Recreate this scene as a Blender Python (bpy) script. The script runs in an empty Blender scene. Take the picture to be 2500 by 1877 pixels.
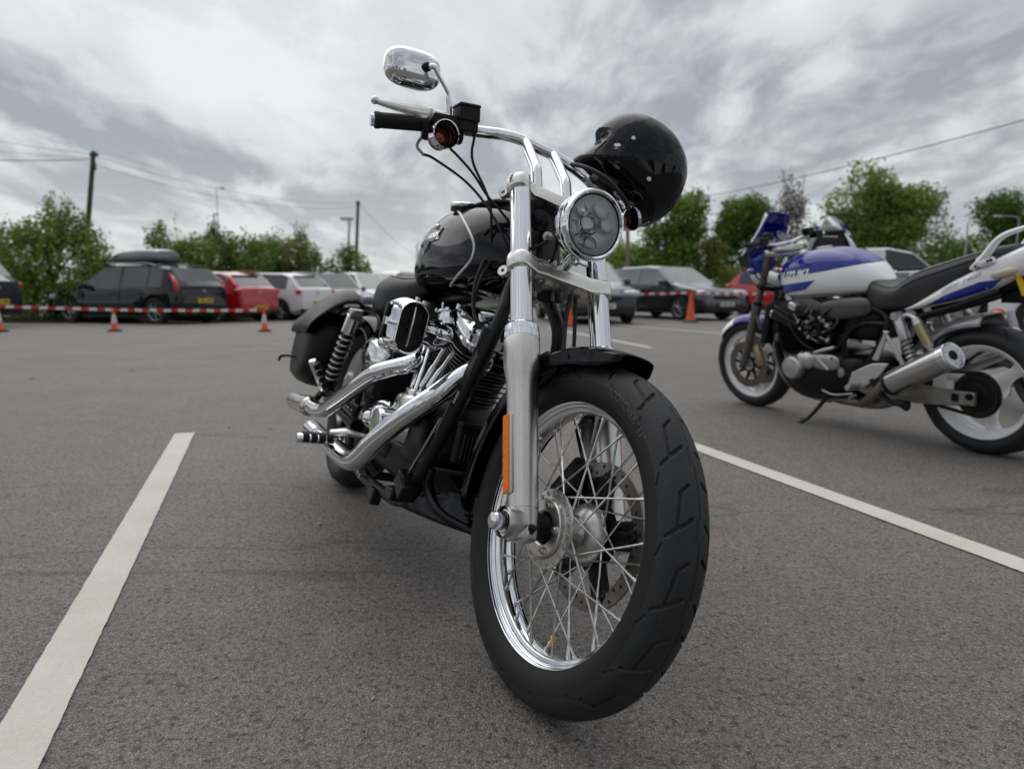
import bpy, math, random
import numpy as np
from mathutils import Matrix, Vector
random.seed(7); rng = np.random.default_rng(11)
R_ = math.radians
scene = bpy.context.scene
COL = scene.collection

# ------------------------------------------------------------------ camera
cam_d = bpy.data.cameras.new('camera'); cam = bpy.data.objects.new('camera', cam_d); COL.objects.link(cam)
scene.camera = cam
cam_d.sensor_width = 36.0; cam_d.lens = 1686.6/2500*36; cam_d.clip_start = 0.05; cam_d.clip_end = 2000
PITCH = 0.13646; ROLL = -0.0026; CAMH = 0.7848
def _cam():
    f = Vector((0, math.cos(PITCH), -math.sin(PITCH))); r = Vector((1, 0, 0)); d = f.cross(r)
    r2 = r*math.cos(ROLL)+d*math.sin(ROLL); d2 = -r*math.sin(ROLL)+d*math.cos(ROLL)
    m = Matrix((( r2.x, -d2.x, -f.x, 0), (r2.y, -d2.y, -f.y, 0), (r2.z, -d2.z, -f.z, CAMH), (0, 0, 0, 1)))
    cam.matrix_world = m
_cam()
cam_d.dof.use_dof = True; cam_d.dof.focus_distance = 1.38; cam_d.dof.aperture_fstop = 24.287/7.0; cam_d.dof.aperture_blades = 0

# ------------------------------------------------------------------ world and sun
SUN_EL, SUN_AZ = R_(52), R_(-28)      # azimuth from +Y toward +X
world = bpy.data.worlds.new('World'); scene.world = world; world.use_nodes = True
def build_world():
    nt = world.node_tree; N = nt.nodes; L = nt.links; N.clear()
    def n(t, **k):
        x = N.new(t)
        for a, b in k.items(): setattr(x, a, b)
        return x
    def m(op, a, b=None, c=None, clamp=False):
        x = n('ShaderNodeMath', operation=op, use_clamp=clamp)
        for i, v in enumerate((a, b, c)):
            if v is None: continue
            if isinstance(v, (int, float)): x.inputs[i].default_value = v
            else: L.new(v, x.inputs[i])
        return x.outputs[0]
    tc = n('ShaderNodeTexCoord'); sep = n('ShaderNodeSeparateXYZ'); L.new(tc.outputs['Generated'], sep.inputs[0])
    x, y, z = sep.outputs
    zz = m('ADD', m('MAXIMUM', z, 0.0), 0.20)
    u = m('DIVIDE', x, zz); v = m('DIVIDE', y, zz)
    cmb = n('ShaderNodeCombineXYZ'); L.new(u, cmb.inputs[0]); L.new(v, cmb.inputs[1])
    def layer(rot, sx, sy, scale, detail, dist, off, rough=0.5):
        mp = n('ShaderNodeMapping'); L.new(cmb.outputs[0], mp.inputs[0])
        mp.inputs['Rotation'].default_value = (0, 0, R_(rot)); mp.inputs['Scale'].default_value = (sx, sy, 1); mp.inputs['Location'].default_value = (off, off*0.7, off*0.3)
        t = n('ShaderNodeTexNoise'); L.new(mp.outputs[0], t.inputs['Vector'])
        t.inputs['Scale'].default_value = scale; t.inputs['Detail'].default_value = detail; t.inputs['Distortion'].default_value = dist; t.inputs['Roughness'].default_value = rough
        return t.outputs['Fac']
    big = layer(SKYROT, 1.0, 0.55, 0.85, 3, 0.6, SKYOFF[0])
    mid = layer(SKYROT+6, 1.0, 0.55, 2.2, 7, 0.7, SKYOFF[1], 0.56)
    fin = layer(SKYROT-10, 1.0, 0.6, 7.0, 6, 0.5, 9.1, 0.62)
    t = m('ADD', m('ADD', m('MULTIPLY', big, 0.46), m('MULTIPLY', mid, 0.40)), m('MULTIPLY', fin, 0.17))
    # bright patch of thinner cloud round the hidden sun
    d0 = Vector((-0.34, 0.9, 0.30)).normalized()
    vm = n('ShaderNodeVectorMath', operation='DOT_PRODUCT'); L.new(tc.outputs['Generated'], vm.inputs[0]); vm.inputs[1].default_value = d0
    glow = m('POWER', m('MAXIMUM', vm.outputs['Value'], 0.0), 14.0)
    t = m('ADD', t, m('MULTIPLY', glow, 0.025)); t = m('SUBTRACT', t, 0.040)
    # long cloud banks: great-circle bands (normal, offset, half width, strength, centre direction)
    wob = m('MULTIPLY', m('SUBTRACT', mid, 0.5), 0.16)
    for nrm, w_, s_, cen, cp in BANKS:
        a = n('ShaderNodeVectorMath', operation='DOT_PRODUCT'); L.new(tc.outputs['Generated'], a.inputs[0]); a.inputs[1].default_value = nrm
        q = m('DIVIDE', m('ADD', a.outputs['Value'], wob), w_); g = m('POWER', 2.718, m('MULTIPLY', m('MULTIPLY', q, q), -1.0))
        c_ = n('ShaderNodeVectorMath', operation='DOT_PRODUCT'); L.new(tc.outputs['Generated'], c_.inputs[0]); c_.inputs[1].default_value = cen
        t = m('ADD', t, m('MULTIPLY', m('MULTIPLY', g, m('POWER', m('MAXIMUM', c_.outputs['Value'], 0.0), cp)), s_))
    rp = n('ShaderNodeValToRGB'); L.new(t, rp.inputs[0])
    e = rp.color_ramp.elements
    e[0].position = 0.425; e[0].color = (0.29, 0.30, 0.32, 1)
    e[1].position = 0.615; e[1].color = (0.71, 0.715, 0.695, 1)
    for p, c in ((0.47, (0.41, 0.42, 0.44, 1)), (0.515, (0.575, 0.58, 0.59, 1)), (0.56, (0.63, 0.637, 0.635, 1))):
        q = rp.color_ramp.elements.new(p); q.color = c
    hz = n('ShaderNodeMapRange'); L.new(z, hz.inputs[0]); hz.inputs[1].default_value = 0.0; hz.inputs[2].default_value = 0.16; hz.inputs[3].default_value = 0.55; hz.inputs[4].default_value = 0.0
    mx = n('ShaderNodeMix', data_type='RGBA'); L.new(hz.outputs[0], mx.inputs[0]); L.new(rp.outputs[0], mx.inputs[6]); mx.inputs[7].default_value = (0.58, 0.60, 0.63, 1)
    zb = n('ShaderNodeMapRange'); L.new(z, zb.inputs[0]); zb.interpolation_type = 'SMOOTHSTEP'; zb.inputs[1].default_value = 0.42; zb.inputs[2].default_value = 0.95; zb.inputs[3].default_value = 1.0; zb.inputs[4].default_value = 1.75
    sc = n('ShaderNodeVectorMath', operation='SCALE'); L.new(mx.outputs[2], sc.inputs[0]); L.new(zb.outputs[0], sc.inputs['Scale'])
    bgc = n('ShaderNodeBackground'); L.new(sc.outputs[0], bgc.inputs[0]); bgc.inputs[1].default_value = 1.0
    sky = n('ShaderNodeTexSky', sky_type='NISHITA'); sky.sun_disc = False; sky.sun_elevation = SUN_EL; sky.sun_rotation = SUN_AZ
    bgs = n('ShaderNodeBackground'); L.new(sky.outputs[0], bgs.inputs[0]); bgs.inputs[1].default_value = 0.10
    ms = n('ShaderNodeMixShader'); ms.inputs[0].default_value = 0.9
    L.new(bgs.outputs[0], ms.inputs[1]); L.new(bgc.outputs[0], ms.inputs[2])
    out = n('ShaderNodeOutputWorld'); L.new(ms.outputs[0], out.inputs[0])
SKYOFF = (8.8, 3.3); SKYROT = 60
def _bank(az1, el1, az2, el2, w_, s_, cp):
    d = lambda a, e: Vector((math.sin(R_(a))*math.cos(R_(e)), math.cos(R_(a))*math.cos(R_(e)), math.sin(R_(e))))
    p, q = d(az1, el1), d(az2, el2); return tuple(p.cross(q).normalized()), w_, s_, tuple((p+q).normalized()), cp
BANKS = [_bank(-38, 13, -10, 6, .045, -.085, 4), _bank(-36, 19, -10, 9.5, .045, .045, 4), _bank(-40, 22, -20, 25, .035, -.045, 8), _bank(-5, 26, 30, 24, .06, -.045, 6), _bank(5, 14, 38, 17, .035, -.04, 6), _bank(-20, 5, 10, 4.5, .02, .03, 4)]
build_world()
sun_d = bpy.data.lights.new('sun', 'SUN'); sun = bpy.data.objects.new('sun', sun_d); COL.objects.link(sun)
sun_d.energy = 0.8; sun_d.angle = R_(75); sun_d.color = (1.0, 0.97, 0.93)
sd = Vector((math.sin(SUN_AZ)*math.cos(SUN_EL), math.cos(SUN_AZ)*math.cos(SUN_EL), math.sin(SUN_EL)))
sun.rotation_euler = sd.to_track_quat('Z', 'Y').to_euler(); sun.location = (0, 0, 30)
vs = scene.view_settings; vs.view_transform = 'Standard'; vs.look = 'None'; vs.exposure = 0.32; vs.gamma = 1.0; vs.use_curve_mapping = False
scene.cycles.use_denoising = True
scene.cycles.max_bounces = 8; scene.cycles.glossy_bounces = 5; scene.cycles.transparent_max_bounces = 16; scene.cycles.transmission_bounces = 6; scene.cycles.diffuse_bounces = 3
scene.cycles.sample_clamp_indirect = 4.0

# ------------------------------------------------------------------ materials
MATS = {}
def mat(name, col, metal=0.0, rough=0.5, coat=0.0, spec=0.5, noise=0.0, nscale=20.0, bump=0.0, bscale=80.0, trans=0.0, emit=0.0, alpha=1.0, ior=1.45, rnoise=0.0, col2=None, sss=0.0, speck=None):
    if name in MATS: return MATS[name]
    mt = bpy.data.materials.new(name); mt.use_nodes = True; nt = mt.node_tree; N = nt.nodes; L = nt.links
    b = N['Principled BSDF']; b.inputs['Base Color'].default_value = (*col, 1); b.inputs['Metallic'].default_value = metal; b.inputs['Roughness'].default_value = rough
    b.inputs['Coat Weight'].default_value = coat; b.inputs['Coat Roughness'].default_value = 0.02; b.inputs['Specular IOR Level'].default_value = spec
    b.inputs['Transmission Weight'].default_value = trans; b.inputs['IOR'].default_value = ior; b.inputs['Alpha'].default_value = alpha
    tc = N.new('ShaderNodeTexCoord')
    if noise or col2 or rnoise or speck:
        t = N.new('ShaderNodeTexNoise'); t.inputs['Scale'].default_value = nscale; t.inputs['Detail'].default_value = 6; t.inputs['Roughness'].default_value = 0.65
        L.new(tc.outputs['Object'], t.inputs['Vector'])
        mx = N.new('ShaderNodeMix'); mx.data_type = 'RGBA'
        c2 = col2 or tuple(max(0, c*(1-noise)) for c in col)
        mr = N.new('ShaderNodeMapRange'); mr.inputs[1].default_value = 0.35; mr.inputs[2].default_value = 0.65; L.new(t.outputs['Fac'], mr.inputs[0])
        L.new(mr.outputs[0], mx.inputs[0]); mx.inputs[6].default_value = (*col, 1); mx.inputs[7].default_value = (*c2, 1)
        last = mx.outputs[2]
        if speck:      # small dark specks (dirt pitting): (scale, threshold, colour)
            v = N.new('ShaderNodeTexVoronoi'); v.inputs['Scale'].default_value = speck[0]; L.new(tc.outputs['Object'], v.inputs['Vector'])
            t2 = N.new('ShaderNodeTexNoise'); t2.inputs['Scale'].default_value = speck[0]*0.22; L.new(tc.outputs['Object'], t2.inputs['Vector'])
            ad = N.new('ShaderNodeMath'); ad.operation = 'MULTIPLY'; ad.inputs[1].default_value = speck[1]; L.new(t2.outputs['Fac'], ad.inputs[0])
            lt = N.new('ShaderNodeMath'); lt.operation = 'LESS_THAN'; L.new(v.outputs['Distance'], lt.inputs[0]); L.new(ad.outputs[0], lt.inputs[1])
            m3 = N.new('ShaderNodeMix'); m3.data_type = 'RGBA'; L.new(lt.outputs[0], m3.inputs[0]); L.new(last, m3.inputs[6]); m3.inputs[7].default_value = (*speck[2], 1)
            last = m3.outputs[2]
        L.new(last, b.inputs['Base Color'])
        if rnoise:
            m2 = N.new('ShaderNodeMapRange'); m2.inputs[1].default_value = 0.3; m2.inputs[2].default_value = 0.7; m2.inputs[3].default_value = rough; m2.inputs[4].default_value = min(1, rough+rnoise)
            L.new(t.outputs['Fac'], m2.inputs[0]); L.new(m2.outputs[0], b.inputs['Roughness'])
    if bump:
        t = N.new('ShaderNodeTexNoise'); t.inputs['Scale'].default_value = bscale; t.inputs['Detail'].default_value = 4; L.new(tc.outputs['Object'], t.inputs['Vector'])
        bp = N.new('ShaderNodeBump'); bp.inputs['Strength'].default_value = bump; bp.inputs['Distance'].default_value = 0.002; L.new(t.outputs['Fac'], bp.inputs['Height']); L.new(bp.outputs[0], b.inputs['Normal'])
    MATS[name] = mt; return mt
CHROME = mat('chrome', (0.74, 0.75, 0.77), 1.0, 0.05, noise=0.06, nscale=14, rnoise=0.05)
POLISH = mat('polished_aluminium', (0.72, 0.705, 0.67), 1.0, 0.20, noise=0.10, nscale=22, rnoise=0.14)
SLIDER = mat('fork_slider_alloy', (0.56, 0.545, 0.515), 1.0, 0.27, noise=0.07, nscale=9, rnoise=0.06, speck=(330, 0.31, (0.22, 0.21, 0.20)))
BRUSHED = mat('brushed_steel', (0.50, 0.49, 0.47), 1.0, 0.32, noise=0.25, nscale=40, rnoise=0.1)
BRUSHD = mat('brake_disc_steel', (0.23, 0.21, 0.19), 1.0, 0.33, noise=0.3, nscale=60)
DULL = mat('dull_alloy', (0.32, 0.31, 0.30), 0.85, 0.42, noise=0.3, nscale=25)
SPOKE = mat('spoke_steel', (0.66, 0.66, 0.65), 1.0, 0.2, noise=0.35, nscale=60)
GLOSS = mat('black_gloss_paint', (0.004, 0.0045, 0.0065), 0.0, 0.3, coat=0.62, spec=0.0, noise=0.2, nscale=6)
BLACK = mat('black_powder_coat', (0.006, 0.006, 0.0065), 0.0, 0.33, spec=0.32, noise=0.3, nscale=30, bump=0.1, bscale=300)
MATTE = mat('matt_black_plastic', (0.007, 0.007, 0.008), 0.0, 0.5, spec=0.3, noise=0.3, nscale=40, bump=0.2, bscale=400)
FIN = mat('engine_fin_black', (0.007, 0.0065, 0.006), 0.1, 0.38, spec=.35, noise=0.4, nscale=50)
FINEDGE = mat('engine_fin_edge', (0.32, 0.31, 0.30), 0.9, 0.3, noise=0.3, nscale=50)
RUBBER = mat('rubber', (0.010, 0.010, 0.011), 0.0, 0.55, spec=.35, noise=0.3, nscale=25, bump=0.25, bscale=500)
TYRE = mat('tyre_rubber', (0.017, 0.018, 0.0195), 0.0, 0.56, spec=0.45, noise=0.35, nscale=9, bump=0.3, bscale=700, speck=(260, 0.16, (0.16, 0.15, 0.14)))
GROOVE = mat('tyre_groove', (0.003, 0.003, 0.003), 0, .8, spec=.2)
TYRESIDE = mat('tyre_sidewall', (0.011, 0.011, 0.0115), 0.0, 0.55, spec=0.35, noise=0.3, nscale=12)
LETTER = mat('tyre_lettering', (0.060, 0.060, 0.058), 0.0, 0.5)
LEATHER = mat('black_leather', (0.0045, 0.0042, 0.0042), 0.0, 0.42, spec=.28, noise=0.3, nscale=12, bump=0.35, bscale=160)
AMBER = mat('amber_lens', (0.95, 0.20, 0.004), 0.0, 0.25, spec=.25, noise=0.3, nscale=120)
AMBERG = mat('amber_bulb', (0.20, 0.045, 0.012), 0.3, 0.15, coat=1.0, noise=.5, nscale=90)
GLASS = mat('clear_glass', (1, 1, 1), 0.0, 0.0, trans=1.0, ior=1.2)
def _clear():
    mt = bpy.data.materials.new('lens_clear'); mt.use_nodes = True; nt = mt.node_tree; N = nt.nodes; L = nt.links; N.clear()
    g = N.new('ShaderNodeBsdfGlossy'); g.inputs['Roughness'].default_value = 0.01; tr = N.new('ShaderNodeBsdfTransparent'); tr.inputs[0].default_value = (0.93, 0.95, 0.96, 1)
    f = N.new('ShaderNodeFresnel'); f.inputs[0].default_value = 1.5; ms = N.new('ShaderNodeMixShader'); o = N.new('ShaderNodeOutputMaterial')
    L.new(f.outputs[0], ms.inputs[0]); L.new(tr.outputs[0], ms.inputs[1]); L.new(g.outputs[0], ms.inputs[2]); L.new(ms.outputs[0], o.inputs[0]); MATS['lens_clear'] = mt; return mt
CLEAR = _clear()
WHITEP = mat('white_paint_gloss', (0.92, 0.93, 0.94), 0.0, 0.22, coat=0.8, noise=0.04, nscale=10)
BLUEP = mat('blue_paint_gloss', (0.010, 0.018, 0.26), 0.0, 0.3, coat=1.0, spec=.1, noise=0.2, nscale=8)
BRIGHTB = mat('bright_blue_plastic', (0.008, 0.012, 0.42), 0.1, 0.15, coat=1.0)
SILVERP = mat('silver_paint', (0.42, 0.42, 0.44), 0.6, 0.3, coat=0.5, noise=0.1)
GOLD = mat('gold_anodised', (0.44, 0.38, 0.22), 0.8, 0.33, noise=0.15)
REDP = mat('red_plastic', (0.55, 0.03, 0.02), 0.0, 0.25, coat=0.5)
WHITE = mat('white_print', (0.75, 0.75, 0.75), 0.0, 0.4)

# ------------------------------------------------------------------ mesh helpers
def V3(a): return np.array(a, float)
def unit(a): a = V3(a); return a/np.linalg.norm(a)
def frame(ax, hint=(0, 0, 1)):
    w = unit(ax); h = V3(hint)
    if abs(w@h) > 0.97*np.linalg.norm(h): h = V3((1, 0, 0)) if abs(w[0]) < 0.9 else V3((0, 1, 0))
    u = unit(np.cross(h, w)); v = np.cross(w, u); return u, v, w
def cr(pts, k=6):
    """Catmull-Rom through the points, k steps a span (works for any dimension)."""
    P = [V3(p) for p in pts]
    if len(P) < 3: return P
    P = [2*P[0]-P[1]]+P+[2*P[-1]-P[-2]]; out = []
    for i in range(1, len(P)-2):
        a, b, c, d = P[i-1:i+3]
        for j in range(k):
            t = j/k; out.append(0.5*((2*b)+(c-a)*t+(2*a-5*b+4*c-d)*t*t+(3*b-a-3*c+d)*t**3))
    out.append(P[-2]); return out
class MB:
    def __init__(s): s.v = []; s.f = []; s.m = []; s.mi = 0
    def add(s, vs, fs):
        o = len(s.v); s.v += [tuple(map(float, p)) for p in vs]; s.f += [tuple(i+o for i in f) for f in fs]; s.m += [s.mi]*len(fs); return s
    def grid(s, rings, closed=True, caps=True, capmi=None):
        n = len(rings[0]); vs = [p for r in rings for p in r]; fs = []
        for i in range(len(rings)-1):
            for j in range(n if closed else n-1):
                k = (j+1) % n; fs.append((i*n+j, i*n+k, (i+1)*n+k, (i+1)*n+j))
        if caps and closed:
            fs.append(tuple(range(n-1, -1, -1))); b = (len(rings)-1)*n; fs.append(tuple(range(b, b+n)))
        return s.add(vs, fs)
    def tube(s, path, r, n=12, k=0, caps=True, flat=1.0, hint=(0, 0, 1)):
        if k:
            if not np.isscalar(r):
                q = cr([(*p, rr) for p, rr in zip(path, r)], k); path = [p[:3] for p in q]; r = [max(1e-4, p[3]) for p in q]
            else: path = cr(path, k)
        P = [V3(p) for p in path]; m = len(P); rr = [r]*m if np.isscalar(r) else list(r)
        T = [unit(P[min(i+1, m-1)]-P[max(i-1, 0)]) for i in range(m)]
        u, v, _ = frame(T[0], hint); rings = []
        for i in range(m):
            u = u-T[i]*(u@T[i]); u = unit(u); v = np.cross(T[i], u)
            rings.append([P[i]+rr[i]*(math.cos(a)*u+flat*math.sin(a)*v) for a in np.linspace(0, 2*math.pi, n, endpoint=False)])
        return s.grid(rings, True, caps)
    def cyl(s, a, b, r, r2=None, n=20): return s.tube([a, b], [r, r if r2 is None else r2], n)
    def lathe(s, prof, o=(0, 0, 0), ax=(0, 1, 0), n=48, closed=False, a0=0, a1=2*math.pi, hint=(0, 0, 1)):
        """prof: (distance along axis, radius)"""
        u, v, w = frame(ax, hint); o = V3(o); full = abs(a1-a0-2*math.pi) < 1e-6
        A = np.linspace(a0, a1, n, endpoint=not full)
        if closed: prof = list(prof)+[prof[0]]
        rings = [[o+w*t+r*(math.cos(a)*u+math.sin(a)*v) for a in A] for t, r in prof]
        return s.grid(rings, full, False)
    def disc(s, o, ax, r, n=32, r0=0.0, hint=(0, 0, 1)):
        u, v, w = frame(ax, hint); o = V3(o); A = np.linspace(0, 2*math.pi, n, endpoint=False)
        if r0: return s.grid([[o+q*(math.cos(a)*u+math.sin(a)*v) for a in A] for q in (r0, r)], True, False)
        return s.add([o+r*(math.cos(a)*u+math.sin(a)*v) for a in A], [tuple(range(n))])
    def box(s, c, sz, M=None):
        c = V3(c); h = V3(sz)/2; M = np.eye(3) if M is None else np.array(M)
        vs = [c+M@(h*V3((x, y, z))) for x in (-1, 1) for y in (-1, 1) for z in (-1, 1)]
        return s.add(vs, [(0, 1, 3, 2), (4, 6, 7, 5), (0, 4, 5, 1), (2, 3, 7, 6), (0, 2, 6, 4), (1, 5, 7, 3)])
    def prism(s, poly, o, u, v, w, th, sc2=1.0):
        """polygon (a,b) in the plane o+a*u+b*v, thickness th along w, centred"""
        o, u, v, w = V3(o), V3(u), V3(v), V3(w); n = len(poly); c = np.mean(np.array(poly), 0)
        A = [o+a*u+b*v-w*th/2 for a, b in poly]; B = [o+(c[0]+(a-c[0])*sc2)*u+(c[1]+(b-c[1])*sc2)*v+w*th/2 for a, b in poly]
        return s.add(A+B, [tuple(range(n-1, -1, -1)), tuple(range(n, 2*n))]+[(i, (i+1) % n, n+(i+1) % n, n+i) for i in range(n)])
    def sell(s, c, r, M=None, e=(2, 2), nu=32, nv=18, zmin=-1, zmax=1):
        """superellipsoid"""
        M = np.eye(3) if M is None else np.array(M); c = V3(c); rings = []
        pw = lambda q, e_: math.copysign(abs(q)**(2/e_), q)
        for t in np.linspace(zmin*math.pi/2, zmax*math.pi/2, nv):
            rings.append([c+M@V3((r[0]*pw(math.cos(t), e[0])*pw(math.cos(a), e[1]), r[1]*pw(math.cos(t), e[0])*pw(math.sin(a), e[1]), r[2]*pw(math.sin(t), e[0]))) for a in np.linspace(0, 2*math.pi, nu, endpoint=False)])
        return s.grid(rings, True, True)
    def islands(s):
        par = list(range(len(s.v)))
        def f(i):
            while par[i] != i: par[i] = par[par[i]]; i = par[i]
            return i
        for fc in s.f:
            a = f(fc[0])
            for i in fc[1:]: par[f(i)] = a
        g = {}
        for k, fc in enumerate(s.f): g.setdefault(f(fc[0]), []).append(k)
        out = []
        for ks in g.values():
            used = sorted({i for k in ks for i in s.f[k]}); mp = {a: b for b, a in enumerate(used)}; m = MB(); m.v = [s.v[i] for i in used]; m.f = [tuple(mp[i] for i in s.f[k]) for k in ks]; m.m = [s.m[k] for k in ks]; out.append(m)
        return out
    def split(s, name, *a, **k): return [m.build(name, *a, **k) for m in s.islands()]
    def build(s, name, mats, parent=None, xf=None, sharp=38, bevel=0, sub=0, solid=0, flatsh=False, seg=2):
        me = bpy.data.meshes.new(name); vs = np.array(s.v, float)
        if xf is not None: vs = xf(vs)
        me.from_pydata(vs.tolist(), [], s.f)
        for m_ in (mats if isinstance(mats, (list, tuple)) else [mats]): me.materials.append(m_)
        if any(s.m): me.polygons.foreach_set('material_index', s.m)
        me.validate(); me.update()
        if not flatsh:
            me.shade_smooth(); me.set_sharp_from_angle(angle=R_(sharp))
        o = bpy.data.objects.new(name, me); COL.objects.link(o)
        if parent: o.parent = parent
        if solid: q = o.modifiers.new('s', 'SOLIDIFY'); q.thickness = solid; q.offset = 0
        if bevel: q = o.modifiers.new('b', 'BEVEL'); q.width = bevel; q.segments = seg; q.limit_method = 'ANGLE'; q.angle_limit = R_(35); q.harden_normals = False
        if sub: q = o.modifiers.new('u', 'SUBSURF'); q.levels = sub; q.render_levels = sub
        return o
def thing(name, label, cat, loc=(0, 0, 0), rot=(0, 0, 0), group=None):
    o = bpy.data.objects.new(name, None); COL.objects.link(o); o.empty_display_size = 0.2
    o.location = loc; o.rotation_euler = rot; tag(o, label, cat, group); return o
def tag(o, label=None, cat=None, group=None, kind=None):
    if label: o['label'] = label
    if cat: o['category'] = cat
    if group: o['group'] = group
    if kind: o['kind'] = kind
    return o
def text_verts(txt, size, bold=0.0, shear=0.0, extrude=0.0, space=1.0):
    cu = bpy.data.curves.new('t', 'FONT'); cu.body = txt; cu.size = size; cu.offset = bold; cu.shear = shear; cu.extrude = extrude; cu.align_x = 'CENTER'; cu.align_y = 'CENTER'; cu.space_character = space; cu.resolution_u = 4
    o = bpy.data.objects.new('t', cu); COL.objects.link(o); dg = bpy.context.evaluated_depsgraph_get(); me = o.evaluated_get(dg).to_mesh()
    vs = np.array([v.co[:] for v in me.vertices]) if len(me.vertices) else np.zeros((0, 3)); fs = [tuple(p.vertices) for p in me.polygons]
    o.to_mesh_clear() if hasattr(o, 'to_mesh_clear') else None
    bpy.data.objects.remove(o); bpy.data.curves.remove(cu); return vs, fs
# ================================================================== SETTING
def dip(x, y): return -0.02*max(0.0, min(y, 22)-12)*min(1.0, max(0.0, (2.0-x)/5.0))
def asphalt():
    mt = bpy.data.materials.new('asphalt'); mt.use_nodes = True; nt = mt.node_tree; N = nt.nodes; L = nt.links; b = N['Principled BSDF']
    tc = N.new('ShaderNodeTexCoord'); P = tc.outputs['Object']
    def noise(sc, det=4, ro=.55, dist=0.0, vec=P):
        t = N.new('ShaderNodeTexNoise'); t.inputs['Scale'].default_value = sc; t.inputs['Detail'].default_value = det; t.inputs['Roughness'].default_value = ro; t.inputs['Distortion'].default_value = dist; L.new(vec, t.inputs['Vector']); return t.outputs['Fac']
    def ramp(x, pts):
        r = N.new('ShaderNodeValToRGB'); L.new(x, r.inputs[0]); e = r.color_ramp.elements; e[0].position, e[0].color = pts[0][0], (*pts[0][1], 1); e[1].position, e[1].color = pts[-1][0], (*pts[-1][1], 1)
        for p, c in pts[1:-1]: q = e.new(p); q.color = (*c, 1)
        return r.outputs[0]
    def mix(f, a, b_, mode='MIX'):
        m = N.new('ShaderNodeMix'); m.data_type = 'RGBA'; m.blend_type = mode
        if isinstance(f, float): m.inputs[0].default_value = f
        else: L.new(f, m.inputs[0])
        for k, v in ((6, a), (7, b_)):
            if isinstance(v, tuple): m.inputs[k].default_value = (*v, 1)
            else: L.new(v, m.inputs[k])
        return m.outputs[2]
    vor = N.new('ShaderNodeTexVoronoi'); vor.inputs['Scale'].default_value = 290; L.new(P, vor.inputs['Vector'])
    sepc = N.new('ShaderNodeSeparateColor'); L.new(vor.outputs['Color'], sepc.inputs[0])
    stone = ramp(sepc.outputs[0], [(0, (.205, .192, .178)), (.45, (.278, .262, .244)), (.85, (.335, .316, .295)), (.96, (.39, .37, .345)), (1, (.52, .49, .46))])
    gap = ramp(vor.outputs['Distance'], [(.25, (1, 1, 1)), (.60, (.50, .49, .48))])
    col = mix(1.0, stone, gap, 'MULTIPLY')
    fine = ramp(noise(420, 3, .7), [(.35, (.62, .62, .62)), (.65, (1.35, 1.35, 1.35))]); col = mix(1.0, col, fine, 'MULTIPLY')
    blot = ramp(noise(1.1, 5, .6), [(.34, (.90, .90, .90)), (.5, (1.0, .995, .985)), (.66, (1.09, 1.075, 1.055))]); col = mix(1.0, col, blot, 'MULTIPLY')
    red = ramp(noise(.38, 3, .5), [(.50, (1, 1, 1)), (.66, (1.06, .985, .955))]); col = mix(1.0, col, red, 'MULTIPLY')
    patch = ramp(noise(9, 5, .7), [(.36, (.90, .90, .90)), (.60, (1.05, 1.05, 1.05))]); col = mix(1.0, col, patch, 'MULTIPLY')
    mpp = N.new('ShaderNodeMapping'); mpp.inputs['Scale'].default_value = (1, 1.0, 1); L.new(P, mpp.inputs[0]); pit = noise(72, 5, .62, .6, mpp.outputs[0]); pits = ramp(pit, [(.37, (.36, .35, .34)), (.44, (.90, .90, .89)), (.56, (1.06, 1.05, 1.04))]); col = mix(1.0, col, pits, 'MULTIPLY')
    # tar joints and hairline cracks
    mp = N.new('ShaderNodeMapping'); mp.inputs['Rotation'].default_value = (0, 0, R_(22)); mp.inputs['Scale'].default_value = (.16, 1, 1); L.new(P, mp.inputs[0])
    wv = N.new('ShaderNodeTexNoise'); wv.inputs['Scale'].default_value = .55; wv.inputs['Detail'].default_value = 7; wv.inputs['Roughness'].default_value = .55; L.new(mp.outputs[0], wv.inputs['Vector'])
    ab = N.new('ShaderNodeMath'); ab.operation = 'SUBTRACT'; ab.inputs[1].default_value = .5; L.new(wv.outputs['Fac'], ab.inputs[0]); a2 = N.new('ShaderNodeMath'); a2.operation = 'ABSOLUTE'; L.new(ab.outputs[0], a2.inputs[0])
    crk = ramp(a2.outputs[0], [(.0, (.60, .60, .60)), (.0035, (1, 1, 1))]); col = mix(1.0, col, crk, 'MULTIPLY')
    L.new(col, b.inputs['Base Color']); b.inputs['Roughness'].default_value = .62; b.inputs['Specular IOR Level'].default_value = .5
    hg = N.new('ShaderNodeMath'); hg.operation = 'MULTIPLY'; hg.inputs[1].default_value = -1.0; L.new(vor.outputs['Distance'], hg.inputs[0])
    h2 = N.new('ShaderNodeMath'); h2.operation = 'ADD'; L.new(hg.outputs[0], h2.inputs[0]); nf = noise(72, 5, .62, .6); m3 = N.new('ShaderNodeMath'); m3.operation = 'MULTIPLY'; m3.inputs[1].default_value = 2.2; L.new(nf, m3.inputs[0]); L.new(m3.outputs[0], h2.inputs[1])
    bp = N.new('ShaderNodeBump'); bp.inputs['Strength'].default_value = .75; bp.inputs['Distance'].default_value = .0045; L.new(h2.outputs[0], bp.inputs['Height']); L.new(bp.outputs[0], b.inputs['Normal'])
    return mt
ASPH = asphalt()
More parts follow.
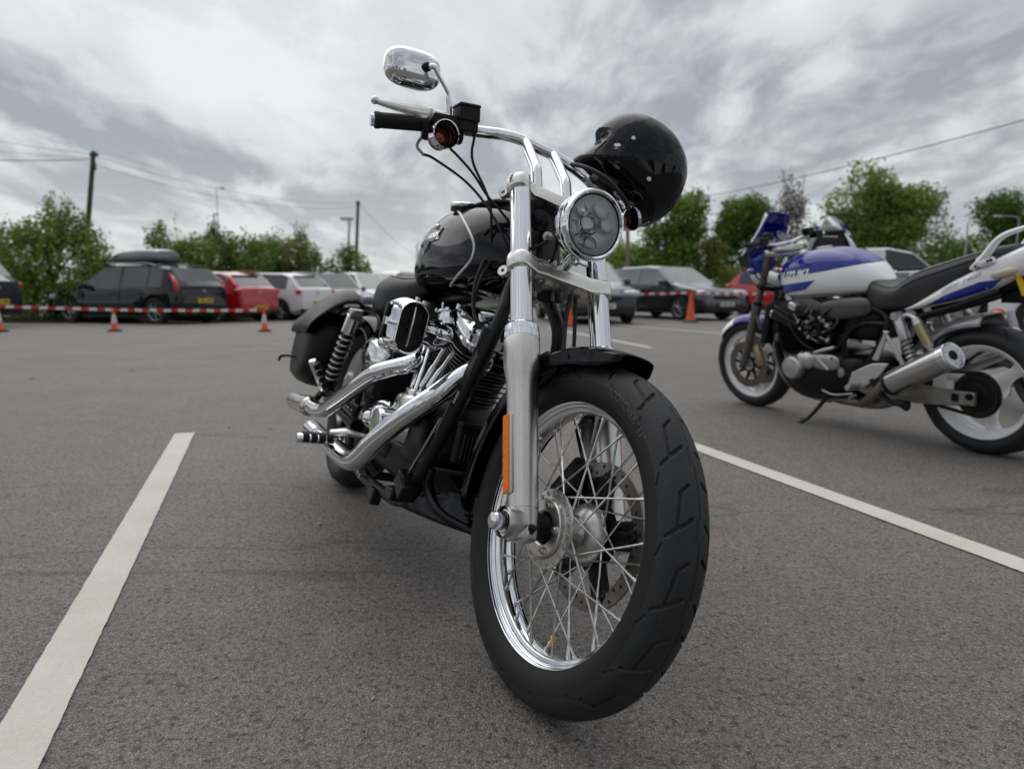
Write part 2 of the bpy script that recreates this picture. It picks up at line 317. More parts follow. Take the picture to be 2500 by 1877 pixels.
def line_paint():
    mt = bpy.data.materials.new('worn_white_paint'); mt.use_nodes = True; nt = mt.node_tree; N = nt.nodes; L = nt.links; b = N['Principled BSDF']
    tc = N.new('ShaderNodeTexCoord'); P = tc.outputs['Object']
    t = N.new('ShaderNodeTexNoise'); t.inputs['Scale'].default_value = 130; t.inputs['Detail'].default_value = 6; t.inputs['Roughness'].default_value = .75; L.new(P, t.inputs[0])
    r = N.new('ShaderNodeValToRGB'); L.new(t.outputs['Fac'], r.inputs[0]); e = r.color_ramp.elements; e[0].position = .30; e[0].color = (.34, .32, .28, 1); e[1].position = .37; e[1].color = (.60, .585, .52, 1); q = e.new(.62); q.color = (.66, .645, .58, 1)
    t2 = N.new('ShaderNodeTexNoise'); t2.inputs['Scale'].default_value = 5; t2.inputs['Detail'].default_value = 6; L.new(P, t2.inputs[0])
    r2 = N.new('ShaderNodeValToRGB'); L.new(t2.outputs['Fac'], r2.inputs[0]); r2.color_ramp.elements[0].position = .35; r2.color_ramp.elements[0].color = (.93, .90, .88, 1); r2.color_ramp.elements[1].position = .6; r2.color_ramp.elements[1].color = (1, 1, 1, 1)
    m = N.new('ShaderNodeMix'); m.data_type = 'RGBA'; m.blend_type = 'MULTIPLY'; m.inputs[0].default_value = 1; L.new(r.outputs[0], m.inputs[6]); L.new(r2.outputs[0], m.inputs[7]); L.new(m.outputs[2], b.inputs['Base Color'])
    b.inputs['Roughness'].default_value = .8
    v = N.new('ShaderNodeTexVoronoi'); v.inputs['Scale'].default_value = 170; L.new(P, v.inputs[0])
    bp = N.new('ShaderNodeBump'); bp.inputs['Strength'].default_value = .5; bp.inputs['Distance'].default_value = .003; bp.invert = True; L.new(v.outputs['Distance'], bp.inputs['Height']); L.new(bp.outputs[0], b.inputs['Normal'])
    return mt
PAINT = line_paint()
def ground():
    xs = np.concatenate([[-900, -300, -120], np.arange(-60, 61, 1.5), [120, 300, 900]]); ys = np.concatenate([[-900, -300, -100], np.arange(-40, 12, 4), np.arange(12, 26, 1.0), np.arange(28, 60, 6), [100, 300, 900]])
    vs = [(x, y, dip(x, y)) for y in ys for x in xs]; n = len(xs); fs = [(j*n+i, j*n+i+1, (j+1)*n+i+1, (j+1)*n+i) for j in range(len(ys)-1) for i in range(n-1)]
    mb = MB(); mb.add(vs, fs); o = mb.build('ground', ASPH); tag(o, kind='structure')
ground()
BD = unit((-.338, .941, 0)); BN = V3((.941, .338, 0))
def stripe(p, q, w=.10, name='road_marking'):
    p, q = V3(p), V3(q); d = unit(q-p); n_ = V3((d[1], -d[0], 0)); L_ = np.linalg.norm(q-p); k = max(2, int(L_/.02)); vs = []
    for i in range(k+1):
        c = p+d*L_*i/k
        for s in (-1, 1): e = w/2+random.uniform(-.0009, .0009); pt = c+n_*s*e; vs.append((pt[0], pt[1], dip(pt[0], pt[1])+.004))
    mb = MB(); mb.add(vs, [(2*i, 2*i+1, 2*i+3, 2*i+2) for i in range(k)]); o = mb.build(name, PAINT); tag(o, kind='structure'); return o
stripe(V3((-1.79, 3.71, 0))-BD*3.9, (-1.79, 3.71, 0))
stripe(V3((.95, 3.35, 0))-BD*3.2, V3((.95, 3.35, 0))+BD*.9)
stripe((2.30, 15.8, 0), (4.6, 10.8, 0), .10)
stripe((.75, 14.3, 0), (1.9, 9.4, 0), .10)
stripe((4.3, 17.2, 0), (8.8, 16.2, 0), .10)
# verge behind the left hand cars
GRASSM = mat('grass_soil', (.035, .050, .014), 0, .9, noise=.5, nscale=6, bump=.6, bscale=40)
mb = MB(); xs = np.linspace(-60, 3, 50)
yb = lambda x: 17.6+(x+10)*.42 if x > -16 else 15.1
yb = lambda x: float(np.interp(x, [-60, -16, -11, -6, 0, 3], [16.5, 17.4, 19.6, 23.5, 30, 34]))
rows = [[V3((x, yb(x)+d, dip(x, yb(x)+d)+.03+h)) for x in xs] for d, h in ((0, -.025), (.25, .04), (2, .10), (14, .2))]
mb.grid(rows, False, False); tag(mb.build('verge', GRASSM), kind='structure')
xs2 = np.linspace(3, 70, 40); mb = MB(); mb.grid([[V3((x, 33+d, .01+h)) for x in xs2] for d, h in ((0, 0), (.5, .12), (20, .3))], False, False); tag(mb.build('verge', GRASSM), kind='structure')
GR = mat('grass_blades', (.060, .095, .022), 0, .7, col2=(.035, .06, .015), nscale=3)
mb = MB()
for i in range(5200):
    x = random.uniform(-13, 3); y = yb(x)+random.uniform(.05, 1.0); h = random.uniform(.05, .16); z = dip(x, y)+.05; a = random.uniform(0, 6.3); w = .012
    dx, dy = math.cos(a)*w, math.sin(a)*w; mb.add([(x-dx, y-dy, z), (x+dx, y+dy, z), (x+random.uniform(-.05, .05), y+random.uniform(-.05, .05), z+h)], [(0, 1, 2)])
tag(mb.build('grass', GR, flatsh=True), kind='stuff', label='rough green grass along the foot of the hedge')

# ------------------------------------------------------------------ foliage
def leafmat(name, c1, c2):
    mt = bpy.data.materials.new(name); mt.use_nodes = True; nt = mt.node_tree; N = nt.nodes; L = nt.links; N.clear()
    at = N.new('ShaderNodeAttribute'); at.attribute_name = 'tone'; mx = N.new('ShaderNodeMix'); mx.data_type = 'RGBA'; L.new(at.outputs['Fac'], mx.inputs[0]); mx.inputs[6].default_value = (*c1, 1); mx.inputs[7].default_value = (*c2, 1)
    d = N.new('ShaderNodeBsdfPrincipled'); d.inputs['Roughness'].default_value = .5; d.inputs['Specular IOR Level'].default_value = .35; L.new(mx.outputs[2], d.inputs['Base Color'])
    t = N.new('ShaderNodeBsdfTranslucent'); L.new(mx.outputs[2], t.inputs[0]); ms = N.new('ShaderNodeMixShader'); ms.inputs[0].default_value = .35; L.new(d.outputs[0], ms.inputs[1]); L.new(t.outputs[0], ms.inputs[2])
    o = N.new('ShaderNodeOutputMaterial'); L.new(ms.outputs[0], o.inputs[0]); return mt
LEAF = [leafmat('leaf_mid', (.085, .160, .024), (.28, .38, .075)), leafmat('leaf_dark', (.055, .125, .020), (.18, .28, .045)), leafmat('leaf_olive', (.10, .145, .026), (.28, .31, .075)), leafmat('leaf_bare', (.16, .14, .12), (.30, .26, .22))]
BARK = mat('bark', (.10, .085, .065), 0, .85, noise=.5, nscale=8, bump=.5, bscale=20)
def crown(name, clumps, n, size, m, parent, seed=0, flat=1.0):
    """clumps: (x,y,z,rx,ry,rz); leaves gather near the shell of each clump in sprigs"""
    r = np.random.default_rng(seed); C = np.array(clumps, float); wt = (C[:, 3]*C[:, 5]); wt /= wt.sum(); idx = r.choice(len(C), n, p=wt)
    d = r.normal(size=(n, 3)); d /= np.linalg.norm(d, axis=1)[:, None]; rad = r.uniform(.30, 1.0, n)**.45
    lump = 1+.16*np.sin(d[:, 0]*7+idx)+.14*np.sin(d[:, 2]*9+idx*2.1)
    c = C[idx, :3]+d*C[idx, 3:]*(rad*lump)[:, None]
    c = c+r.normal(size=(n, 3))*size*.6
    a = r.normal(size=(n, 3)); a /= np.linalg.norm(a, axis=1)[:, None]; b = r.normal(size=(n, 3)); b -= a*(a*b).sum(1)[:, None]; b /= np.linalg.norm(b, axis=1)[:, None]
    s = size*r.uniform(.5, 1.3, n)[:, None]
    vs = np.stack([c-a*s*.5, c+b*s*.32, c+a*s*.5, c-b*s*.32], 1).reshape(-1, 3)
    me = bpy.data.meshes.new(name); F = np.arange(4*n, dtype=np.int32); me.vertices.add(4*n); me.vertices.foreach_set('co', vs.ravel()); me.loops.add(4*n); me.loops.foreach_set('vertex_index', F); me.polygons.add(n); me.polygons.foreach_set('loop_start', np.arange(0, 4*n, 4, dtype=np.int32)); me.polygons.foreach_set('loop_total', np.full(n, 4, np.int32))
    at = me.attributes.new('tone', 'FLOAT', 'FACE'); at.data.foreach_set('value', np.clip(r.normal(.45, .22, n)+.25*np.sin(idx*1.7), 0, 1).astype(np.float32)); me.materials.append(m); me.update(); me.validate()
    o = bpy.data.objects.new(name, me); COL.objects.link(o); o.parent = parent; return o
def pxp(px, Y, py=None):
    """world x of an image column (2500 px wide photograph) at depth Y; with py also the height"""
    sx = (px-1250)/1686.6
    if py is None: return sx*(Y*math.cos(PITCH)+(CAMH)*math.sin(PITCH))
    sy = (py-938.5)/1686.6; c, s = math.cos(PITCH), math.sin(PITCH)
    # ray
    dy = c-sy*s; dz = -s-sy*c; t = Y/dy; return sx*t, CAMH+dz*t
def plant(name, label, cat, Y, outline, base_px, m, n, size, seed, trunkr=.12, group=None, depth=1.0, shoots=0, limbs=5, sky_gap=1.0, base_py=None):
    """outline: list of (px, py, rx_px, ry_px) clumps in photograph pixels, turned into real clumps at depth Y"""
    r = random.Random(seed); xb = pxp(base_px, Y); z0 = dip(xb, Y); cl = []
    for px, py, rx, ry in outline:
        yy = Y+r.uniform(-.5, .5)*depth; x, z = pxp(px, yy, py); k = yy/1686.6; cl.append((x-xb, yy-Y, z-z0, rx*k, (rx+ry)/2*k*depth, ry*k))
    root = thing(name, label, cat, (xb, Y, z0), group=group)
    tk = MB(); top = max(c[2] for c in cl); lean = r.uniform(-.1, .1)
    tk.tube([(0, 0, -.05), (lean*.3, 0, top*.25), (lean, 0, top*.6), (lean*1.5, 0, top*.85)], [trunkr*1.25, trunkr, trunkr*.6, trunkr*.2], 10, k=4)
    for i in range(min(limbs, len(cl))):
        c = cl[i % len(cl)]; z1 = r.uniform(.12, .5)*top; tk.tube([(lean*.5, 0, z1), ((c[0]+lean)*.5, c[1]*.5, (z1+c[2])*.5+.05*top), (c[0], c[1], c[2]+c[5]*.5)], [trunkr*.45, trunkr*.3, trunkr*.1], 6, k=3)
    sh = []
    if shoots:
        st = MB()
        for i in range(shoots):
            c = r.choice(cl); a = r.uniform(-.8, .8); L_ = r.uniform(.5, 1.25)*(c[5])*1.0+.35*size*4; p0 = (c[0]+r.uniform(-.8, .8)*c[3], c[1], c[2]+c[5]*.35)
            p1 = (p0[0]+a*L_*.5, p0[1]+r.uniform(-.2, .2), p0[2]+L_); st.tube([p0, ((p0[0]+p1[0])/2+a*.1, p0[1], (p0[2]+p1[2])/2), p1], [.012, .009, .004], 4)
            for t in np.linspace(.2, 1, 6): sh.append((p0[0]+(p1[0]-p0[0])*t, p0[1]+(p1[1]-p0[1])*t, p0[2]+(p1[2]-p0[2])*t, .10, .10, .10))
        tk.add(st.v, st.f)
    tk.build('trunk', BARK, root); crown('crown', cl, n, size, m, root, seed)
    if sh: crown('shoot_leaves', sh, len(sh)*7, size*.8, m, root, seed+5)
    return root
HG = 'bushes of the hedge behind the parked cars'
plant('bush', 'tall loose green bush at the left, wooden pole rising behind its right side', 'bush', 19.6, [(60, 640, 75, 70), (150, 640, 90, 90), (110, 575, 55, 50), (170, 560, 40, 45), (215, 610, 40, 50), (40, 720, 70, 55), (210, 720, 60, 60), (120, 740, 100, 50), (20, 590, 35, 40), (250, 680, 30, 40), (120, 515, 12, 28)], 130, LEAF[0], 16000, .105, 3, .09, HG, shoots=22)
plant('bush', 'low dark bush between the tall loose bush and the left edge', 'bush', 21, [(-60, 690, 90, 60), (20, 690, 60, 50), (-30, 640, 50, 40)], -30, LEAF[1], 4000, .14, 4, .08, HG, shoots=5)
plant('bush', 'green bush with upright shoots behind the roof box', 'bush', 23, [(400, 630, 40, 40), (440, 645, 60, 58), (480, 620, 50, 40), (430, 700, 60, 60), (390, 570, 14, 26), (500, 700, 50, 60), (370, 590, 16, 12)], 440, LEAF[0], 11000, .105, 5, .09, HG, shoots=9)
plant('bush', 'dense green bush behind the red hatchback with one tall shoot', 'bush', 24.5, [(540, 630, 55, 55), (590, 625, 55, 48), (570, 690, 70, 60), (520, 590, 20, 26), (620, 680, 50, 60), (640, 620, 40, 40), (526, 560, 7, 16)], 565, LEAF[1], 12000, .105, 6, .09, HG, shoots=8)
plant('bush', 'reddish green bush behind the white hatchback', 'bush', 27, [(660, 630, 55, 45), (710, 630, 50, 45), (690, 690, 70, 50), (750, 665, 40, 46), (735, 600, 20, 30), (770, 630, 14, 20)], 700, LEAF[2], 12000, .105, 7, .09, HG, shoots=10)
plant('bush', 'small bush at the right end of the hedge, foot of the second pole', 'bush', 33, [(830, 650, 28, 34), (865, 650, 30, 36), (850, 620, 14, 24), (800, 670, 25, 22), (885, 665, 22, 20)], 848, LEAF[1], 3000, .13, 8, .07, HG, shoots=4)
TG = 'trees behind the right hand cars'
def blob(cx, cy, w, h, k, seed, ry=None):
    r = random.Random(seed); o = []
    for i in range(k):
        a = r.uniform(0, 6.28); q = r.uniform(0, 1)**.5; o.append((cx+w*.72*q*math.cos(a), cy+h*.72*q*math.sin(a), w*r.uniform(.22, .38), h*r.uniform(.20, .34)))
    return o
plant('tree', 'tall broken tree right behind the helmet, sky showing through its crown', 'tree', 34, blob(1640, 560, 95, 110, 16, 1)+[(1560, 640, 60, 50), (1700, 500, 30, 40), (1600, 660, 70, 50), (1480, 640, 60, 60), (1430, 640, 40, 60), (1670, 650, 50, 50)], 1620, LEAF[0], 17000, .18, 11, .22, TG, limbs=9)
plant('tree', 'round dark green tree with an even top left of the bare tree', 'tree', 40, blob(1815, 560, 70, 80, 14, 2)+[(1810, 640, 70, 60), (1840, 520, 40, 40), (1790, 520, 35, 35)], 1815, LEAF[1], 16000, .18, 12, .25, TG)
plant('tree', 'light green round shrub tree in front of the dark round tree', 'tree', 33, blob(1745, 630, 50, 55, 8, 3)+[(1745, 680, 50, 40)], 1745, LEAF[2], 9000, .13, 13, .12, TG)
plant('tree', 'pale leafless tree standing between two green trees', 'tree', 48, [(1930, 500, 34, 45), (1925, 560, 30, 50), (1945, 540, 26, 40)], 1930, LEAF[3], 1500, .20, 14, .16, TG, limbs=3, shoots=24)
plant('tree', 'largest spreading green tree behind the white and blue motorcycle', 'tree', 38, blob(2130, 540, 160, 120, 30, 4)+[(2110, 440, 45, 45), (2150, 450, 40, 40), (2230, 500, 60, 50), (2280, 480, 28, 28), (2050, 500, 40, 40), (2000, 600, 50, 60), (2250, 600, 80, 70), (2130, 640, 150, 60)], 2130, LEAF[0], 30000, .18, 15, .35, TG, limbs=10)
plant('tree', 'dark tree at the right edge behind the tail of the white motorcycle', 'tree', 42, blob(2450, 560, 85, 90, 14, 5)+[(2430, 510, 50, 40), (2460, 500, 40, 35), (2370, 620, 50, 50), (2330, 630, 40, 40), (2540, 560, 70, 90), (2480, 640, 80, 50)], 2440, LEAF[1], 17000, .19, 16, .28, TG)
plant('tree', 'low green tree partly behind the headlight and fork of the cruiser', 'tree', 36, [(1400, 650, 50, 50), (1350, 670, 40, 40), (1440, 700, 60, 40)], 1400, LEAF[1], 6000, .17, 17, .15, TG)
plant('tree', 'low dark tree closing the gap behind the two dark hatchbacks', 'tree', 44, [(1500, 650, 60, 45), (1580, 650, 60, 50), (1660, 655, 60, 45), (1540, 690, 120, 35)], 1570, LEAF[1], 9000, .19, 18, .15, TG)
plant('tree', 'low green tree under the pale leafless tree', 'tree', 45, [(1880, 650, 50, 40), (1940, 645, 50, 45), (1990, 650, 50, 50), (1930, 690, 100, 35)], 1930, LEAF[0], 8000, .19, 19, .15, TG)
plant('tree', 'low dark tree between the largest tree and the right edge', 'tree', 46, [(2290, 640, 55, 45), (2360, 650, 55, 45), (2420, 650, 50, 45), (2340, 690, 110, 35)], 2345, LEAF[1], 8000, .19, 20, .15, TG)
# ------------------------------------------------------------------ poles, wires, sign, mast
WOOD = mat('weathered_pole', (.10, .105, .07), 0, .85, noise=.5, nscale=5)
GALV = mat('galvanised', (.34, .37, .39), .3, .5)
def pole(px, Y, pytop, r, label, m, kind='utility_pole', cat='pole', lean=0.0):
    x, z = pxp(px, Y, pytop); x0 = pxp(px+lean, Y); z0 = dip(x0, Y); t = thing(kind, label, cat, (x0, Y, z0)); mb = MB(); mb.tube([(0, 0, -.05), (0, 0, (z-z0)*.5), (x-x0, 0, z-z0)], [r*1.15, r, r*.85], 12); mb.build('shaft', m, t); return t, (x, Y, z)
p1, e1 = pole(227, 24, 372, .085, 'thick mossy wooden pole rising above the left bush', WOOD)
p2, e2 = pole(873, 42, 492, .10, 'wooden pole above the right end of the hedge', WOOD)
p3, e3 = pole(852, 60, 533, .11, 'pale blue grey post just left of the second wooden pole', GALV)
p4, e4 = pole(1531, 26, 500, .075, 'plain brown pole between headlight and orange cone', mat('brown_pole', (.20, .17, .13), 0, .8), lean=-2)
for t, e, w in ((p1, e1, .5), (p2, e2, .5)):
    mb = MB(); h = e[2]-t.location.z; mb.box((e[0]-t.location.x, 0, h-.12), (w*.5, .10, .10)); mb.box((e[0]-t.location.x, -.05, h-.5), (.10, .12, .25)); mb.build('pole_fitting', WOOD, t)
mb = MB(); h = e3[2]-p3.location.z; mb.box((0, 0, h-.1), (1.1, .15, .22)); mb.build('lamp_head', GALV, p3)
def lamp(px, Y, pyt, arm, label, q=1.0):
    x, z = pxp(px, Y, pyt); t = thing('street_lamp', label, 'street lamp', (x, Y, 0)); mb = MB(); mb.tube([(0, 0, 0), (0, 0, z*.9), (0, 0, z), (arm*.3, 0, z+.12), (arm, 0, z+.14)], [.10*q, .07*q, .06*q, .05*q, .05*q], 10, k=3); mb.build('lamp_column', GALV, t); mb = MB(); mb.sell((arm*1.15, 0, z+.12), (abs(arm)*.3, .12, .07)); mb.build('lamp_head', GALV, t)
lamp(2362, 30, 545, .35, 'pale lamp column beside the rear of the motorcycle seat', .5)
lamp(2487, 34, 532, -.9, 'lamp column at the right edge with its arm bent to the left', .5)
lamp(527, 46, 466, .35, 'thin far lamp post rising from the middle of the hedge', .35)
lamp(1017, 70, 600, .25, 'very distant lamp post left of the fuel tank')
def wire(a, b, sag, r, label, nm='overhead_wire'):
    r *= .6; a, b = V3(a), V3(b); mb = MB(); mb.tube([a+(b-a)*t-V3((0, 0, sag*4*t*(1-t))) for t in np.linspace(0, 1, 20)], r, 5); o = mb.build(nm, mat('wire', (.10, .105, .115), 0, .6)); tag(o, label, 'wire', 'overhead wires'); return o
wr = wire
x0, z0 = pxp(-200, 24, 385); wire((x0, 24, z0), (e1[0], 24, e1[2]-.25), .1, .022, 'thick overhead wire reaching the left pole from the left edge')
x0, z0 = pxp(-200, 24, 345); wire((x0, 24, z0), (e1[0], 24, e1[2]-.2), .12, .010, 'thin upper wire running into the left pole top')
x0, z0 = pxp(-200, 24, 305); wire((x0, 24, z0), (e1[0], 24, e1[2]-.1), .12, .010, 'topmost thin wire sloping down to the left pole')
wire((e1[0], 24, e1[2]-.15), (e2[0], 42, e2[2]-.1), .5, .012, 'upper wire from the left pole to the second pole')
wire((e1[0], 24, e1[2]-.45), (e2[0], 42, e2[2]-.3), .6, .012, 'lower wire from the left pole to the second pole')
xa, za = pxp(2600, 14, 262); xb_, zb_ = pxp(1600, 36, 495); wire((xa, 14, za), (xb_, 36, zb_), .25, .022, 'overhead cable rising to the upper right edge')
wire((e2[0], 42, e2[2]-.1), (pxp(1060, 80), 80, pxp(1060, 80, 640)[1]), .8, .02, 'distant wire falling away behind the tank')
# small round sign
x, z = pxp(1561, 24, 675); t = thing('road_sign', 'small round white sign with red rim behind the parked hatchbacks', 'sign', (x, 24, 0)); mb = MB(); mb.cyl((0, 0, 0), (0, 0, z+.1), .03, n=8); mb.build('post', GALV, t)
mb = MB(); mb.disc((0, -.05, z), (0, -1, 0), .19, 28); mb.build('sign_face', WHITEP, t); mb = MB(); mb.disc((0, -.055, z), (0, -1, 0), .22, 28, .15); mb.build('sign_rim', REDP, t)
# things the mirror, tank and helmet reflect, behind the camera
plantN = 0
for i, (x, y, s) in enumerate(((-16, -26, 1.0), (-9, -30, 1.3), (-2, -27, .9), (9, -30, 1.2), (16, -27, 1.1), (24, -24, 1.0), (-25, -20, 1.2), (30, -10, 1.0))):
    t = thing('tree', 'green tree behind the camera, ' + ('farthest to the left but one', 'left of the white house by two', 'just left of the white house', 'just right of the white house', 'right of the white house by two', 'farthest right but one', 'leftmost of the reflected row', 'rightmost of the reflected row')[i], 'tree', (x, y, 0), group='trees behind the camera')
    mb = MB(); mb.tube([(0, 0, 0), (.1, 0, 2*s), (0, 0, 4.5*s)], [.25, .2, .08], 8); mb.build('trunk', BARK, t)
    crown('crown', [(random.uniform(-1.8, 1.8)*s, random.uniform(-1, 1), (3+random.uniform(-1.4, 2.0))*s, 1.5*s, 1.4*s, 1.3*s) for _ in range(7)], 1500, .55, LEAF[i % 2], t, 40+i)
hs = thing('house', 'white gabled house behind the camera, seen only in reflections', 'house', (4, -24, 0)); mb = MB()
mb.box((0, 0, 1.6), (9, 6, 3.2)); mb.build('wall', mat('render_wall', (.62, .60, .55), 0, .8), hs)
mb = MB(); mb.prism([(-4.9, 0), (4.9, 0), (0, 2.2)], (0, 0, 3.2), (1, 0, 0), (0, 0, 1), (0, 1, 0), 6.6); mb.build('roof', mat('slate', (.14, .13, .13), 0, .7), hs)
for x in (-2.8, 0, 2.8): mb = MB(); mb.box((x, 3.02, 1.8), (1.1, .06, 1.1)); mb.build('window', MATTE, hs)
# bits on the asphalt
rg_ = random.Random(21); mb = MB()
for _ in range(230):
    y = .75+4.5*rg_.random()**1.6; x = rg_.uniform(-1, 1)*(.35+.72*y); r = rg_.uniform(.0012, .0030)*(1+.12*y); a = rg_.uniform(0, 6.28)
    M = np.array(Matrix.Rotation(a, 3, 'Z')); mb.sell((x, y, r*.35+.001), (r, r*rg_.uniform(.6, .95), r*.6), M, nu=6, nv=5)
tag(mb.build('grit', mat('grit_stone', (.38, .355, .32), 0, .85, noise=.5, nscale=12), flatsh=True), kind='stuff', label='loose pale grit scattered over the asphalt')
PEB = mat('pebble', (.45, .42, .38), 0, .8, noise=.3); LF = mat('dead_leaf', (.35, .16, .05), 0, .7)
for i, (px, py, r, m, lb, ct) in enumerate(((783, 1282, .009, PEB, 'small white pebble on the asphalt left of the front wheel', 'pebble'), (913, 1708, .005, PEB, 'tiny pale stone near the bottom of the picture', 'pebble'), (80, 928, .03, LF, 'brown dead leaf at the left edge', 'leaf'), (322, 908, .028, LF, 'orange dead leaf above the left white line', 'leaf'), (660, 1050, .012, LF, 'small pinkish leaf scrap beside the exhaust', 'leaf'), (560, 1046, .010, PEB, 'pale chip between left line and exhaust', 'pebble'), (1283, 843, .03, LF, 'dead leaf far behind the fork', 'leaf'))):
    sy = (py-938.5)/1686.6; c, s = math.cos(PITCH), math.sin(PITCH); t = CAMH/(s+sy*c); x = (px-1250)/1686.6*t; y = (c-sy*s)*t
    mb = MB(); mb.sell((0, 0, r*.45), (r, r*.7, r*.5 if m is PEB else .004), nu=10, nv=7); o = mb.build('pebble' if m is PEB else 'fallen_leaf', m); o.location = (x, y, .001); o.rotation_euler = (0, 0, i*1.3); tag(o, lb, ct)
# ================================================================== CRUISER
B1 = (-0.67107, 2.7237, -1.12523, 0.26434); ST = 0.05904
harley = thing('parked_motorcycle', 'black and chrome cruiser motorcycle with spoked front wheel, leaning on its stand nearest the camera', 'motorcycle', (B1[0], B1[1], 0), (-B1[3], 0, B1[2]))
RAKE = R_(29); AXD = V3((-math.sin(RAKE), 0, math.cos(RAKE))); NF = V3((math.cos(RAKE), 0, math.sin(RAKE)))
AX0 = V3((1.749, 0, 0)); AXLE = V3((1.63, 0, 0.332))
_SM = np.array(Matrix.Rotation(ST, 3, Vector(AXD)))
def steer(vs): return (vs-AX0) @ _SM.T+AX0
def FK(t, y, nf=0.0): return AXLE+AXD*t+NF*nf+V3((0, y, 0))
def H(mb, name, mats, parent=None, st=False, **k): return mb.build(name, mats, parent or harley, steer if st else None, **k)

def tyre_profile(R, w, rb, n=30):
    """(y, r) of a rounded motorcycle tyre from the right bead to the left bead, and the tread half arc"""
    k = [(-.36, rb), (-.47, rb+.22*(R-rb)), (-.5, rb+.45*(R-rb)), (-.485, rb+.60*(R-rb)), (-.43, rb+.765*(R-rb)), (-.33, rb+.885*(R-rb)), (-.2, rb+.965*(R-rb)), (-.07, rb+.997*(R-rb)), (0, R)]
    k = k+[(-a, b) for a, b in k[-2::-1]]; q = np.array(cr([(a*w, b) for a, b in k], n)); return q

# ---- front wheel -------------------------------------------------
fw = bpy.data.objects.new('front_wheel', None); COL.objects.link(fw); fw.parent = harley
def groove_shade():  # recess shade of the tread grooves put into the rubber colour
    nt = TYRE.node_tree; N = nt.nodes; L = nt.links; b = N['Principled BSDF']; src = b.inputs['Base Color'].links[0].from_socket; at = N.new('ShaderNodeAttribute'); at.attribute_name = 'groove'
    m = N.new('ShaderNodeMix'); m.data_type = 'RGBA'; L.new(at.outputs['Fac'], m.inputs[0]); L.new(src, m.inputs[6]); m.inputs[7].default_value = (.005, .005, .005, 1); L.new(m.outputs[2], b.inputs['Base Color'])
groove_shade()
def front_tyre():
    R, w = 0.332, 0.102; q = tyre_profile(R, w, 0.250, 12); seg = np.linalg.norm(np.diff(q, axis=0), axis=1); arc = np.concatenate([[0], np.cumsum(seg)]); mid = arc[-1]/2
    TH = 0.070
    s = np.concatenate([np.linspace(0, mid-TH, 16)[:-1], np.linspace(mid-TH, mid+TH, 112), np.linspace(mid+TH, arc[-1], 16)[1:]])
    y = np.interp(s, arc, q[:, 0]); r = np.interp(s, arc, q[:, 1]); v = s-mid
    NU = 1500; a = np.linspace(0, 2*math.pi, NU, endpoint=False); NP = 17; PL = 2*math.pi*R/NP
    U, Vv = np.meshgrid(a/(2*math.pi)*NP, v, indexing='ij')
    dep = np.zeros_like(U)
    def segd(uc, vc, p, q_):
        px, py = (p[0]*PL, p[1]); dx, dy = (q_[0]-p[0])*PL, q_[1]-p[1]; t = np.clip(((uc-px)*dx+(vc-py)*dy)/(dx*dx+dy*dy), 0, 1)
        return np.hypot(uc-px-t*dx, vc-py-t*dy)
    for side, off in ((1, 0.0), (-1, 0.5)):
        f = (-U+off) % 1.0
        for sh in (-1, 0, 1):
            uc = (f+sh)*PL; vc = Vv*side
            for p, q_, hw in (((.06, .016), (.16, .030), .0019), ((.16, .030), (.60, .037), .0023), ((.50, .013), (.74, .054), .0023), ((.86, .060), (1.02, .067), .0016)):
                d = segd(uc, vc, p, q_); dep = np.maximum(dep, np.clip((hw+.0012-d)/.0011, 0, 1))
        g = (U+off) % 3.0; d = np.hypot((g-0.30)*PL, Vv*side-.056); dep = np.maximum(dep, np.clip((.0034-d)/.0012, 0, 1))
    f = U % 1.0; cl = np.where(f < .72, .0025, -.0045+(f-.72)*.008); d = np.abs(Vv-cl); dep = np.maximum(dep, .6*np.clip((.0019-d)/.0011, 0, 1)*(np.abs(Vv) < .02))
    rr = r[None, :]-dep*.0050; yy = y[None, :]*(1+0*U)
    A = a[:, None]; vs = np.stack([AXLE[0]+rr*np.cos(A), yy, AXLE[2]+rr*np.sin(A)], -1).reshape(-1, 3)
    m = len(s); I = np.arange(NU); J = np.arange(m-1); i, j = np.meshgrid(I, J, indexing='ij'); i2 = (i+1) % NU
    F = np.stack([i*m+j, i*m+j+1, i2*m+j+1, i2*m+j], -1).reshape(-1, 4)
    me = bpy.data.meshes.new('tyre'); vs = steer(vs)
    me.vertices.add(len(vs)); me.vertices.foreach_set('co', vs.ravel()); me.loops.add(F.size); me.loops.foreach_set('vertex_index', F.ravel().astype(np.int32))
    me.polygons.add(len(F)); me.polygons.foreach_set('loop_start', np.arange(0, F.size, 4, dtype=np.int32)); me.polygons.foreach_set('loop_total', np.full(len(F), 4, np.int32))
    me.materials.append(TYRE); me.materials.append(TYRESIDE); me.materials.append(GROOVE)
    side = (np.abs(v[:-1]+v[1:])/2 > TH-.0005); mi = np.tile(side.astype(np.int32)[None, :], (NU, 1)); dg_ = (dep[:, :-1]+dep[:, 1:])/2 > .55; me.polygons.foreach_set('material_index', mi.ravel().astype(np.int32))
    me.update(); me.validate(); me.shade_smooth()
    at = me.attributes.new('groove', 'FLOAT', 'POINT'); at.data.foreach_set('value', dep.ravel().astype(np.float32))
    o = bpy.data.objects.new('tyre', me); COL.objects.link(o); o.parent = fw; return o, q
tyre_o, TQ = front_tyre()
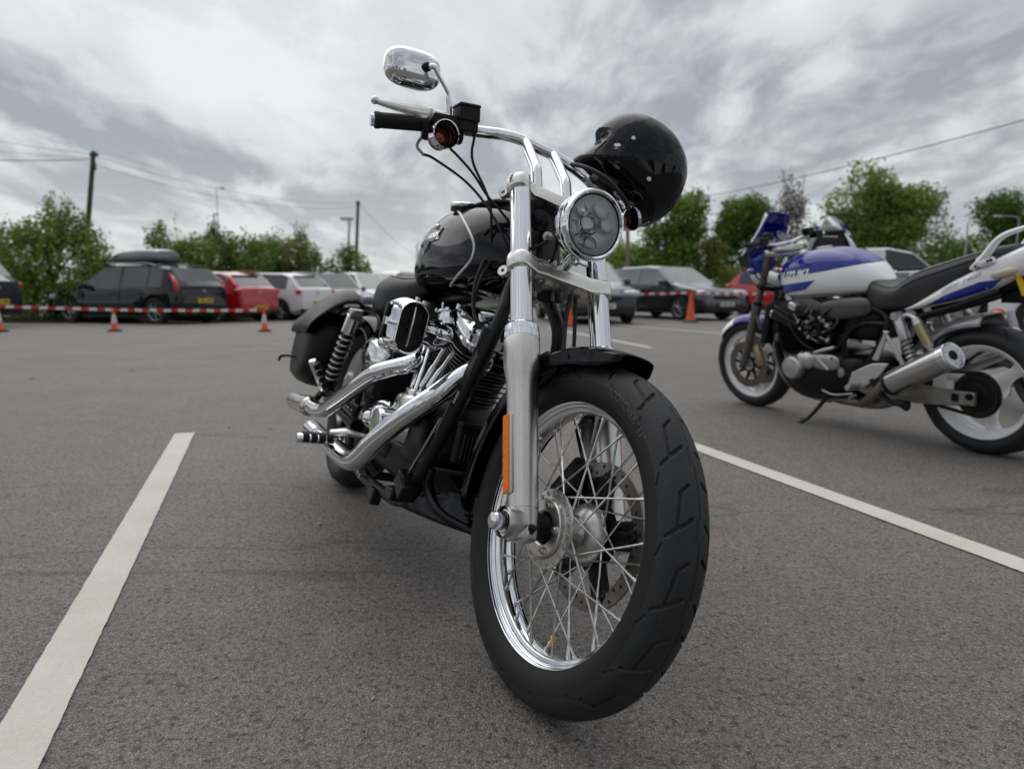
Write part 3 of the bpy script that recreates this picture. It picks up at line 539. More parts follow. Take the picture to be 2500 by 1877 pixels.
def side_text(txt, size, ang, r0, flip=False, name='sidewall_lettering', bold=0.0):
    """raised lettering on the right sidewall; ang = centre angle (deg, from forward, towards up)"""
    vs, fs = text_verts(txt, size, bold=bold)
    half = TQ[:len(TQ)//2+1]; rs = half[:, 1]; ys = half[:, 0]
    out = []
    for x, y, _ in vs:
        r = r0+y; aa = R_(ang)-x/r0
        yy = np.interp(r, rs, ys)-.0007
        out.append((AXLE[0]+r*math.cos(aa), yy, AXLE[2]+r*math.sin(aa)))
    mb = MB(); mb.add(out, fs); return H(mb, name, LETTER, fw, True, flatsh=True)
RP = [(-.0365, .2585), (-.0374, .2565), (-.0360, .2540), (-.0345, .2532), (-.0325, .2540), (-.0305, .2525), (-.0300, .2495), (-.0285, .2478), (-.0262, .2484), (-.0243, .2470), (-.0236, .2438), (-.0220, .2418), (-.0195, .2412), (-.0180, .2380), (-.0172, .2345), (-.0150, .2325), (-.0115, .2318), (-.005, .2298)]
mb = MB(); prof = RP+[(-a, b) for a, b in RP[::-1]]; mb.lathe(prof+[(.030, .2585), (.02, .243), (.01, .2335), (-.01, .2335), (-.02, .243), (-.030, .2585)], AXLE, (0, 1, 0), 160, closed=True)
H(mb, 'rim', CHROME, fw, True, sharp=50)
def pol(r, a, y): return V3((AXLE[0]+r*math.cos(a), y, AXLE[2]+r*math.sin(a)))
for i in range(40):
    a = 2*math.pi*(i+.5)/40; sd_ = -1 if i % 2 else 1; k = 1 if (i//2) % 2 else -1
    hr, hy = (.0665, -.047) if sd_ < 0 else (.052, .040)
    ha = a+k*R_(48 if sd_ < 0 else 62); p0 = pol(hr, ha, hy*1.0); p1 = pol(.2305, a, sd_*.006)
    d = unit(p1-p0); mb = MB(); mb.tube([p0, p1-d*.016], .0021, 8)
    mb.tube([p1-d*.0195, p1-d*.0165, p1-d*.004], [.0026, .0031, .0031], 8); mb.tube([p1-d*.005, p1+d*.001], [.0044, .0050], 10)
    mb.cyl(p0-d*.003, p0+d*.004, .0028, n=8)
    H(mb, 'spoke', SPOKE, fw, True)
# hub
mb = MB()
mb.lathe([(-.0505, .0745), (-.0515, .0755), (-.0530, .0748), (-.0535, .0600), (-.0545, .0575), (-.0620, .0560), (-.0640, .0535), (-.0645, .034), (-.062, .030), (-.050, .029), (-.045, .040), (-.030, .034), (-.010, .030), (.010, .034), (.020, .050), (.033, .060), (.040, .062), (.046, .058), (.048, .03)], AXLE, (0, 1, 0), 72)
mb.lathe([(-.0505, .0745), (-.047, .0745), (-.045, .040)], AXLE, (0, 1, 0), 72)
H(mb, 'hub', mat('hub_alloy', (.58, .57, .54), 1.0, .30, noise=.25, nscale=35), fw, True, sharp=25)
mb = MB()
for i in range(20):
    a = 2*math.pi*(i+.3)/20; mb.lathe([(-.0532, .0052), (-.0549, .0046), (-.0549, .0028), (-.0536, .0022)], pol(.0668, a, 0), (0, 1, 0), 12)
H(mb, 'spoke_heads', BRUSHED, fw, True)
mb = MB()
for i in range(5):
    a = 2*math.pi*(i+.15)/5; p = pol(.044, a, 0); mb.lathe([(-.064, .0085), (-.0645, .0085), (-.0655, .0062), (-.0700, .0058), (-.0715, .0048), (-.0715, .0028), (-.0680, .0026), (-.0680, 0.0003)], p, (0, 1, 0), 12)
mb.split('hub_bolt', BRUSHED, fw, steer)
mb = MB(); mb.lathe([(-.050, .029), (-.060, .0275), (-.085, .025), (-.10, .024)], AXLE, (0, 1, 0), 40); mb.lathe([(.045, .028), (.10, .024)], AXLE, (0, 1, 0), 40)
mb.split('axle_spacer', MATTE, fw, steer)
# brake disc on the left side
bd = MB(); Y = .060
bd.lathe([(Y-.0025, .116), (Y-.0025, .146), (Y+.0025, .146), (Y+.0025, .116)], AXLE, (0, 1, 0), 120, closed=True)
bdo = H(bd, 'brake_disc', BRUSHD, fw, True, sharp=20)
mb = MB()
for i in range(40):
    a = 2*math.pi*i/40; mb.disc(pol(.124+.0065*(i % 3), a, Y-.0031), (0, -1, 0), .0033, 10)
H(mb, 'disc_holes', MATTE, bdo, True)
mb = MB(); mb.lathe([(Y-.006, .030), (Y-.006, .060), (Y-.004, .070)], AXLE, (0, 1, 0), 60); mb.lathe([(Y+.002, .030), (Y+.002, .070)], AXLE, (0, 1, 0), 60)
for i in range(5):
    a = 2*math.pi*i/5+.3
    for da in (-.30, .0, .30):
        p0 = pol(.060, a+da*.9, Y-.001); p1 = pol(.118, a+da*.55, Y-.001); mb.tube([p0, (p0+p1)/2, p1], [.013, .010, .009], 8, flat=.35, hint=(0, 1, 0))
    mb.lathe([(Y-.007, .0125), (Y-.008, .011), (Y-.008, .004)], pol(.116, a, 0), (0, 1, 0), 16)
H(mb, 'disc_carrier', MATTE, bdo, True)
mb = MB(); p = pol(.229, R_(-78), -.003); d = unit(AXLE-p); d[1] = 0
mb.tube([p, p+d*.013], .0042, 12); o_ = H(mb, 'valve_stem', RUBBER, fw, True)
mb = MB(); mb.tube([p+d*.011, p+d*.014, p+d*.016, p+d*.031, p+d*.034], [.0045, .0060, .0064, .0056, .0035], 6); H(mb, 'valve_cap', mat('gold_cap', (.85, .42, .03), .7, .25), fw, True, sharp=20)

# ---- forks --------------------------------------------------------
for sy in (-1, 1):
    y = sy*.1085
    fk = MB(); fk.cyl(FK(.375, y), FK(.822, y), .0245, n=40); fo = H(fk, 'fork_tube', CHROME, harley, True)
    if sy < 0:
        mb = MB(); mb.lathe([(.822, .0245), (.826, .020), (.8265, .0003)], FK(0, y), AXD, 32); H(mb, 'fork_cap', CHROME, fo, True)
    s_ = MB()
    s_.lathe([(.418, .0265), (.421, .0275), (.4205, .0330), (.416, .0368), (.404, .0378), (.4035, .0366), (.4015, .0366), (.401, .0382), (.386, .0386)], FK(0, y), AXD, 56)
    H(s_, 'dust_seal', CHROME, fo, True, sharp=25)
    s_ = MB()
    s_.lathe([(.387, .0378), (.384, .0388), (.345, .0388), (.325, .0378), (.298, .0335), (.285, .0322), (.05, .0300), (.028, .0298)], FK(0, y), AXD, 56)
    s_.lathe([(.028, .0298), (.0275, .0288), (.0255, .0288), (.025, .0300), (.008, .0300), (-.020, .0285), (-.030, .024), (-.034, .012), (-.0345, .0003)], FK(0, y), AXD, 56)
    s_.mi = 0
    s_.lathe([(-.030, .0285), (-.026, .0300), (.004, .0300), (.012, .0285)], FK(0, y*1.16, 0), (0, 1, 0), 40)
    s_.tube([FK(.0, y*1.16-sy*.022), FK(.0, y*1.16+sy*.020)], .0275, 36)
    so = H(s_, 'fork_slider', SLIDER, fo, True, sharp=30)
    mb = MB(); mb.tube([FK(-.020, y, .020), FK(-.010, y, .033)], .0075, 12); H(mb, 'pinch_bolt', MATTE, so, True)
    # axle nut
    mb = MB(); yy = sy*.148
    mb.lathe([(0, .0225), (sy*.003, .0225), (sy*.0032, .0205), (sy*.006, .0205)], (AXLE[0], yy, AXLE[2]), (0, 1, 0), 36); mb.lathe([(sy*.006, .0165), (sy*.024, .0165), (sy*.029, .0140), (sy*.030, .0003)], (AXLE[0], yy, AXLE[2]), (0, 1, 0), 6 if sy > 0 else 36)
    H(mb, 'axle_nut', CHROME, so, True, sharp=25)
    # reflector
    t0, t1 = .055, .215; yo = y+sy*.0325; rf = MB()
    poly = [(t0, -.010), (t0+.004, -.0125), (t1-.004, -.0125), (t1, -.010), (t1, .010), (t1-.004, .0125), (t0+.004, .0125), (t0, .010)]
    rf.prism(poly, FK(0, yo, -.002), AXD, NF, (0, sy, 0), .006); r2 = MB(); r2.prism([(a+(.0015 if a < .13 else -.0015), b*.86) for a, b in poly], FK(0, yo+sy*.0042, -.002), AXD, NF, (0, sy, 0), .003)
    ro = H(rf, 'side_reflector', mat('reflector_back', (.62, .60, .55), 0, .4), so, True, bevel=.001); H(r2, 'reflector_lens', AMBER, ro, True, bevel=.0008)

# ---- triple clamps ----------------------------------------------------
def clamp(t, h, name, front, rear, ringr, dipn):
    out = []
    L_ = .1085
    for a in np.linspace(-100, 100, 15): out.append((-L_-ringr*math.cos(R_(a))*1.0 if False else -L_+ringr*math.cos(R_(180-a)), ringr*math.sin(R_(a))))
    # (lateral, forward) outline, right ring then front edge to left ring then rear edge back
    pts = []
    for a in np.linspace(-70, 75, 12): pts.append((-L_-ringr*math.cos(R_(a)), ringr*math.sin(R_(a))))
    fe = [(-.075, front*.9), (-.05, front), (-.02, front*dipn), (.02, front*dipn), (.05, front), (.075, front*.9)]
    pts += fe
    for a in np.linspace(75, -70, 12): pts.append((L_+ringr*math.cos(R_(a)), ringr*math.sin(R_(a))))
    pts += [(.075, rear*.55), (.04, rear), (0, rear*1.05), (-.04, rear), (-.075, rear*.55)]
    rings = []
    for dz, sc in ((-h/2, .90), (-h/2+.003, .955), (-h/4, .99), (0, 1.0), (h/4, .985), (h/2-.005, .92), (h/2-.001, .80), (h/2, .70)):
        ring = []
        for l, f in pts:
            sgn = -1 if l < 0 else 1; cl = sgn*min(abs(l), L_)
            ll = cl+(l-cl)*sc; ring.append(FK(t+dz, ll, f*sc+(-.004 if sc < .9 else 0)))
        rings.append(ring)
    mb = MB(); mb.grid(rings, True, True); return H(mb, name, POLISH, harley, True, sharp=60)
lc = clamp(.583, .042, 'lower_triple_clamp', .020, -.075, .0335, .95)
uc_ = clamp(.801, .038, 'upper_triple_clamp', .010, -.070, .0335, .9)
mb = MB()     # underside webs and holes of the lower clamp
for yy in (-.055, 0, .055): mb.box(FK(.5635, yy, -.032), (.006, .006, .05), np.stack([NF, V3((0, 1, 0)), AXD], 1))
mb.tube([FK(.566, -.07, -.02), FK(.561, -.03, -.045)], .006, 8); mb.tube([FK(.566, .07, -.02), FK(.561, .03, -.045)], .006, 8)
for yy in (-.05, .03): mb.lathe([(.5665, .013), (.5605, .013), (.5605, .008), (.5665, .007)], FK(0, yy, -.012), AXD, 20)
H(mb, 'casting_ribs', DULL, lc, True)
for nm, t, o_ in (('clamp_lug', .571, lc), ('clamp_lug', .790, uc_)):
    mb = MB(); c = FK(t, -.1085-.024, -.034); mb.lathe([(-.006, .0045), (-.006, .0125), (.006, .0125), (.006, .0045)], c, (NF*.5+V3((0, -.85, 0))), 24, closed=True)
    mb.tube([c+V3((0, .008, 0))-NF*.0, FK(t, -.1085-.010, -.022)], .009, 10); H(mb, nm, POLISH, o_, True)
mb = MB(); mb.cyl(FK(.56, 0, -.056), FK(.83, 0, -.056), .024, n=32); H(mb, 'steering_stem', BLACK, harley, True)
mb = MB(); mb.cyl(FK(.61, 0, -.056), FK(.775, 0, -.056), .036, n=32); mb.lathe([(.61, .036), (.603, .042), (.60, .03)], FK(0, 0, -.056), AXD, 32)
mb.tube([FK(.62, -.02, -.08), FK(.66, -.055, -.055), FK(.71, -.045, -.03)], .012, 10, k=4)
mb.lathe([(-.012, .022), (-.006, .026), (.004, .025), (.008, .018), (.008, .006), (.002, .004)], FK(.735, -.045, -.012), unit(V3((.8, -.5, -.2))), 24)
H(mb, 'steering_neck', BLACK)
mb = MB(); mb.lathe([(.008, .017), (.010, .011), (.018, .010), (.020, .004)], FK(.735, -.045, -.012), unit(V3((.8, -.5, -.2))), 6); H(mb, 'lock_bolt', BLACK)

# ---- headlight -----------------------------------------------------------
HC = V3((1.424, 0, .962)); HD = unit((1, .0, .02)); HR = .0785
hl = MB(); hl.lathe([(.004, HR-.0105), (.008, HR-.006), (.007, HR-.002), (.001, HR+.0005), (-.010, HR+.001), (-.020, HR-.001), (-.024, HR-.004), (-.0245, HR-.006), (-.028, HR-.0045), (-.045, HR-.006), (-.075, HR-.020), (-.095, HR-.045), (-.102, HR-.07), (-.1025, .0005)], HC, HD, 72)
hlo = H(hl, 'headlight', CHROME, harley, True, sharp=30)
mb = MB(); mb.lathe([(.0045, HR-.0105), (.003, HR-.0130), (.001, HR-.0135)], HC, HD, 64); H(mb, 'lens_gasket', RUBBER, hlo, True)
mb = MB(); u, v, w = frame(HD); LR = HR-.014
mb.lathe([(.001, LR), (-.002, LR*.96), (-.012, LR*.80), (-.021, LR*.5), (-.023, .0005)], HC, HD, 56); H(mb, 'headlight_reflector', mat('lamp_reflector', (.97, .98, .99), .10, .35, noise=.12, nscale=70), hlo, True)
def lamp_ball(a, b, r, nm='projector_lens', dp=-.015):
    c = HC+u*a+v*b+HD*dp
    k = MB(); k.lathe([(-.012, r*1.15), (.002, r*1.22), (.004, r*1.14), (.001, r*1.03)], c, HD, 36); q = H(k, 'projector_ring', CHROME, hlo, True)
    k = MB(); k.lathe([(.004, r), (-.001, r*.92), (-.006, r*.70), (-.009, r*.38), (-.010, .0004)], c, unit(HD+V3((0, 0, .12))), 36)
    H(k, nm, mat('projector_glass', (.62, .64, .68), 1.0, .06, coat=1.0, noise=.5, nscale=45), q, True)
# u is lateral, v is up (frame built from HD)
su = 1 if u[1] < 0 else -1
lamp_ball(su*.005, .002, .0220)
lamp_ball(su*.039, -.019, .0150); lamp_ball(-su*.011, -.040, .0150)
mb = MB()     # upper facets
for (a, b, r, tl) in ((-su*.016, .038, .020, .4), (su*.034, .024, .016, .2), (-su*.040, .012, .017, .3)):
    c = HC+u*a+v*b+HD*(-.010); mb.lathe([(-.006, r*.2), (-.004, r*.8), (.003, r), (.004, r*1.05), (.002, r*1.08)], c, unit(HD+u*(-a*4)*tl+V3((0, 0, .42))), 24)
H(mb, 'reflector_facets', CHROME, hlo, True)
mb = MB()
mb.prism([(-.045, -.052), (-.02, -.062), (.02, -.062), (.04, -.052), (.03, -.046), (-.035, -.046)], HC+HD*(-.014), u, v, HD, .006)
mb.box(HC+u*su*.012-v*.028+HD*(-.012), (.008, .008, .008)); H(mb, 'lamp_bezel_detail', DULL, hlo, True, bevel=.001)
mb = MB(); mb.lathe([(-.0005, LR+.001), (.004, LR*.9), (.009, LR*.55), (.0105, .0005)], HC, HD, 56); H(mb, 'headlight_glass', CLEAR, hlo, True)
mb = MB(); mb.tube([FK(.60, 0, .012), FK(.615, 0, .055), HC-HD*.045-V3((0, 0, .074))], [.013, .012, .010], 14, k=4); mb.lathe([(-.012, .010), (.012, .010)], HC-HD*.045-V3((0, 0, .080)), (0, 1, 0), 20)
mb.tube([FK(.62, -.022, .0), FK(.60, -.022, -.002)], .010, 10)
H(mb, 'headlight_bracket', CHROME, harley, True)
mb = MB(); cc = HC-HD*.012-V3((0, -.004, HR+.005)); mb.box(cc, (.016, .020, .010)); mb.tube([cc+V3((0, -.016, -.003)), cc+V3((0, .016, -.003))], .0045, 8); H(mb, 'bezel_clamp', CHROME, hlo, True, bevel=.001)
mb = MB(); c = HC-HD*.062+V3((0, -.064, -.045)); mb.tube([c+V3((0, .02, 0)), c], .006, 10); mb.tube([c, c-V3((0, .010, 0))], .0105, 6); mb.tube([c-V3((0, .010, 0)), c-V3((0, .014, 0))], .007, 12); H(mb, 'adjuster_bolt', BRUSHED, hlo, True)

# ---- handlebar ------------------------------------------------------------
RB = .0145
half = [(1.060, 0, 1.198), (1.061, .05, 1.198), (1.072, .10, 1.188), (1.086, .14, 1.174), (1.084, .20, 1.156), (1.068, .26, 1.143), (1.050, .32, 1.131), (1.030, .435, 1.096)]
halfL = half[:5]+[(1.060, .26, 1.150), (1.030, .32, 1.147), (.985, .41, 1.140), (.975, .43, 1.138)]
path = [(x, -y, z) for x, y, z in half[::-1]]+halfL[1:]
mb = MB(); mb.tube(path, RB, 20, k=6)
hbo = H(mb, 'handlebar', CHROME, harley, True)
for sy in (-1, 1):
    mb = MB(); mb.tube([(1.060, sy*.045, 1.196), (1.085, sy*.045, 1.180), (1.150, sy*.045, 1.125), (1.172, sy*.045, 1.105), (1.190, sy*.045, 1.075), (1.214, sy*.045, 1.035)], RB, 20, k=5); H(mb, 'riser', CHROME, hbo, True)
def barp(y):      # point on the bar axis
    P = np.array(half if y < 0 else halfL); a = abs(y); return V3((np.interp(a, P[:, 1], P[:, 0]), y, np.interp(a, P[:, 1], P[:, 2])))
for sy in (-1, 1):
    a, b = barp(sy*.318), barp(sy*.425); d = unit(b-a)
    g = MB(); g.lathe([(0, .0165), (.001, .0185), (.100, .0185), (.104, .0200), (.112, .0200), (.115, .0175), (.1155, .0004)], a, d, 32); H(g, 'grip', RUBBER, hbo, True, sharp=30)
    # switch housing
    p0, p1 = barp(sy*.215), barp(sy*.323)
    k = MB(); m_ = (p0+p1)/2; dd = unit(p1-p0); uu, vv, ww = frame(dd)
    rings = []
    for t, s1 in ((-.052, .8), (-.05, 1), (.0, 1.05), (.045, 1), (.05, .85)):
        rings.append([m_+dd*t+s1*(.0235*math.copysign(abs(math.cos(x))**.7, math.cos(x))*uu+.0285*math.copysign(abs(math.sin(x))**.7, math.sin(x))*vv)-V3((0, 0, .008)) for x in np.linspace(0, 2*math.pi, 24, endpoint=False)])
    k.grid(rings); k.box(m_+V3((.012, 0, -.030)), (.030, .052, .030)); so = H(k, 'switch_housing', MATTE, hbo, True, bevel=.003)
    # master cylinder body and reservoir
    k = MB(); c = barp(sy*.218)+V3((.034, 0, .030))
    if sy < 0:
        MR = np.array(Matrix.Rotation(R_(14), 3, 'X')); c = V3((1.100, -.231, 1.172)); q_ = lambda a, b, d: c+MR@V3((a, b, d))
        k.box(q_(0, .002, .006), (.050, .054, .034), MR); k.box(q_(0, .002, .026), (.053, .057, .009), MR); k.box(q_(-.004, -.050, -.014), (.034, .070, .026), MR); k.box(q_(0, .002, -.020), (.040, .050, .030), MR)
        H(k, 'brake_master_cylinder', MATTE, hbo, True, bevel=.006, seg=3)
    else:
        k.box(c+V3((0, -.02, -.01)), (.04, .07, .03)); H(k, 'clutch_perch', MATTE, hbo, True, bevel=.005)
    # lever
    pv = V3((1.094, sy*.318, 1.147)); tip = V3((1.090, sy*.446, 1.123)); dl = V3((0, 0, 0)) if sy < 0 else V3((-.045, -.02, .040)); pv = pv+dl*.4
    q = [pv, V3((1.100, sy*.338, 1.140)), V3((1.102, sy*.365, 1.133)), V3((1.098, sy*.400, 1.127)), V3((1.092, sy*.434, 1.123)), tip]
    q = [q[0]]+[p_+dl*f_ for p_, f_ in zip(q[1:], (.6, .8, .95, 1, 1))]; tip = q[-1]
    k = MB(); k.tube(q, [.0150, .0145, .0120, .0092, .0070, .0066], 16, k=4, flat=.62, hint=(1, 0, 0)); k.sell(tip+V3((0, sy*.004, 0)), (.0095, .0095, .0095), nu=18, nv=10)
    k.tube([pv+V3((-.004, -sy*.050, .010)), pv+V3((0, -sy*.012, .002)), pv], [.012, .013, .0165], 14); H(k, 'brake_lever' if sy < 0 else 'clutch_lever', POLISH, hbo, True)
    # mirror
    st = MB(); b0 = V3((1.085, sy*.270, 1.165)); st.tube([b0, b0+V3((0, sy*.008, .030)), b0+V3((0, sy*.012, .040))], [.0095, .0080, .0055], 14)
    mt_ = V3((1.068, sy*.312, 1.268)) if True else None
    st.tube([b0+V3((0, sy*.011, .038)), b0+V3((.001, sy*.016, .050)), V3((1.088, sy*.325, 1.246)), V3((1.086, sy*.334, 1.257)), V3((1.073, sy*.346, 1.255))], [.0056, .0050, .0050, .0066, .0070], 14, k=4)
    mo = H(st, 'mirror_stem', CHROME, hbo, True)
    mc = V3((1.050, sy*.371, 1.247)); nrm = unit((-1, sy*.10, -.05)); uu, vv, ww = frame(nrm); cr_, sr_ = math.cos(sy*R_(13)), math.sin(sy*R_(13)); uu, vv = uu*cr_+vv*sr_, vv*cr_-uu*sr_   # ww points to the rider
    W_, H_ = .072, .045
    def se(s, a, b, e=3.0):
        out = []
        for x in np.linspace(0, 2*math.pi, 56, endpoint=False):
            cx, sx = math.cos(x), math.sin(x); out.append((s*a*math.copysign(abs(cx)**(2/e), cx), s*b*math.copysign(abs(sx)**(2/e), sx)))
        return out
    rings = []
    for dpt, s in ((.018, .93), (.019, .985), (.014, 1.0), (.004, .995), (-.004, .955), (-.012, .84), (-.017, .66), (-.020, .40), (-.021, .10)):
        rings.append([mc+ww*dpt+uu*a+vv*b*(1+.0) for a, b in se(s, W_, H_)])
    k = MB(); k.grid(rings, True, False); k.add(rings[-1], [tuple(range(56))]); sh = H(k, 'mirror_shell', CHROME, mo, True, sharp=50)
    k = MB(); k.add([mc+ww*.0165+uu*a+vv*b for a, b in se(.94, W_, H_)], [tuple(range(56))]); H(k, 'mirror_glass', mat('mirror_silver', (.85, .85, .86), 1, .02), mo, True)
    k = MB(); k.sell(V3((1.071, sy*.347, 1.255)), (.011, .011, .011), nu=20, nv=12); H(k, 'ball_joint', MATTE, mo, True)
    # indicator
    c = V3((1.140, sy*.287, 1.099)); D_ = unit((1, 0, .0)); r = .0315
    k = MB(); k.lathe([(.000, r*.80), (.012, r*.93), (.0165, r*1.0), (.018, r*.985), (.0165, r*1.04), (.008, r*1.05), (-.010, r*1.04), (-.030, r*.90), (-.046, r*.62), (-.054, r*.28), (-.056, .0004)], c, D_, 48)
    to = H(k, 'turn_signal', CHROME, hbo, True, sharp=30)
    k = MB(); k.lathe([(-.010, r*.88), (-.004, r*.80), (.002, r*.60), (.006, r*.32), (.0075, .0004)], c-D_*.020-V3((0, 0, r*.12)), D_, 40); H(k, 'signal_lens', AMBERG, to, True)
    k = MB(); k.lathe([(.0155, r*.985), (-.004, r*.93), (-.02, r*.9)], c, D_, 48); H(k, 'signal_hood', MATTE, to, True)
    k = MB(); k.tube([c-D_*.03+V3((0, 0, r*.8)), c-D_*.035+V3((0, -sy*.02, r*.8+.02)), barp(sy*.262)+V3((0.01, 0, -.008))], .008, 12, k=4); H(k, 'signal_stalk', CHROME, to, True)

# ---- cables -----------------------------------------------------------------
def cable(pts, r=.0032, name='cable', st=True, m=RUBBER, k=8): q = MB(); q.tube(pts, r, 8, k=k); return H(q, name, m, harley, st)
cable([(1.055, -.305, 1.112), (1.060, -.318, 1.075), (1.075, -.300, 1.055)], .0038, 'control_cable', m=DULL)
cable([(1.075, -.300, 1.057), (1.071, -.270, 1.058), (1.099, -.190, 1.030), (1.154, -.140, .979), (1.205, -.100, .914), (1.215, -.075, .87)], .0034, 'control_cable')
cable([(1.076, -.190, 1.165), (1.080, -.188, 1.140), (1.085, -.186, 1.105), (1.090, -.172, 1.075), (1.110, -.14, 1.03), (1.125, -.115, .985), (1.13, -.09, .90)], .0036, 'brake_hose')
cable([(1.115, -.258, 1.085), (1.118, -.228, 1.072), (1.118, -.180, 1.048), (1.125, -.135, 1.012), (1.145, -.10, .985), (1.150, -.06, .96)], .0034, 'signal_wire')
cable([(1.135, -.105, .86), (1.165, -.125, .80), (1.20, -.130, .735), (1.235, -.118, .70), (1.25, -.09, .72)], .0042, 'wiring_loop', False)
cable([(1.14, -.09, .86), (1.155, -.112, .79), (1.19, -.118, .715), (1.24, -.10, .69), (1.27, -.07, .72)], .0042, 'wiring_loop', False)
cable([(1.36, .03, .81), (1.40, .012, .74), (1.46, -.01, .66), (1.47, -.02, .62)], .0050, 'brake_hose', k=8)
cable([(1.36, .045, .81), (1.39, .045, .74), (1.41, .048, .68), (1.43, .060, .60), (1.46, .075, .52), (1.50, .09, .45)], .0045, 'brake_hose', k=8)
cable([(1.31, -.02, .84), (1.36, -.04, .90), (1.37, -.055, .925)], .004, 'headlight_wire')
cable([(1.30, -.09, .86), (1.335, -.08, .885), (1.36, -.065, .905)], .004, 'headlight_wire')
cable([(1.08, .10, 1.19), (1.17, .09, 1.165), (1.23, .12, 1.14), (1.25, .17, 1.11), (1.22, .22, 1.10), (1.15, .27, 1.13)], .006, 'clutch_cable')

# ---- front fender ---------------------------------------------------------------
def fender(cx, cz, R, a0, a1, hw, skirt, n=40, tipround=True):
    sec = []          # cross-section (lateral, radial offset)
    for s in np.linspace(-1, 1, 25):
        x = hw*math.copysign(min(1, abs(s)*1.45)**1.0, s) if abs(s) < .69 else hw*math.copysign(1.0, s)
        if abs(s) < .72: yv = -(.012*(abs(s)/.72)**2.6); xx = hw*.97*(s/.72)
        else: yv = -.012-skirt*((abs(s)-.72)/.28); xx = math.copysign(hw*(1.0-.0*abs(s)), s)
        sec.append((xx, yv))
    rings = []
    A = np.linspace(a0, a1, n)
    for i, a in enumerate(A):
        e = min(1.0, (i+.5)/7.5) if tipround else 1.0; e2 = math.sqrt(1-(1-e)**2)
        rings.append([V3((cx+(R+yv*min(1, e2*1.0))*math.cos(R_(a)), x*(.25+.75*e2), cz+(R+yv*e2)*math.sin(R_(a)))) for x, yv in sec])
    return rings
mb = MB(); mb.grid(fender(AXLE[0], AXLE[2], .3620, 79.5, 186, .071, .034, n=56), False, False)
H(mb, 'front_fender', GLOSS, harley, True, sharp=50, solid=.003)
mb = MB()
for sy in (-1, 1):
    mb.tube([V3((1.63+.352*math.cos(R_(112)), sy*.070, .332+.352*math.sin(R_(112)))), FK(.345, sy*.078, -.01)], .008, 10); mb.box(FK(.33, sy*.073, -.016), (.05, .008, .05), np.stack([NF, V3((0, 1, 0)), AXD], 1))
H(mb, 'fender_mount', BLACK, harley, True, bevel=.002)
# ---- front caliper (left) ----------------------------------------------------------
mb = MB(); c = pol(.128, R_(158), .0)
for yy, sx in ((.040, 1), (.082, .95)):
    pts = [pol(.155, R_(a), 0) for a in (120, 140, 160, 180, 195)]+[pol(.098, R_(a), 0) for a in (192, 170, 150, 128)]
    poly = [((p_[0]-AXLE[0]), (p_[2]-AXLE[2])) for p_ in pts]; mb.prism(poly, AXLE+V3((0, yy, 0)), (1, 0, 0), (0, 0, 1), (0, 1 if yy > .06 else -1, 0), .030, .86)
mb.prism([((p_[0]-AXLE[0]), (p_[2]-AXLE[2])) for p_ in [pol(.168, R_(a), 0) for a in (125, 160, 190)]+[pol(.150, R_(a), 0) for a in (188, 128)]], AXLE+V3((0, .061, 0)), (1, 0, 0), (0, 0, 1), (0, 1, 0), .05)
H(mb, 'brake_caliper', MATTE, harley, True, bevel=.006)
mb = MB(); mb.tube([FK(.34, .085, -.03), FK(.26, .085, -.03)], .017, 20); mb.tube([FK(.255, .085, -.03), FK(.245, .085, -.03)], .022, 20); mb.tube([FK(.245, .085, -.03), FK(.12, .085, -.03)], [.016, .019], 16)
H(mb, 'speed_sensor_tube', DULL, harley, True)

# ---- tank -----------------------------------------------------------------------------
TS = [(1.200, .030, .87, .975), (1.165, .075, .835, .990), (1.09, .128, .805, 1.015), (1.00, .150, .790, 1.031), (.88, .157, .786, 1.044), (.76, .151, .786, 1.046), (.65, .130, .790, 1.030), (.56, .095, .797, .995), (.50, .055, .805, .94), (.475, .018, .83, .90)]
TSI = np.array(cr(TS, 8))[::-1]
def tankp(x, th, off=0.0):
    a, zb, zt = (np.interp(x, TSI[:, 0], TSI[:, i]) for i in (1, 2, 3)); c = zb+(zt-zb)*.33; b = (zt-c) if math.sin(th) > 0 else (c-zb); cs, sn = math.cos(th), math.sin(th)
    yy = (a+off)*math.copysign(abs(cs)**(.80 if sn > 0 else .5), cs); zz = (b+off)*math.copysign(abs(sn)**(.92 if sn > 0 else .7), sn)
    if sn > 0: zz -= .0
    return V3((x, yy, c+zz))
mb = MB(); mb.grid([[tankp(x, th) for th in np.linspace(0, 2*math.pi, 64, endpoint=False)] for x in TSI[::-1, 0]]); tk = H(mb, 'fuel_tank', GLOSS, sharp=70)
mb = MB()      # pinstripe: forward on the flank, swept back over the top and below
def stripe_x(th): return .69+.41*max(0, math.cos(abs(th)*(1.3 if th > 0 else .87)))**.9
ths = np.linspace(R_(-62), R_(66), 46)
for sgn in (-1, 1):
    pa = []; 
    for th in ths: pa.append(tankp(stripe_x(th), math.pi-th if sgn < 0 else th, .0006))
    mb.tube(pa, .0034, 8)
H(mb, 'pinstripe', mat('silver_stripe', (.60, .62, .64), .2, .35), tk)
cp = tankp(.835, R_(118)); cn = unit((.05, -.25, 1))
mb = MB(); mb.lathe([(-.006, .036), (.006, .036), (.0065, .034)], cp, cn, 40); H(mb, 'cap_seat', BLACK, tk)
mb = MB(); prof = [(.006, .034), (.010, .0355), (.016, .0345), (.019, .031), (.0205, .022), (.0205, .0004)]; mb.lathe(prof, cp, cn, 48); H(mb, 'fuel_cap', CHROME, tk, sharp=30)
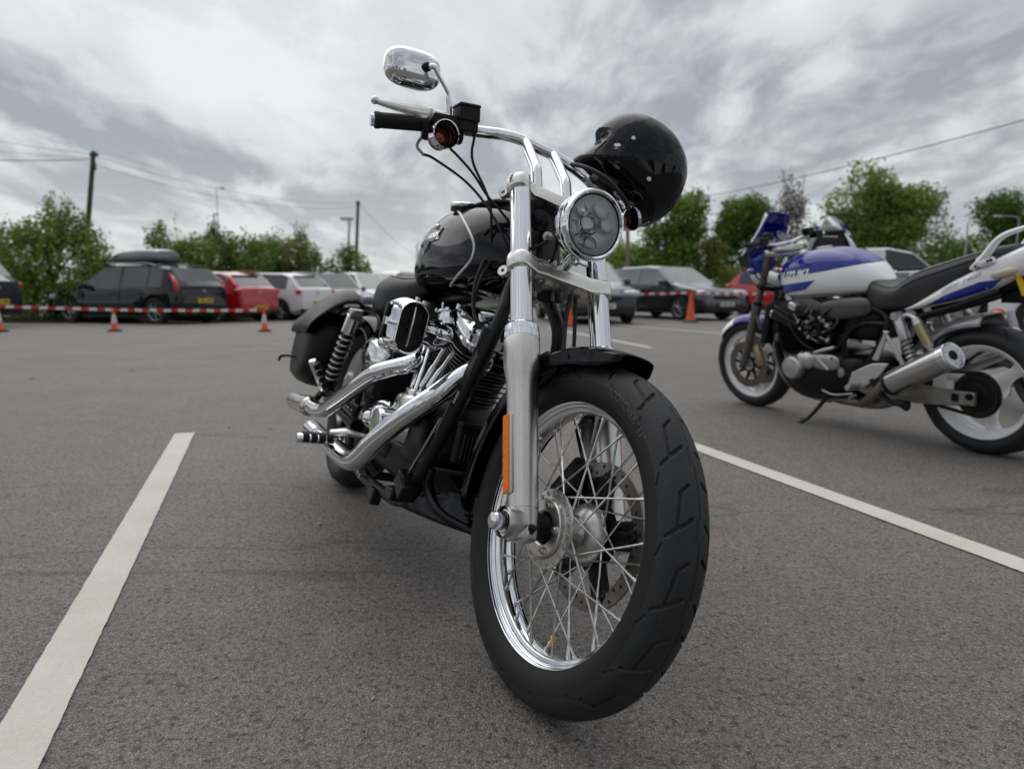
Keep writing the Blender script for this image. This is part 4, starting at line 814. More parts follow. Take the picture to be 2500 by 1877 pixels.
mb = MB(); mb.tube([(1.17, 0, 1.000), (1.10, 0, 1.032), (1.0, 0, 1.052), (.88, 0, 1.062), (.76, 0, 1.058), (.64, 0, 1.03), (.55, 0, .985)], [.030, .040, .042, .042, .040, .032, .02], 20, k=4, flat=.28, hint=(0, 0, 1)); H(mb, 'tank_console', BLACK, tk)
# tank badge, right side
def badge():
    BC = (.800, .925); BA = R_(3)
    def P(a, b, off):
        x = BC[0]+a*math.cos(BA)-b*math.sin(BA); z = BC[1]+a*math.sin(BA)+b*math.cos(BA)
        A_, zb, zt = (np.interp(x, TSI[:, 0], TSI[:, i]) for i in (1, 2, 3)); C_ = zb+(zt-zb)*.33; s_ = (z-C_)/((zt-C_) if z > C_ else (C_-zb)); sn = abs(s_)**(1/(.92 if s_ > 0 else .7)); return V3((x, -A_*max(.05, 1-sn*sn)**(.40 if s_ > 0 else .25)-off, z))
    k = MB(); bar = [(.075, .010), (.082, .022), (.070, .022)] ; 
    sh = [(.088, .020), (.060, .016), (.030, .018), (.028, .040), (0, .046), (-.028, .040), (-.030, .018), (-.060, .016), (-.088, .020), (-.078, 0), (-.088, -.016), (-.030, -.016), (-.026, -.036), (0, -.052), (.026, -.036), (.030, -.016), (.088, -.016), (.078, 0)]
    def plate(s, off, m, nm, par):
        k = MB(); n = len(sh); A = [P(a*s, b*s, off) for a, b in sh]; B = [P(a*s, b*s, off-.006) for a, b in sh]; c = P(0, 0, off)
        k.add(A+B+[c], [(i, (i+1) % n, 2*n) for i in range(n)]+[(i, (i+1) % n, n+(i+1) % n, n+i) for i in range(n)]); return H(k, nm, m, par, flatsh=True)
    b0 = plate(1.0, .0045, CHROME, 'tank_badge', tk); plate(.90, .0052, BLACK, 'badge_field', b0)
    vs, fs = text_verts('HARLEY-DAVIDSON', .0185, bold=.0004)
    # on the right side forward (+x) is to the viewer's right
    k = MB(); k.add([P(x*1.02, y*1.25, .0062) for x, y, _ in vs], fs); H(k, 'badge_lettering', CHROME, b0, flatsh=True)
badge()

# ---- frame -----------------------------------------------------------------------------
mb = MB()
for sy in (-1, 1):
    mb.tube([(1.190, sy*.030, .86), (1.225, sy*.060, .79), (1.265, sy*.085, .700), (1.215, sy*.112, .50), (1.150, sy*.128, .345), (1.085, sy*.135, .245), (1.03, sy*.135, .205), (.88, sy*.135, .190), (.62, sy*.135, .180), (.42, sy*.135, .22)], .0165, 16, k=5)
    mb.tube([(.42, sy*.135, .22), (.36, sy*.13, .40), (.40, sy*.12, .62), (.30, sy*.12, .70), (.05, sy*.12, .70), (-.15, sy*.12, .68)], .014, 12, k=4)
mb.tube([(1.20, 0, .90), (.9, 0, .80), (.55, 0, .76), (.40, 0, .66)], .022, 16, k=4)
for x, z in ((1.03, .205), (.62, .18), (.40, .62)): mb.cyl((x, -.135, z), (x, .135, z), .014)
H(mb, 'frame', BLACK)
mb = MB()    # lower corner block, bracket and fasteners
mb.box((1.095, -.150, .262), (.075, .045, .050), np.array([[.85, 0, .5], [0, 1, 0], [-.5, 0, .85]])); mb.box((1.04, -.150, .225), (.06, .05, .03)); mb.box((.86, -.15, .17), (.05, .03, .045)); mb.box((.78, -.14, .19), (.10, .02, .02))
mb.split('frame_bracket', BLACK, harley, bevel=.006)
mb = MB()
for x, z in ((.70, .215), (.715, .20), (.74, .195)): mb.tube([(x, -.150, z), (x, -.172, z)], .008, 8)
mb.split('frame_bolt', BRUSHED, harley)
# sticker sleeve on the down tube
T0, T1 = V3((1.262, -.0875, .690)), V3((1.180, -.1215, .415)); td = unit(T1-T0)
mb = MB(); mb.tube([T0-V3((.012, .004, 0)), T0+td*.06, T1], [.0225, .0225, .019], 20); sl = H(mb, 'down_tube_sleeve', BLACK)
def sticker(t0, t1, a0, a1, m, nm, off=.0022):
    k = MB(); u_, v_, _ = frame(td); rings = []
    for t in np.linspace(t0, t1, 6): rings.append([T0+td*t+(.0222-.0035*max(0, (t-.06)/.22)+off)*(math.cos(a)*u_+math.sin(a)*v_) for a in np.linspace(a0, a1, 7)])
    k.grid(rings, False, False); return H(k, nm, m, sl)
u_, v_, _ = frame(td); tgt = unit(V3((.75, -.62, .15))); ac = math.atan2(tgt@v_, tgt@u_)
for i in range(12): sticker(.165+i*.0028, .165+i*.0028+(.0016 if i % 3 else .0008), ac-.45, ac+.35, WHITE, 'barcode_bar')
for i, (a, b, l) in enumerate(((.40, .44, .05), (.30, .335, .06), (.20, .235, .045), (.08, .11, .055), (-.35, -.32, .05))): sticker(.055+.004*i, .055+.004*i+l, ac+a, ac+b, mat('sticker_print', (.30, .30, .30), 0, .5), 'sticker_line')
sticker(.150, .215, ac-1.25, ac-.85, mat('red_sleeve', (.22, .03, .025), 0, .4, noise=.5, nscale=90), 'red_sticker')
# side rod beside the down tube
mb = MB(); mb.tube([(1.178, -.133, .455), (1.085, -.150, .285)], .0035, 8); H(mb, 'brake_rod', BRUSHED)

# ---- engine -----------------------------------------------------------------------------
eng = bpy.data.objects.new('engine', None); COL.objects.link(eng); eng.parent = harley
def cylinder(base, dr, rx):
    dr = unit(dr); px = unit(np.cross((0, 1, 0), dr)); py = V3((0, 1, 0)); base = V3(base)
    def ring(l, a, b, e=3.2, n=40):
        o = []
        for x in np.linspace(0, 2*math.pi, n, endpoint=False):
            c, s = math.cos(x), math.sin(x); o.append(base+dr*l+px*a*math.copysign(abs(c)**(2/e), c)+py*b*math.copysign(abs(s)**(2/e), s))
        return o
    k = MB(); k.grid([ring(.0, .062, .062), ring(.255, .066, .066)])
    k2 = MB()
    for i in range(17):
        l = .045+i*.0118; g = 1+.14*max(0, (i-9)/8); a, b = .088*g, .084*g; th = .0019
        k.grid([ring(l-th, .06, .06), ring(l-th*.8, a*.985, b*.985), ring(l+th*.8, a*.985, b*.985), ring(l+th, .06, .06)], True, False)
        k2.grid([ring(l-th*.62, a*.984, b*.984), ring(l-th*.4, a, b), ring(l+th*.4, a, b), ring(l+th*.62, a*.984, b*.984)], True, False)
    cy = H(k, 'cylinder', FIN, eng, sharp=50); H(k2, 'fin_edges', FINEDGE, cy)
    # rocker box
    r = MB(); M_ = np.stack([px, py, dr], 1)
    def rr(l, a, b, oy=0, ox=0): return [base+dr*l+px*(ox+a*math.copysign(abs(math.cos(x))**.45, math.cos(x)))+py*(oy+b*math.copysign(abs(math.sin(x))**.45, math.sin(x))) for x in np.linspace(0, 2*math.pi, 40, endpoint=False)]
    r.grid([rr(.252, .092, .082), rr(.268, .096, .086), rr(.270, .090, .080), rr(.290, .090, .080), rr(.292, .096, .086), rr(.300, .096, .086), rr(.316, .084, .072), rr(.322, .060, .045), rr(.322, .01, .01)])
    ro = H(r, 'rocker_box', CHROME, eng, sharp=35)
    bt = MB()
    for ax_ in (-.078, -.03, .03, .078):
        for by in (-.079, .079): bt.tube([base+dr*.298+px*ax_+py*by, base+dr*.313+px*ax_+py*by], .0058, 6)
    bt.sell(base+dr*.332-py*.02, (.05, .025, .012)); bt.split('rocker_bolt', CHROME, ro)
cylinder((.925, 0, .432), (.383, 0, .924), 0); cylinder((.895, 0, .432), (-.383, 0, .924), 0)
mb = MB(); mb.sell((.91, 0, .385), (.175, .115, .135), e=(3, 2.6), nu=40, nv=20); mb.sell((.64, .0, .36), (.14, .12, .13), e=(4, 4)); H(mb, 'crankcase', FIN, eng)
mb = MB(); mb.sell((.900, -.125, .435), (.070, .036, .045), e=(3, 2.5), nu=36, nv=20); mb.sell((.99, -.150, .455), (.045, .030, .032), e=(3, 3)); H(mb, 'gearcase_cover', POLISH, eng)
mb = MB(); cc = V3((1.001, -.165, .392)); mb.lathe([(0, .052), (.02, .046), (.062, .0425), (.072, .0415), (.076, .039)], cc, (0, -1, 0), 48); cvo = H(mb, 'timer_cover', CHROME, eng, sharp=30)
mb = MB(); mb.lathe([(.0755, .0395), (.0765, .036), (.0755, .034), (.0765, .026), (.0755, .0245), (.0765, .020), (.0765, .0004)], cc, (0, -1, 0), 48); H(mb, 'timer_medallion', mat('medallion', (.40, .39, .34), .9, .35, noise=.4, nscale=120), cvo, sharp=20)
mb = MB(); mb.sell((.80, -.150, .385), (.060, .050, .058), e=(2.4, 2.4)); mb.sell((.76, -.165, .375), (.035, .045, .035)); H(mb, 'transmission_cover', CHROME, eng)
mb = MB()
for (x0, y0, z0, x1, y1, z1) in ((.895, -.118, .62, .965, -.150, .495), (.935, -.118, .625, 1.000, -.150, .495), (1.055, -.118, .63, 1.035, -.150, .510), (1.105, -.112, .62, 1.075, -.146, .515)):
    mb.tube([(x0, y0, z0), (x0*.55+x1*.45, y0*.55+y1*.45, z0*.55+z1*.45), (x0*.45+x1*.55, y0*.45+y1*.55, z0*.45+z1*.55), (x1, y1, z1)], [.0062, .0062, .0088, .0088], 16)
mb.split('pushrod_tube', CHROME, harley, sharp=30)
mb = MB()
for x in (.985, 1.060): mb.sell((x, -.145, .488), (.035, .024, .014), e=(4, 4)); mb.tube([(x-.02, -.150, .49), (x-.02, -.150, .508)], .007, 6); mb.tube([(x+.02, -.150, .49), (x+.02, -.150, .508)], .007, 6)
H(mb, 'tappet_blocks', CHROME, eng)
mb = MB()
for i in range(10): mb.box((1.192+.0015*i, -.045+.0, .52+.0135*i), (.05, .12, .0028))
H(mb, 'oil_cooler_fins', FIN, eng, bevel=.001)
# voltage regulator with fins
mb = MB(); mb.box((1.185, -.02, .400), (.030, .125, .090)); 
for i in range(12): mb.box((1.207, -.075+.0100*i, .392+.008*math.cos(i*.5)), (.020, .0035, .066))
mb.box((1.19, -.02, .452), (.035, .13, .012)); H(mb, 'voltage_regulator', MATTE, eng, bevel=.002)
# air cleaner scoop
D0 = unit((.985, -.16, -.06)); AC = V3((1.250, -.282, .648)); uu = unit(np.cross((0, 0, 1), D0)); vv = np.cross(D0, uu)   # uu lateral, vv up
def oval(c, hw, hh, n=48, e=1.0):
    o = []
    for x in np.linspace(0, 2*math.pi, n, endpoint=False):
        c_, s_ = math.cos(x), math.sin(x); yv = s_*hw; zz = math.copysign(max(0, hh-hw), s_) if True else 0
        o.append(c+uu*c_*hw+vv*(s_*hw+zz*(1 if abs(s_) > 1e-6 else 0)))
    return o
def stadium(c, hw, hh, n=24):
    o = []; hw = hw*.84
    for x in np.linspace(0, math.pi, n): o.append(c+uu*hw*math.cos(x)+vv*(hh-hw+hw*math.sin(x)))
    for x in np.linspace(math.pi, 2*math.pi, n): o.append(c+uu*hw*math.cos(x)+vv*(-(hh-hw)+hw*math.sin(x)))
    return o
SO = uu*(-1 if uu[1] > 0 else 1)
mb = MB(); mb.grid([stadium(AC-D0*.055, .030, .050), stadium(AC-D0*.01, .0335, .0555), stadium(AC+D0*.001, .0345, .0565), stadium(AC+D0*.003, .0365, .0590), stadium(AC-D0*.001, .0385, .0610), stadium(AC-D0*.020, .0385, .0610), stadium(AC-D0*.022, .0365, .059), stadium(AC-D0*.038+SO*.004, .041, .0625), stadium(AC-D0*.075+SO*.012, .046, .064), stadium(AC-D0*.115+SO*.016, .046, .060), stadium(AC-D0*.145+SO*.014, .038, .050), stadium(AC-D0*.162+SO*.010, .022, .030), stadium(AC-D0*.166+SO*.008, .004, .01)], True, False)
aco = H(mb, 'air_cleaner', CHROME, sharp=40)
mb = MB(); mb.grid([stadium(AC-D0*.001, .0342, .0562), stadium(AC-D0*.05, .0325, .053), stadium(AC-D0*.052, .004, .03)], True, False); H(mb, 'intake_throat', mat('throat_dark', (.03, .03, .03), .4, .45), aco)
mb = MB(); mb.lathe([(.0, .026), (-.012, .024)], AC-D0*.03+vv*.026, D0, 28); mb.lathe([(.0, .026), (-.012, .024)], AC-D0*.03-vv*.026, D0, 28); H(mb, 'intake_ring', BRUSHED, aco)
mb = MB(); mb.prism([(-.055, -.045), (.002, -.045), (.010, -.02), (.012, .02), (.002, .048), (-.055, .048)], AC-D0*.012, D0, vv, uu, .004); H(mb, 'intake_vane', POLISH, aco, bevel=.001)
mb = MB()
for i, zz in enumerate((.026, -.026)):
    c = AC-D0*.088+SO*.012 ; sdn = -1 if uu[1] > 0 else 1
    mb.prism([(-.020, -.016), (.012, -.018), (.018, -.010), (.014, .018), (-.014, .016), (-.022, .006)], c+uu*sdn*.0415+vv*zz, D0, vv, uu*sdn, .006)
H(mb, 'side_opening', MATTE, aco, bevel=.003)
mb = MB()
for dx, zz in ((-.040, .0), (-.040, -.045), (-.040, .045), (-.10, .0), (-.10, -.03)): mb.tube([AC+D0*dx+uu*sdn*.036+vv*zz, AC+D0*dx+uu*sdn*.050+vv*zz], .0050, 10)
mb.tube([AC-D0*.015+vv*.055, AC-D0*.015+vv*.070], .006, 10); mb.tube([AC-D0*.030+uu*(-sdn)*.02+vv*.055, AC-D0*.030+uu*(-sdn)*.02+vv*.066], .006, 10)
mb.split('cleaner_bolt', CHROME, aco)
mb = MB(); mb.tube([AC-D0*.085-uu*sdn*.015, V3((1.10, -.20, .652)), V3((1.085, -.165, .651)), V3((1.07, -.135, .65))], [.036, .036, .034, .03], 28, k=3); mb.lathe([(-.012, .040), (.012, .040)], (1.075, -.165, .651), (.3, .95, 0), 30); H(mb, 'intake_duct', CHROME, aco)
mb = MB(); mb.sell((.60, -.165, .555), (.125, .035, .052), e=(3, 2.6)); mb.sell((.70, -.17, .60), (.05, .03, .025)); oc = H(mb, 'side_cover', CHROME)
mb = MB(); mb.box((.60, -.10, .50), (.22, .16, .16)); mb.box((.66, -.05, .70), (.28, .12, .10)); mb.box((.80, 0, .28), (.5, .2, .12)); H(mb, 'battery_box', MATTE, bevel=.02)
# ---- exhaust ----------------------------------------------------------------------------
mb = MB(); mb.tube([(.84, -.06, .60), (.90, -.12, .585), (.94, -.165, .560), (.86, -.200, .528), (.80, -.222, .500), (.62, -.238, .415), (.47, -.250, .345), (.425, -.255, .330), (.37, -.262, .322), (.28, -.268, .318)], [.022, .0235, .024, .0245, .0248, .0248, .0248, .0252, .026, .027], 28, k=6)
up = H(mb, 'upper_exhaust_pipe', CHROME)
mb = MB(); mb.tube([(.29, -.267, .318), (.275, -.269, .3175)], [.029, .035], 32); mb.tube([(.275, -.269, .3175), (.22, -.272, .313)], [.036, .036], 32); mb.tube([(.225, -.272, .313), (.07, -.280, .301), (.04, -.281, .299)], [.0325, .0330, .0325], 36); mb.lathe([(.0, .0325), (.002, .029), (-.06, .027)], (.04, -.281, .299), (-1, -.05, -.06), 32); H(mb, 'muffler', mat('satin_chrome', (.60, .59, .57), 1, .2, noise=.15), up, sharp=30)
mb = MB(); mb.tube([(1.10, -.02, .615), (1.15, -.045, .610), (1.192, -.080, .592), (1.203, -.130, .552), (1.196, -.172, .503), (1.155, -.210, .447), (1.07, -.243, .365), (1.005, -.256, .303), (.965, -.262, .280), (.90, -.267, .270), (.72, -.277, .272), (.56, -.280, .270)], [.022, .024, .025, .0256, .026, .0262, .0264, .0264, .0264, .0262, .026, .026], 28, k=7)
lp = H(mb, 'lower_exhaust_pipe', CHROME)
mb = MB(); mb.tube([(.58, -.280, .270), (.50, -.282, .268), (.47, -.283, .267)], [.027, .031, .031], 32); H(mb, 'muffler', CHROME, lp)
# ---- controls ------------------------------------------------------------------------------
def peg(a, b, nm, q=1.0):
    a, b = V3(a), V3(b); d = unit(b-a); L_ = np.linalg.norm(b-a); k = MB(); uu_, vv_, _ = frame(d)
    k.tube([a, a+d*.004, b-d*.004, b], [.012*q, .0135*q, .0135*q, .011*q], 16, flat=.8); o = H(k, nm, CHROME)
    k = MB()
    for i in range(4): t = .010+i*(L_-.02)/4; k.tube([a+d*t+vv_*.003, a+d*(t+(L_-.02)/4-.005)+vv_*.003], .0150*q, 16, flat=.85)
    H(k, 'peg_rubber', RUBBER, o, bevel=.001); return o
peg((.765, -.272, .292), (.775, -.383, .283), 'footpeg', 1.3); mb = MB(); mb.tube([(.765, -.275, .290), (.770, -.235, .275), (.78, -.17, .25), (.80, -.14, .22)], [.012, .010, .011, .014], 12, k=4); mb.sell((.730, -.268, .286), (.013, .015, .015)); H(mb, 'peg_mount', BLACK)
mb = MB(); mb.tube([(.86, -.315, .327), (.862, -.275, .335), (.865, -.225, .332)], [.014, .024, .013], 14, flat=.5, hint=(0, 0, 1)); mb.tube([(.865, -.225, .332), (.86, -.18, .325), (.80, -.15, .30)], .007, 10, k=3); H(mb, 'brake_pedal', POLISH, bevel=0)
peg((.305, -.238, .385), (.322, -.306, .480), 'footpeg', 1.35); mb = MB(); mb.tube([(.300, -.238, .380), (.36, -.19, .375), (.45, -.14, .36)], [.012, .011, .013], 12); mb.box((.30, -.237, .378), (.03, .028, .03)); mb.tube([(.27, -.24, .37), (.25, -.25, .34)], .012, 12); H(mb, 'peg_mount', BLACK, bevel=.003)
peg((.725, .275, .287), (.735, .372, .284), 'footpeg'); mb = MB(); mb.tube([(.725, .275, .285), (.80, .14, .22)], .012, 12); H(mb, 'peg_mount', BLACK)
mb = MB(); mb.tube([(.86, .15, .19), (.88, .20, .12), (.90, .242, .066)], [.012, .010, .009], 12); mb.sell((.905, .250, .064), (.022, .016, .008)); H(mb, 'side_stand', BLACK)
mb = MB(); mb.sell((.80, .155, .36), (.30, .05, .12), e=(3, 2.6)); H(mb, 'primary_cover', CHROME, eng)
# ---- shocks --------------------------------------------------------------------------------
for sy in (-1, 1):
    a, b = V3((.318, sy*.200, .655)), V3((.170, sy*.200, .385)); d = unit(b-a); L_ = np.linalg.norm(b-a)
    k = MB(); k.tube([a-d*.010, a+d*.05, a+d*.06], [.026, .028, .028], 28); k.box(a-d*.012, (.045, .045, .040)); sh = H(k, 'rear_shock', CHROME, bevel=.003)
    k = MB(); k.tube([a+d*.06, b], .0165, 20); H(k, 'damper_rod', BLACK, sh)
    k = MB(); uu_, vv_, _ = frame(d); n = 180; k.tube([a+d*(.062+(L_-.095)*i/n)+.0235*(math.cos(i/n*2*math.pi*8.5)*uu_+math.sin(i/n*2*math.pi*8.5)*vv_) for i in range(n+1)], .0046, 8); H(k, 'coil_spring', BRUSHED, sh)
    k = MB(); k.tube([b-d*.030, b-d*.028, b+d*.01], [.029, .029, .024], 24); k.tube([b+V3((0, -.022, 0)), b+V3((0, .022, 0))], .018, 16); H(k, 'shock_clevis', BLACK, sh)
mb = MB()
for sy in (-1, 1): mb.tube([(.30, sy*.165, .68), (.10, sy*.165, .69), (-.15, sy*.16, .66), (-.28, sy*.15, .58)], [.018, .018, .015, .010], 12, k=4, flat=.5); mb.tube([(.45, sy*.135, .30), (.2, sy*.145, .32), (-.03, sy*.145, .325)], [.024, .022, .02], 14)
H(mb, 'fender_strut', BLACK)
# ---- seat ------------------------------------------------------------------------------------
SS = [(.63, .050, .850, .80), (.58, .085, .845, .74), (.50, .120, .835, .700), (.43, .143, .838, .672), (.36, .150, .845, .664), (.29, .143, .842, .670), (.23, .122, .828, .690), (.18, .085, .805, .715), (.155, .040, .78, .74)]
rings = []
for x, a, zt, zb in cr(SS, 5):
    h = (zt-zb)/2; c = (zt+zb)/2; rings.append([V3((x, a*math.copysign(abs(math.cos(t))**.62, math.cos(t)), c+h*math.copysign(abs(math.sin(t))**(.8 if math.sin(t) > 0 else .5), math.sin(t)))) for t in np.linspace(0, 2*math.pi, 44, endpoint=False)])
mb = MB(); mb.grid(rings); so = H(mb, 'seat', LEATHER, sharp=80)
mb = MB(); pa = []
for x, a, zt, zb in cr(SS, 5)[3:-3]:
    h = (zt-zb)/2; c = (zt+zb)/2; t = R_(128); pa.append(V3((x, a*1.003*-abs(math.cos(t))**.62, c+h*1.003*math.sin(t)**.8)))
mb.tube(pa, .0028, 6); H(mb, 'seat_seam', LEATHER, so)
# ---- saddlebags ------------------------------------------------------------------------------
def bag(sy):
    k = MB(); rings = []
    for y, s in ((.150, .84), (.160, .93), (.20, .97), (.25, .96), (.280, .91), (.298, .80), (.305, .58), (.306, .1)):
        ring = []
        for t in np.linspace(0, 2*math.pi, 48, endpoint=False):
            c, s_ = math.cos(t), math.sin(t); bulge = 1-.10*max(0, s_)
            ring.append(V3((-.045+.205*s*bulge*math.copysign(abs(c)**.62, c), sy*y, .515+.155*s*math.copysign(abs(s_)**.72, s_))))
        rings.append(ring)
    k.grid(rings); o = H(k, 'saddlebag', LEATHER, sharp=80)
    # lid: arched flap that peaks over the front, overhanging outward
    k = MB(); rings = []
    for y, dz, s in ((.135, .105, .88), (.165, .120, .94), (.20, .108, .98), (.235, .078, 1.0), (.268, .035, 1.0), (.296, -.010, .97), (.311, -.045, .93), (.314, -.080, .85)):
        rings.append([V3((-.035+.215*s*u_, sy*(y), .640+dz*1.0*(1-.30*u_**4)+.010*u_-.02*u_*u_)) for u_ in np.linspace(-1, 1, 24)])
    k.grid(rings, False, False); H(k, 'bag_lid', LEATHER, o, solid=.007, sharp=80)
    k = MB(); k.tube([(-.03, sy*.290, .46), (-.055, sy*.325, .458), (-.075, sy*.352, .448), (-.082, sy*.356, .428)], [.006, .005, .006, .004], 8, k=4); H(k, 'bag_strap', LEATHER, o)
bag(-1); bag(1)
# ---- rear wheel and fender -------------------------------------------------------------------
rw = bpy.data.objects.new('rear_wheel', None); COL.objects.link(rw); rw.parent = harley
def plain_tyre(R, w, rb, c, n=96): q = tyre_profile(R, w, rb, 3); k = MB(); k.lathe([tuple(p) for p in q], c, (0, 1, 0), n); return k
RC = V3((0, 0, .325))
k = plain_tyre(.322, .155, .232, RC)
k.mi = 0; o = H(k, 'tyre', TYRE, rw, sharp=60)
k = MB()
for i in range(22):
    for sy in (-1, 1):
        a = 2*math.pi*i/22+(.14 if sy > 0 else 0); pts = []
        for f, y, dr_ in ((0, .012, .0), (.05, .035, -.0035), (.10, .055, -.0115), (.11, .068, -.024)): pts.append(V3((RC[0]+(.3222+dr_)*math.cos(a+f), sy*y, RC[2]+(.3222+dr_)*math.sin(a+f))))
        k.tube(pts, .0022, 6)
H(k, 'tread_grooves', MATTE, o)
k = MB(); k.lathe([(-.055, .238), (-.057, .232), (-.050, .228), (-.035, .215), (-.02, .205), (.02, .205), (.035, .215), (.05, .228), (.057, .232), (.055, .238)], RC, (0, 1, 0), 96); k.lathe([(-.06, .03), (-.05, .06), (.05, .06), (.06, .03)], RC, (0, 1, 0), 40); ro = H(k, 'rim', CHROME, rw)
for i in range(20):
    a = 2*math.pi*i/20; sy = 1 if i % 2 else -1; k = MB(); k.tube([RC+V3((.055*math.cos(a+.9*(1 if (i//2) % 2 else -1)), sy*.045, .055*math.sin(a+.9*(1 if (i//2) % 2 else -1)))), RC+V3((.207*math.cos(a), sy*.006, .207*math.sin(a)))], .0018, 6); H(k, 'spoke', SPOKE, rw)
k = MB(); k.grid(fender(0, .325, .362, 172, 12, .095, .05, tipround=False), False, False); H(k, 'rear_fender', GLOSS, solid=.004)
# ---- chin spoiler ----------------------------------------------------------------------------
def spo(y, s):   # s 0 top .. 1 bottom
    a = abs(y)/.150; xt, zt = 1.222-.095*a**2.2, .345-.015*a; xb, zb = 1.222-.165*a**1.8, .203
    b = math.sin(math.pi*min(1, s*1.15))*.034*(1-a**2.5); return V3((xt*(1-s)+xb*s-b+.040*s**4*(1-a*.7), y, zt*(1-s)+zb*s))
k = MB(); k.grid([[spo(y, s) for y in np.linspace(-.150, .150, 31)] for s in (0, .1, .25, .45, .65, .8, .88, .94, 1.0)], False, False)
k.grid([[spo(y, 1.0) for y in np.linspace(-.150, .150, 31)], [V3((.98, y*.9, .20)) for y in np.linspace(-.150, .150, 31)]], False, False)
sp = H(k, 'chin_spoiler', GLOSS, solid=.004, sharp=30)
k = MB()
for sy in (-1, 1): k.tube([spo(sy*.120, .02)+V3((.006, 0, 0)), spo(sy*.112, .45)+V3((.012, 0, 0)), spo(sy*.085, .80)+V3((.016, 0, 0)), spo(sy*.03, .93)+V3((.018, 0, 0)), spo(0, .94)+V3((.018, 0, 0))], [.008, .010, .011, .010, .009], 12, k=5)
H(k, 'spoiler_rib', GLOSS, sp)
# ---- sidewall lettering -------------------------------------------------------------------------
side_text('SCORCHER "31"', .0200, 62, .2905, flip=True)
side_text('100/90 B19', .0120, 218, .2880, flip=True)

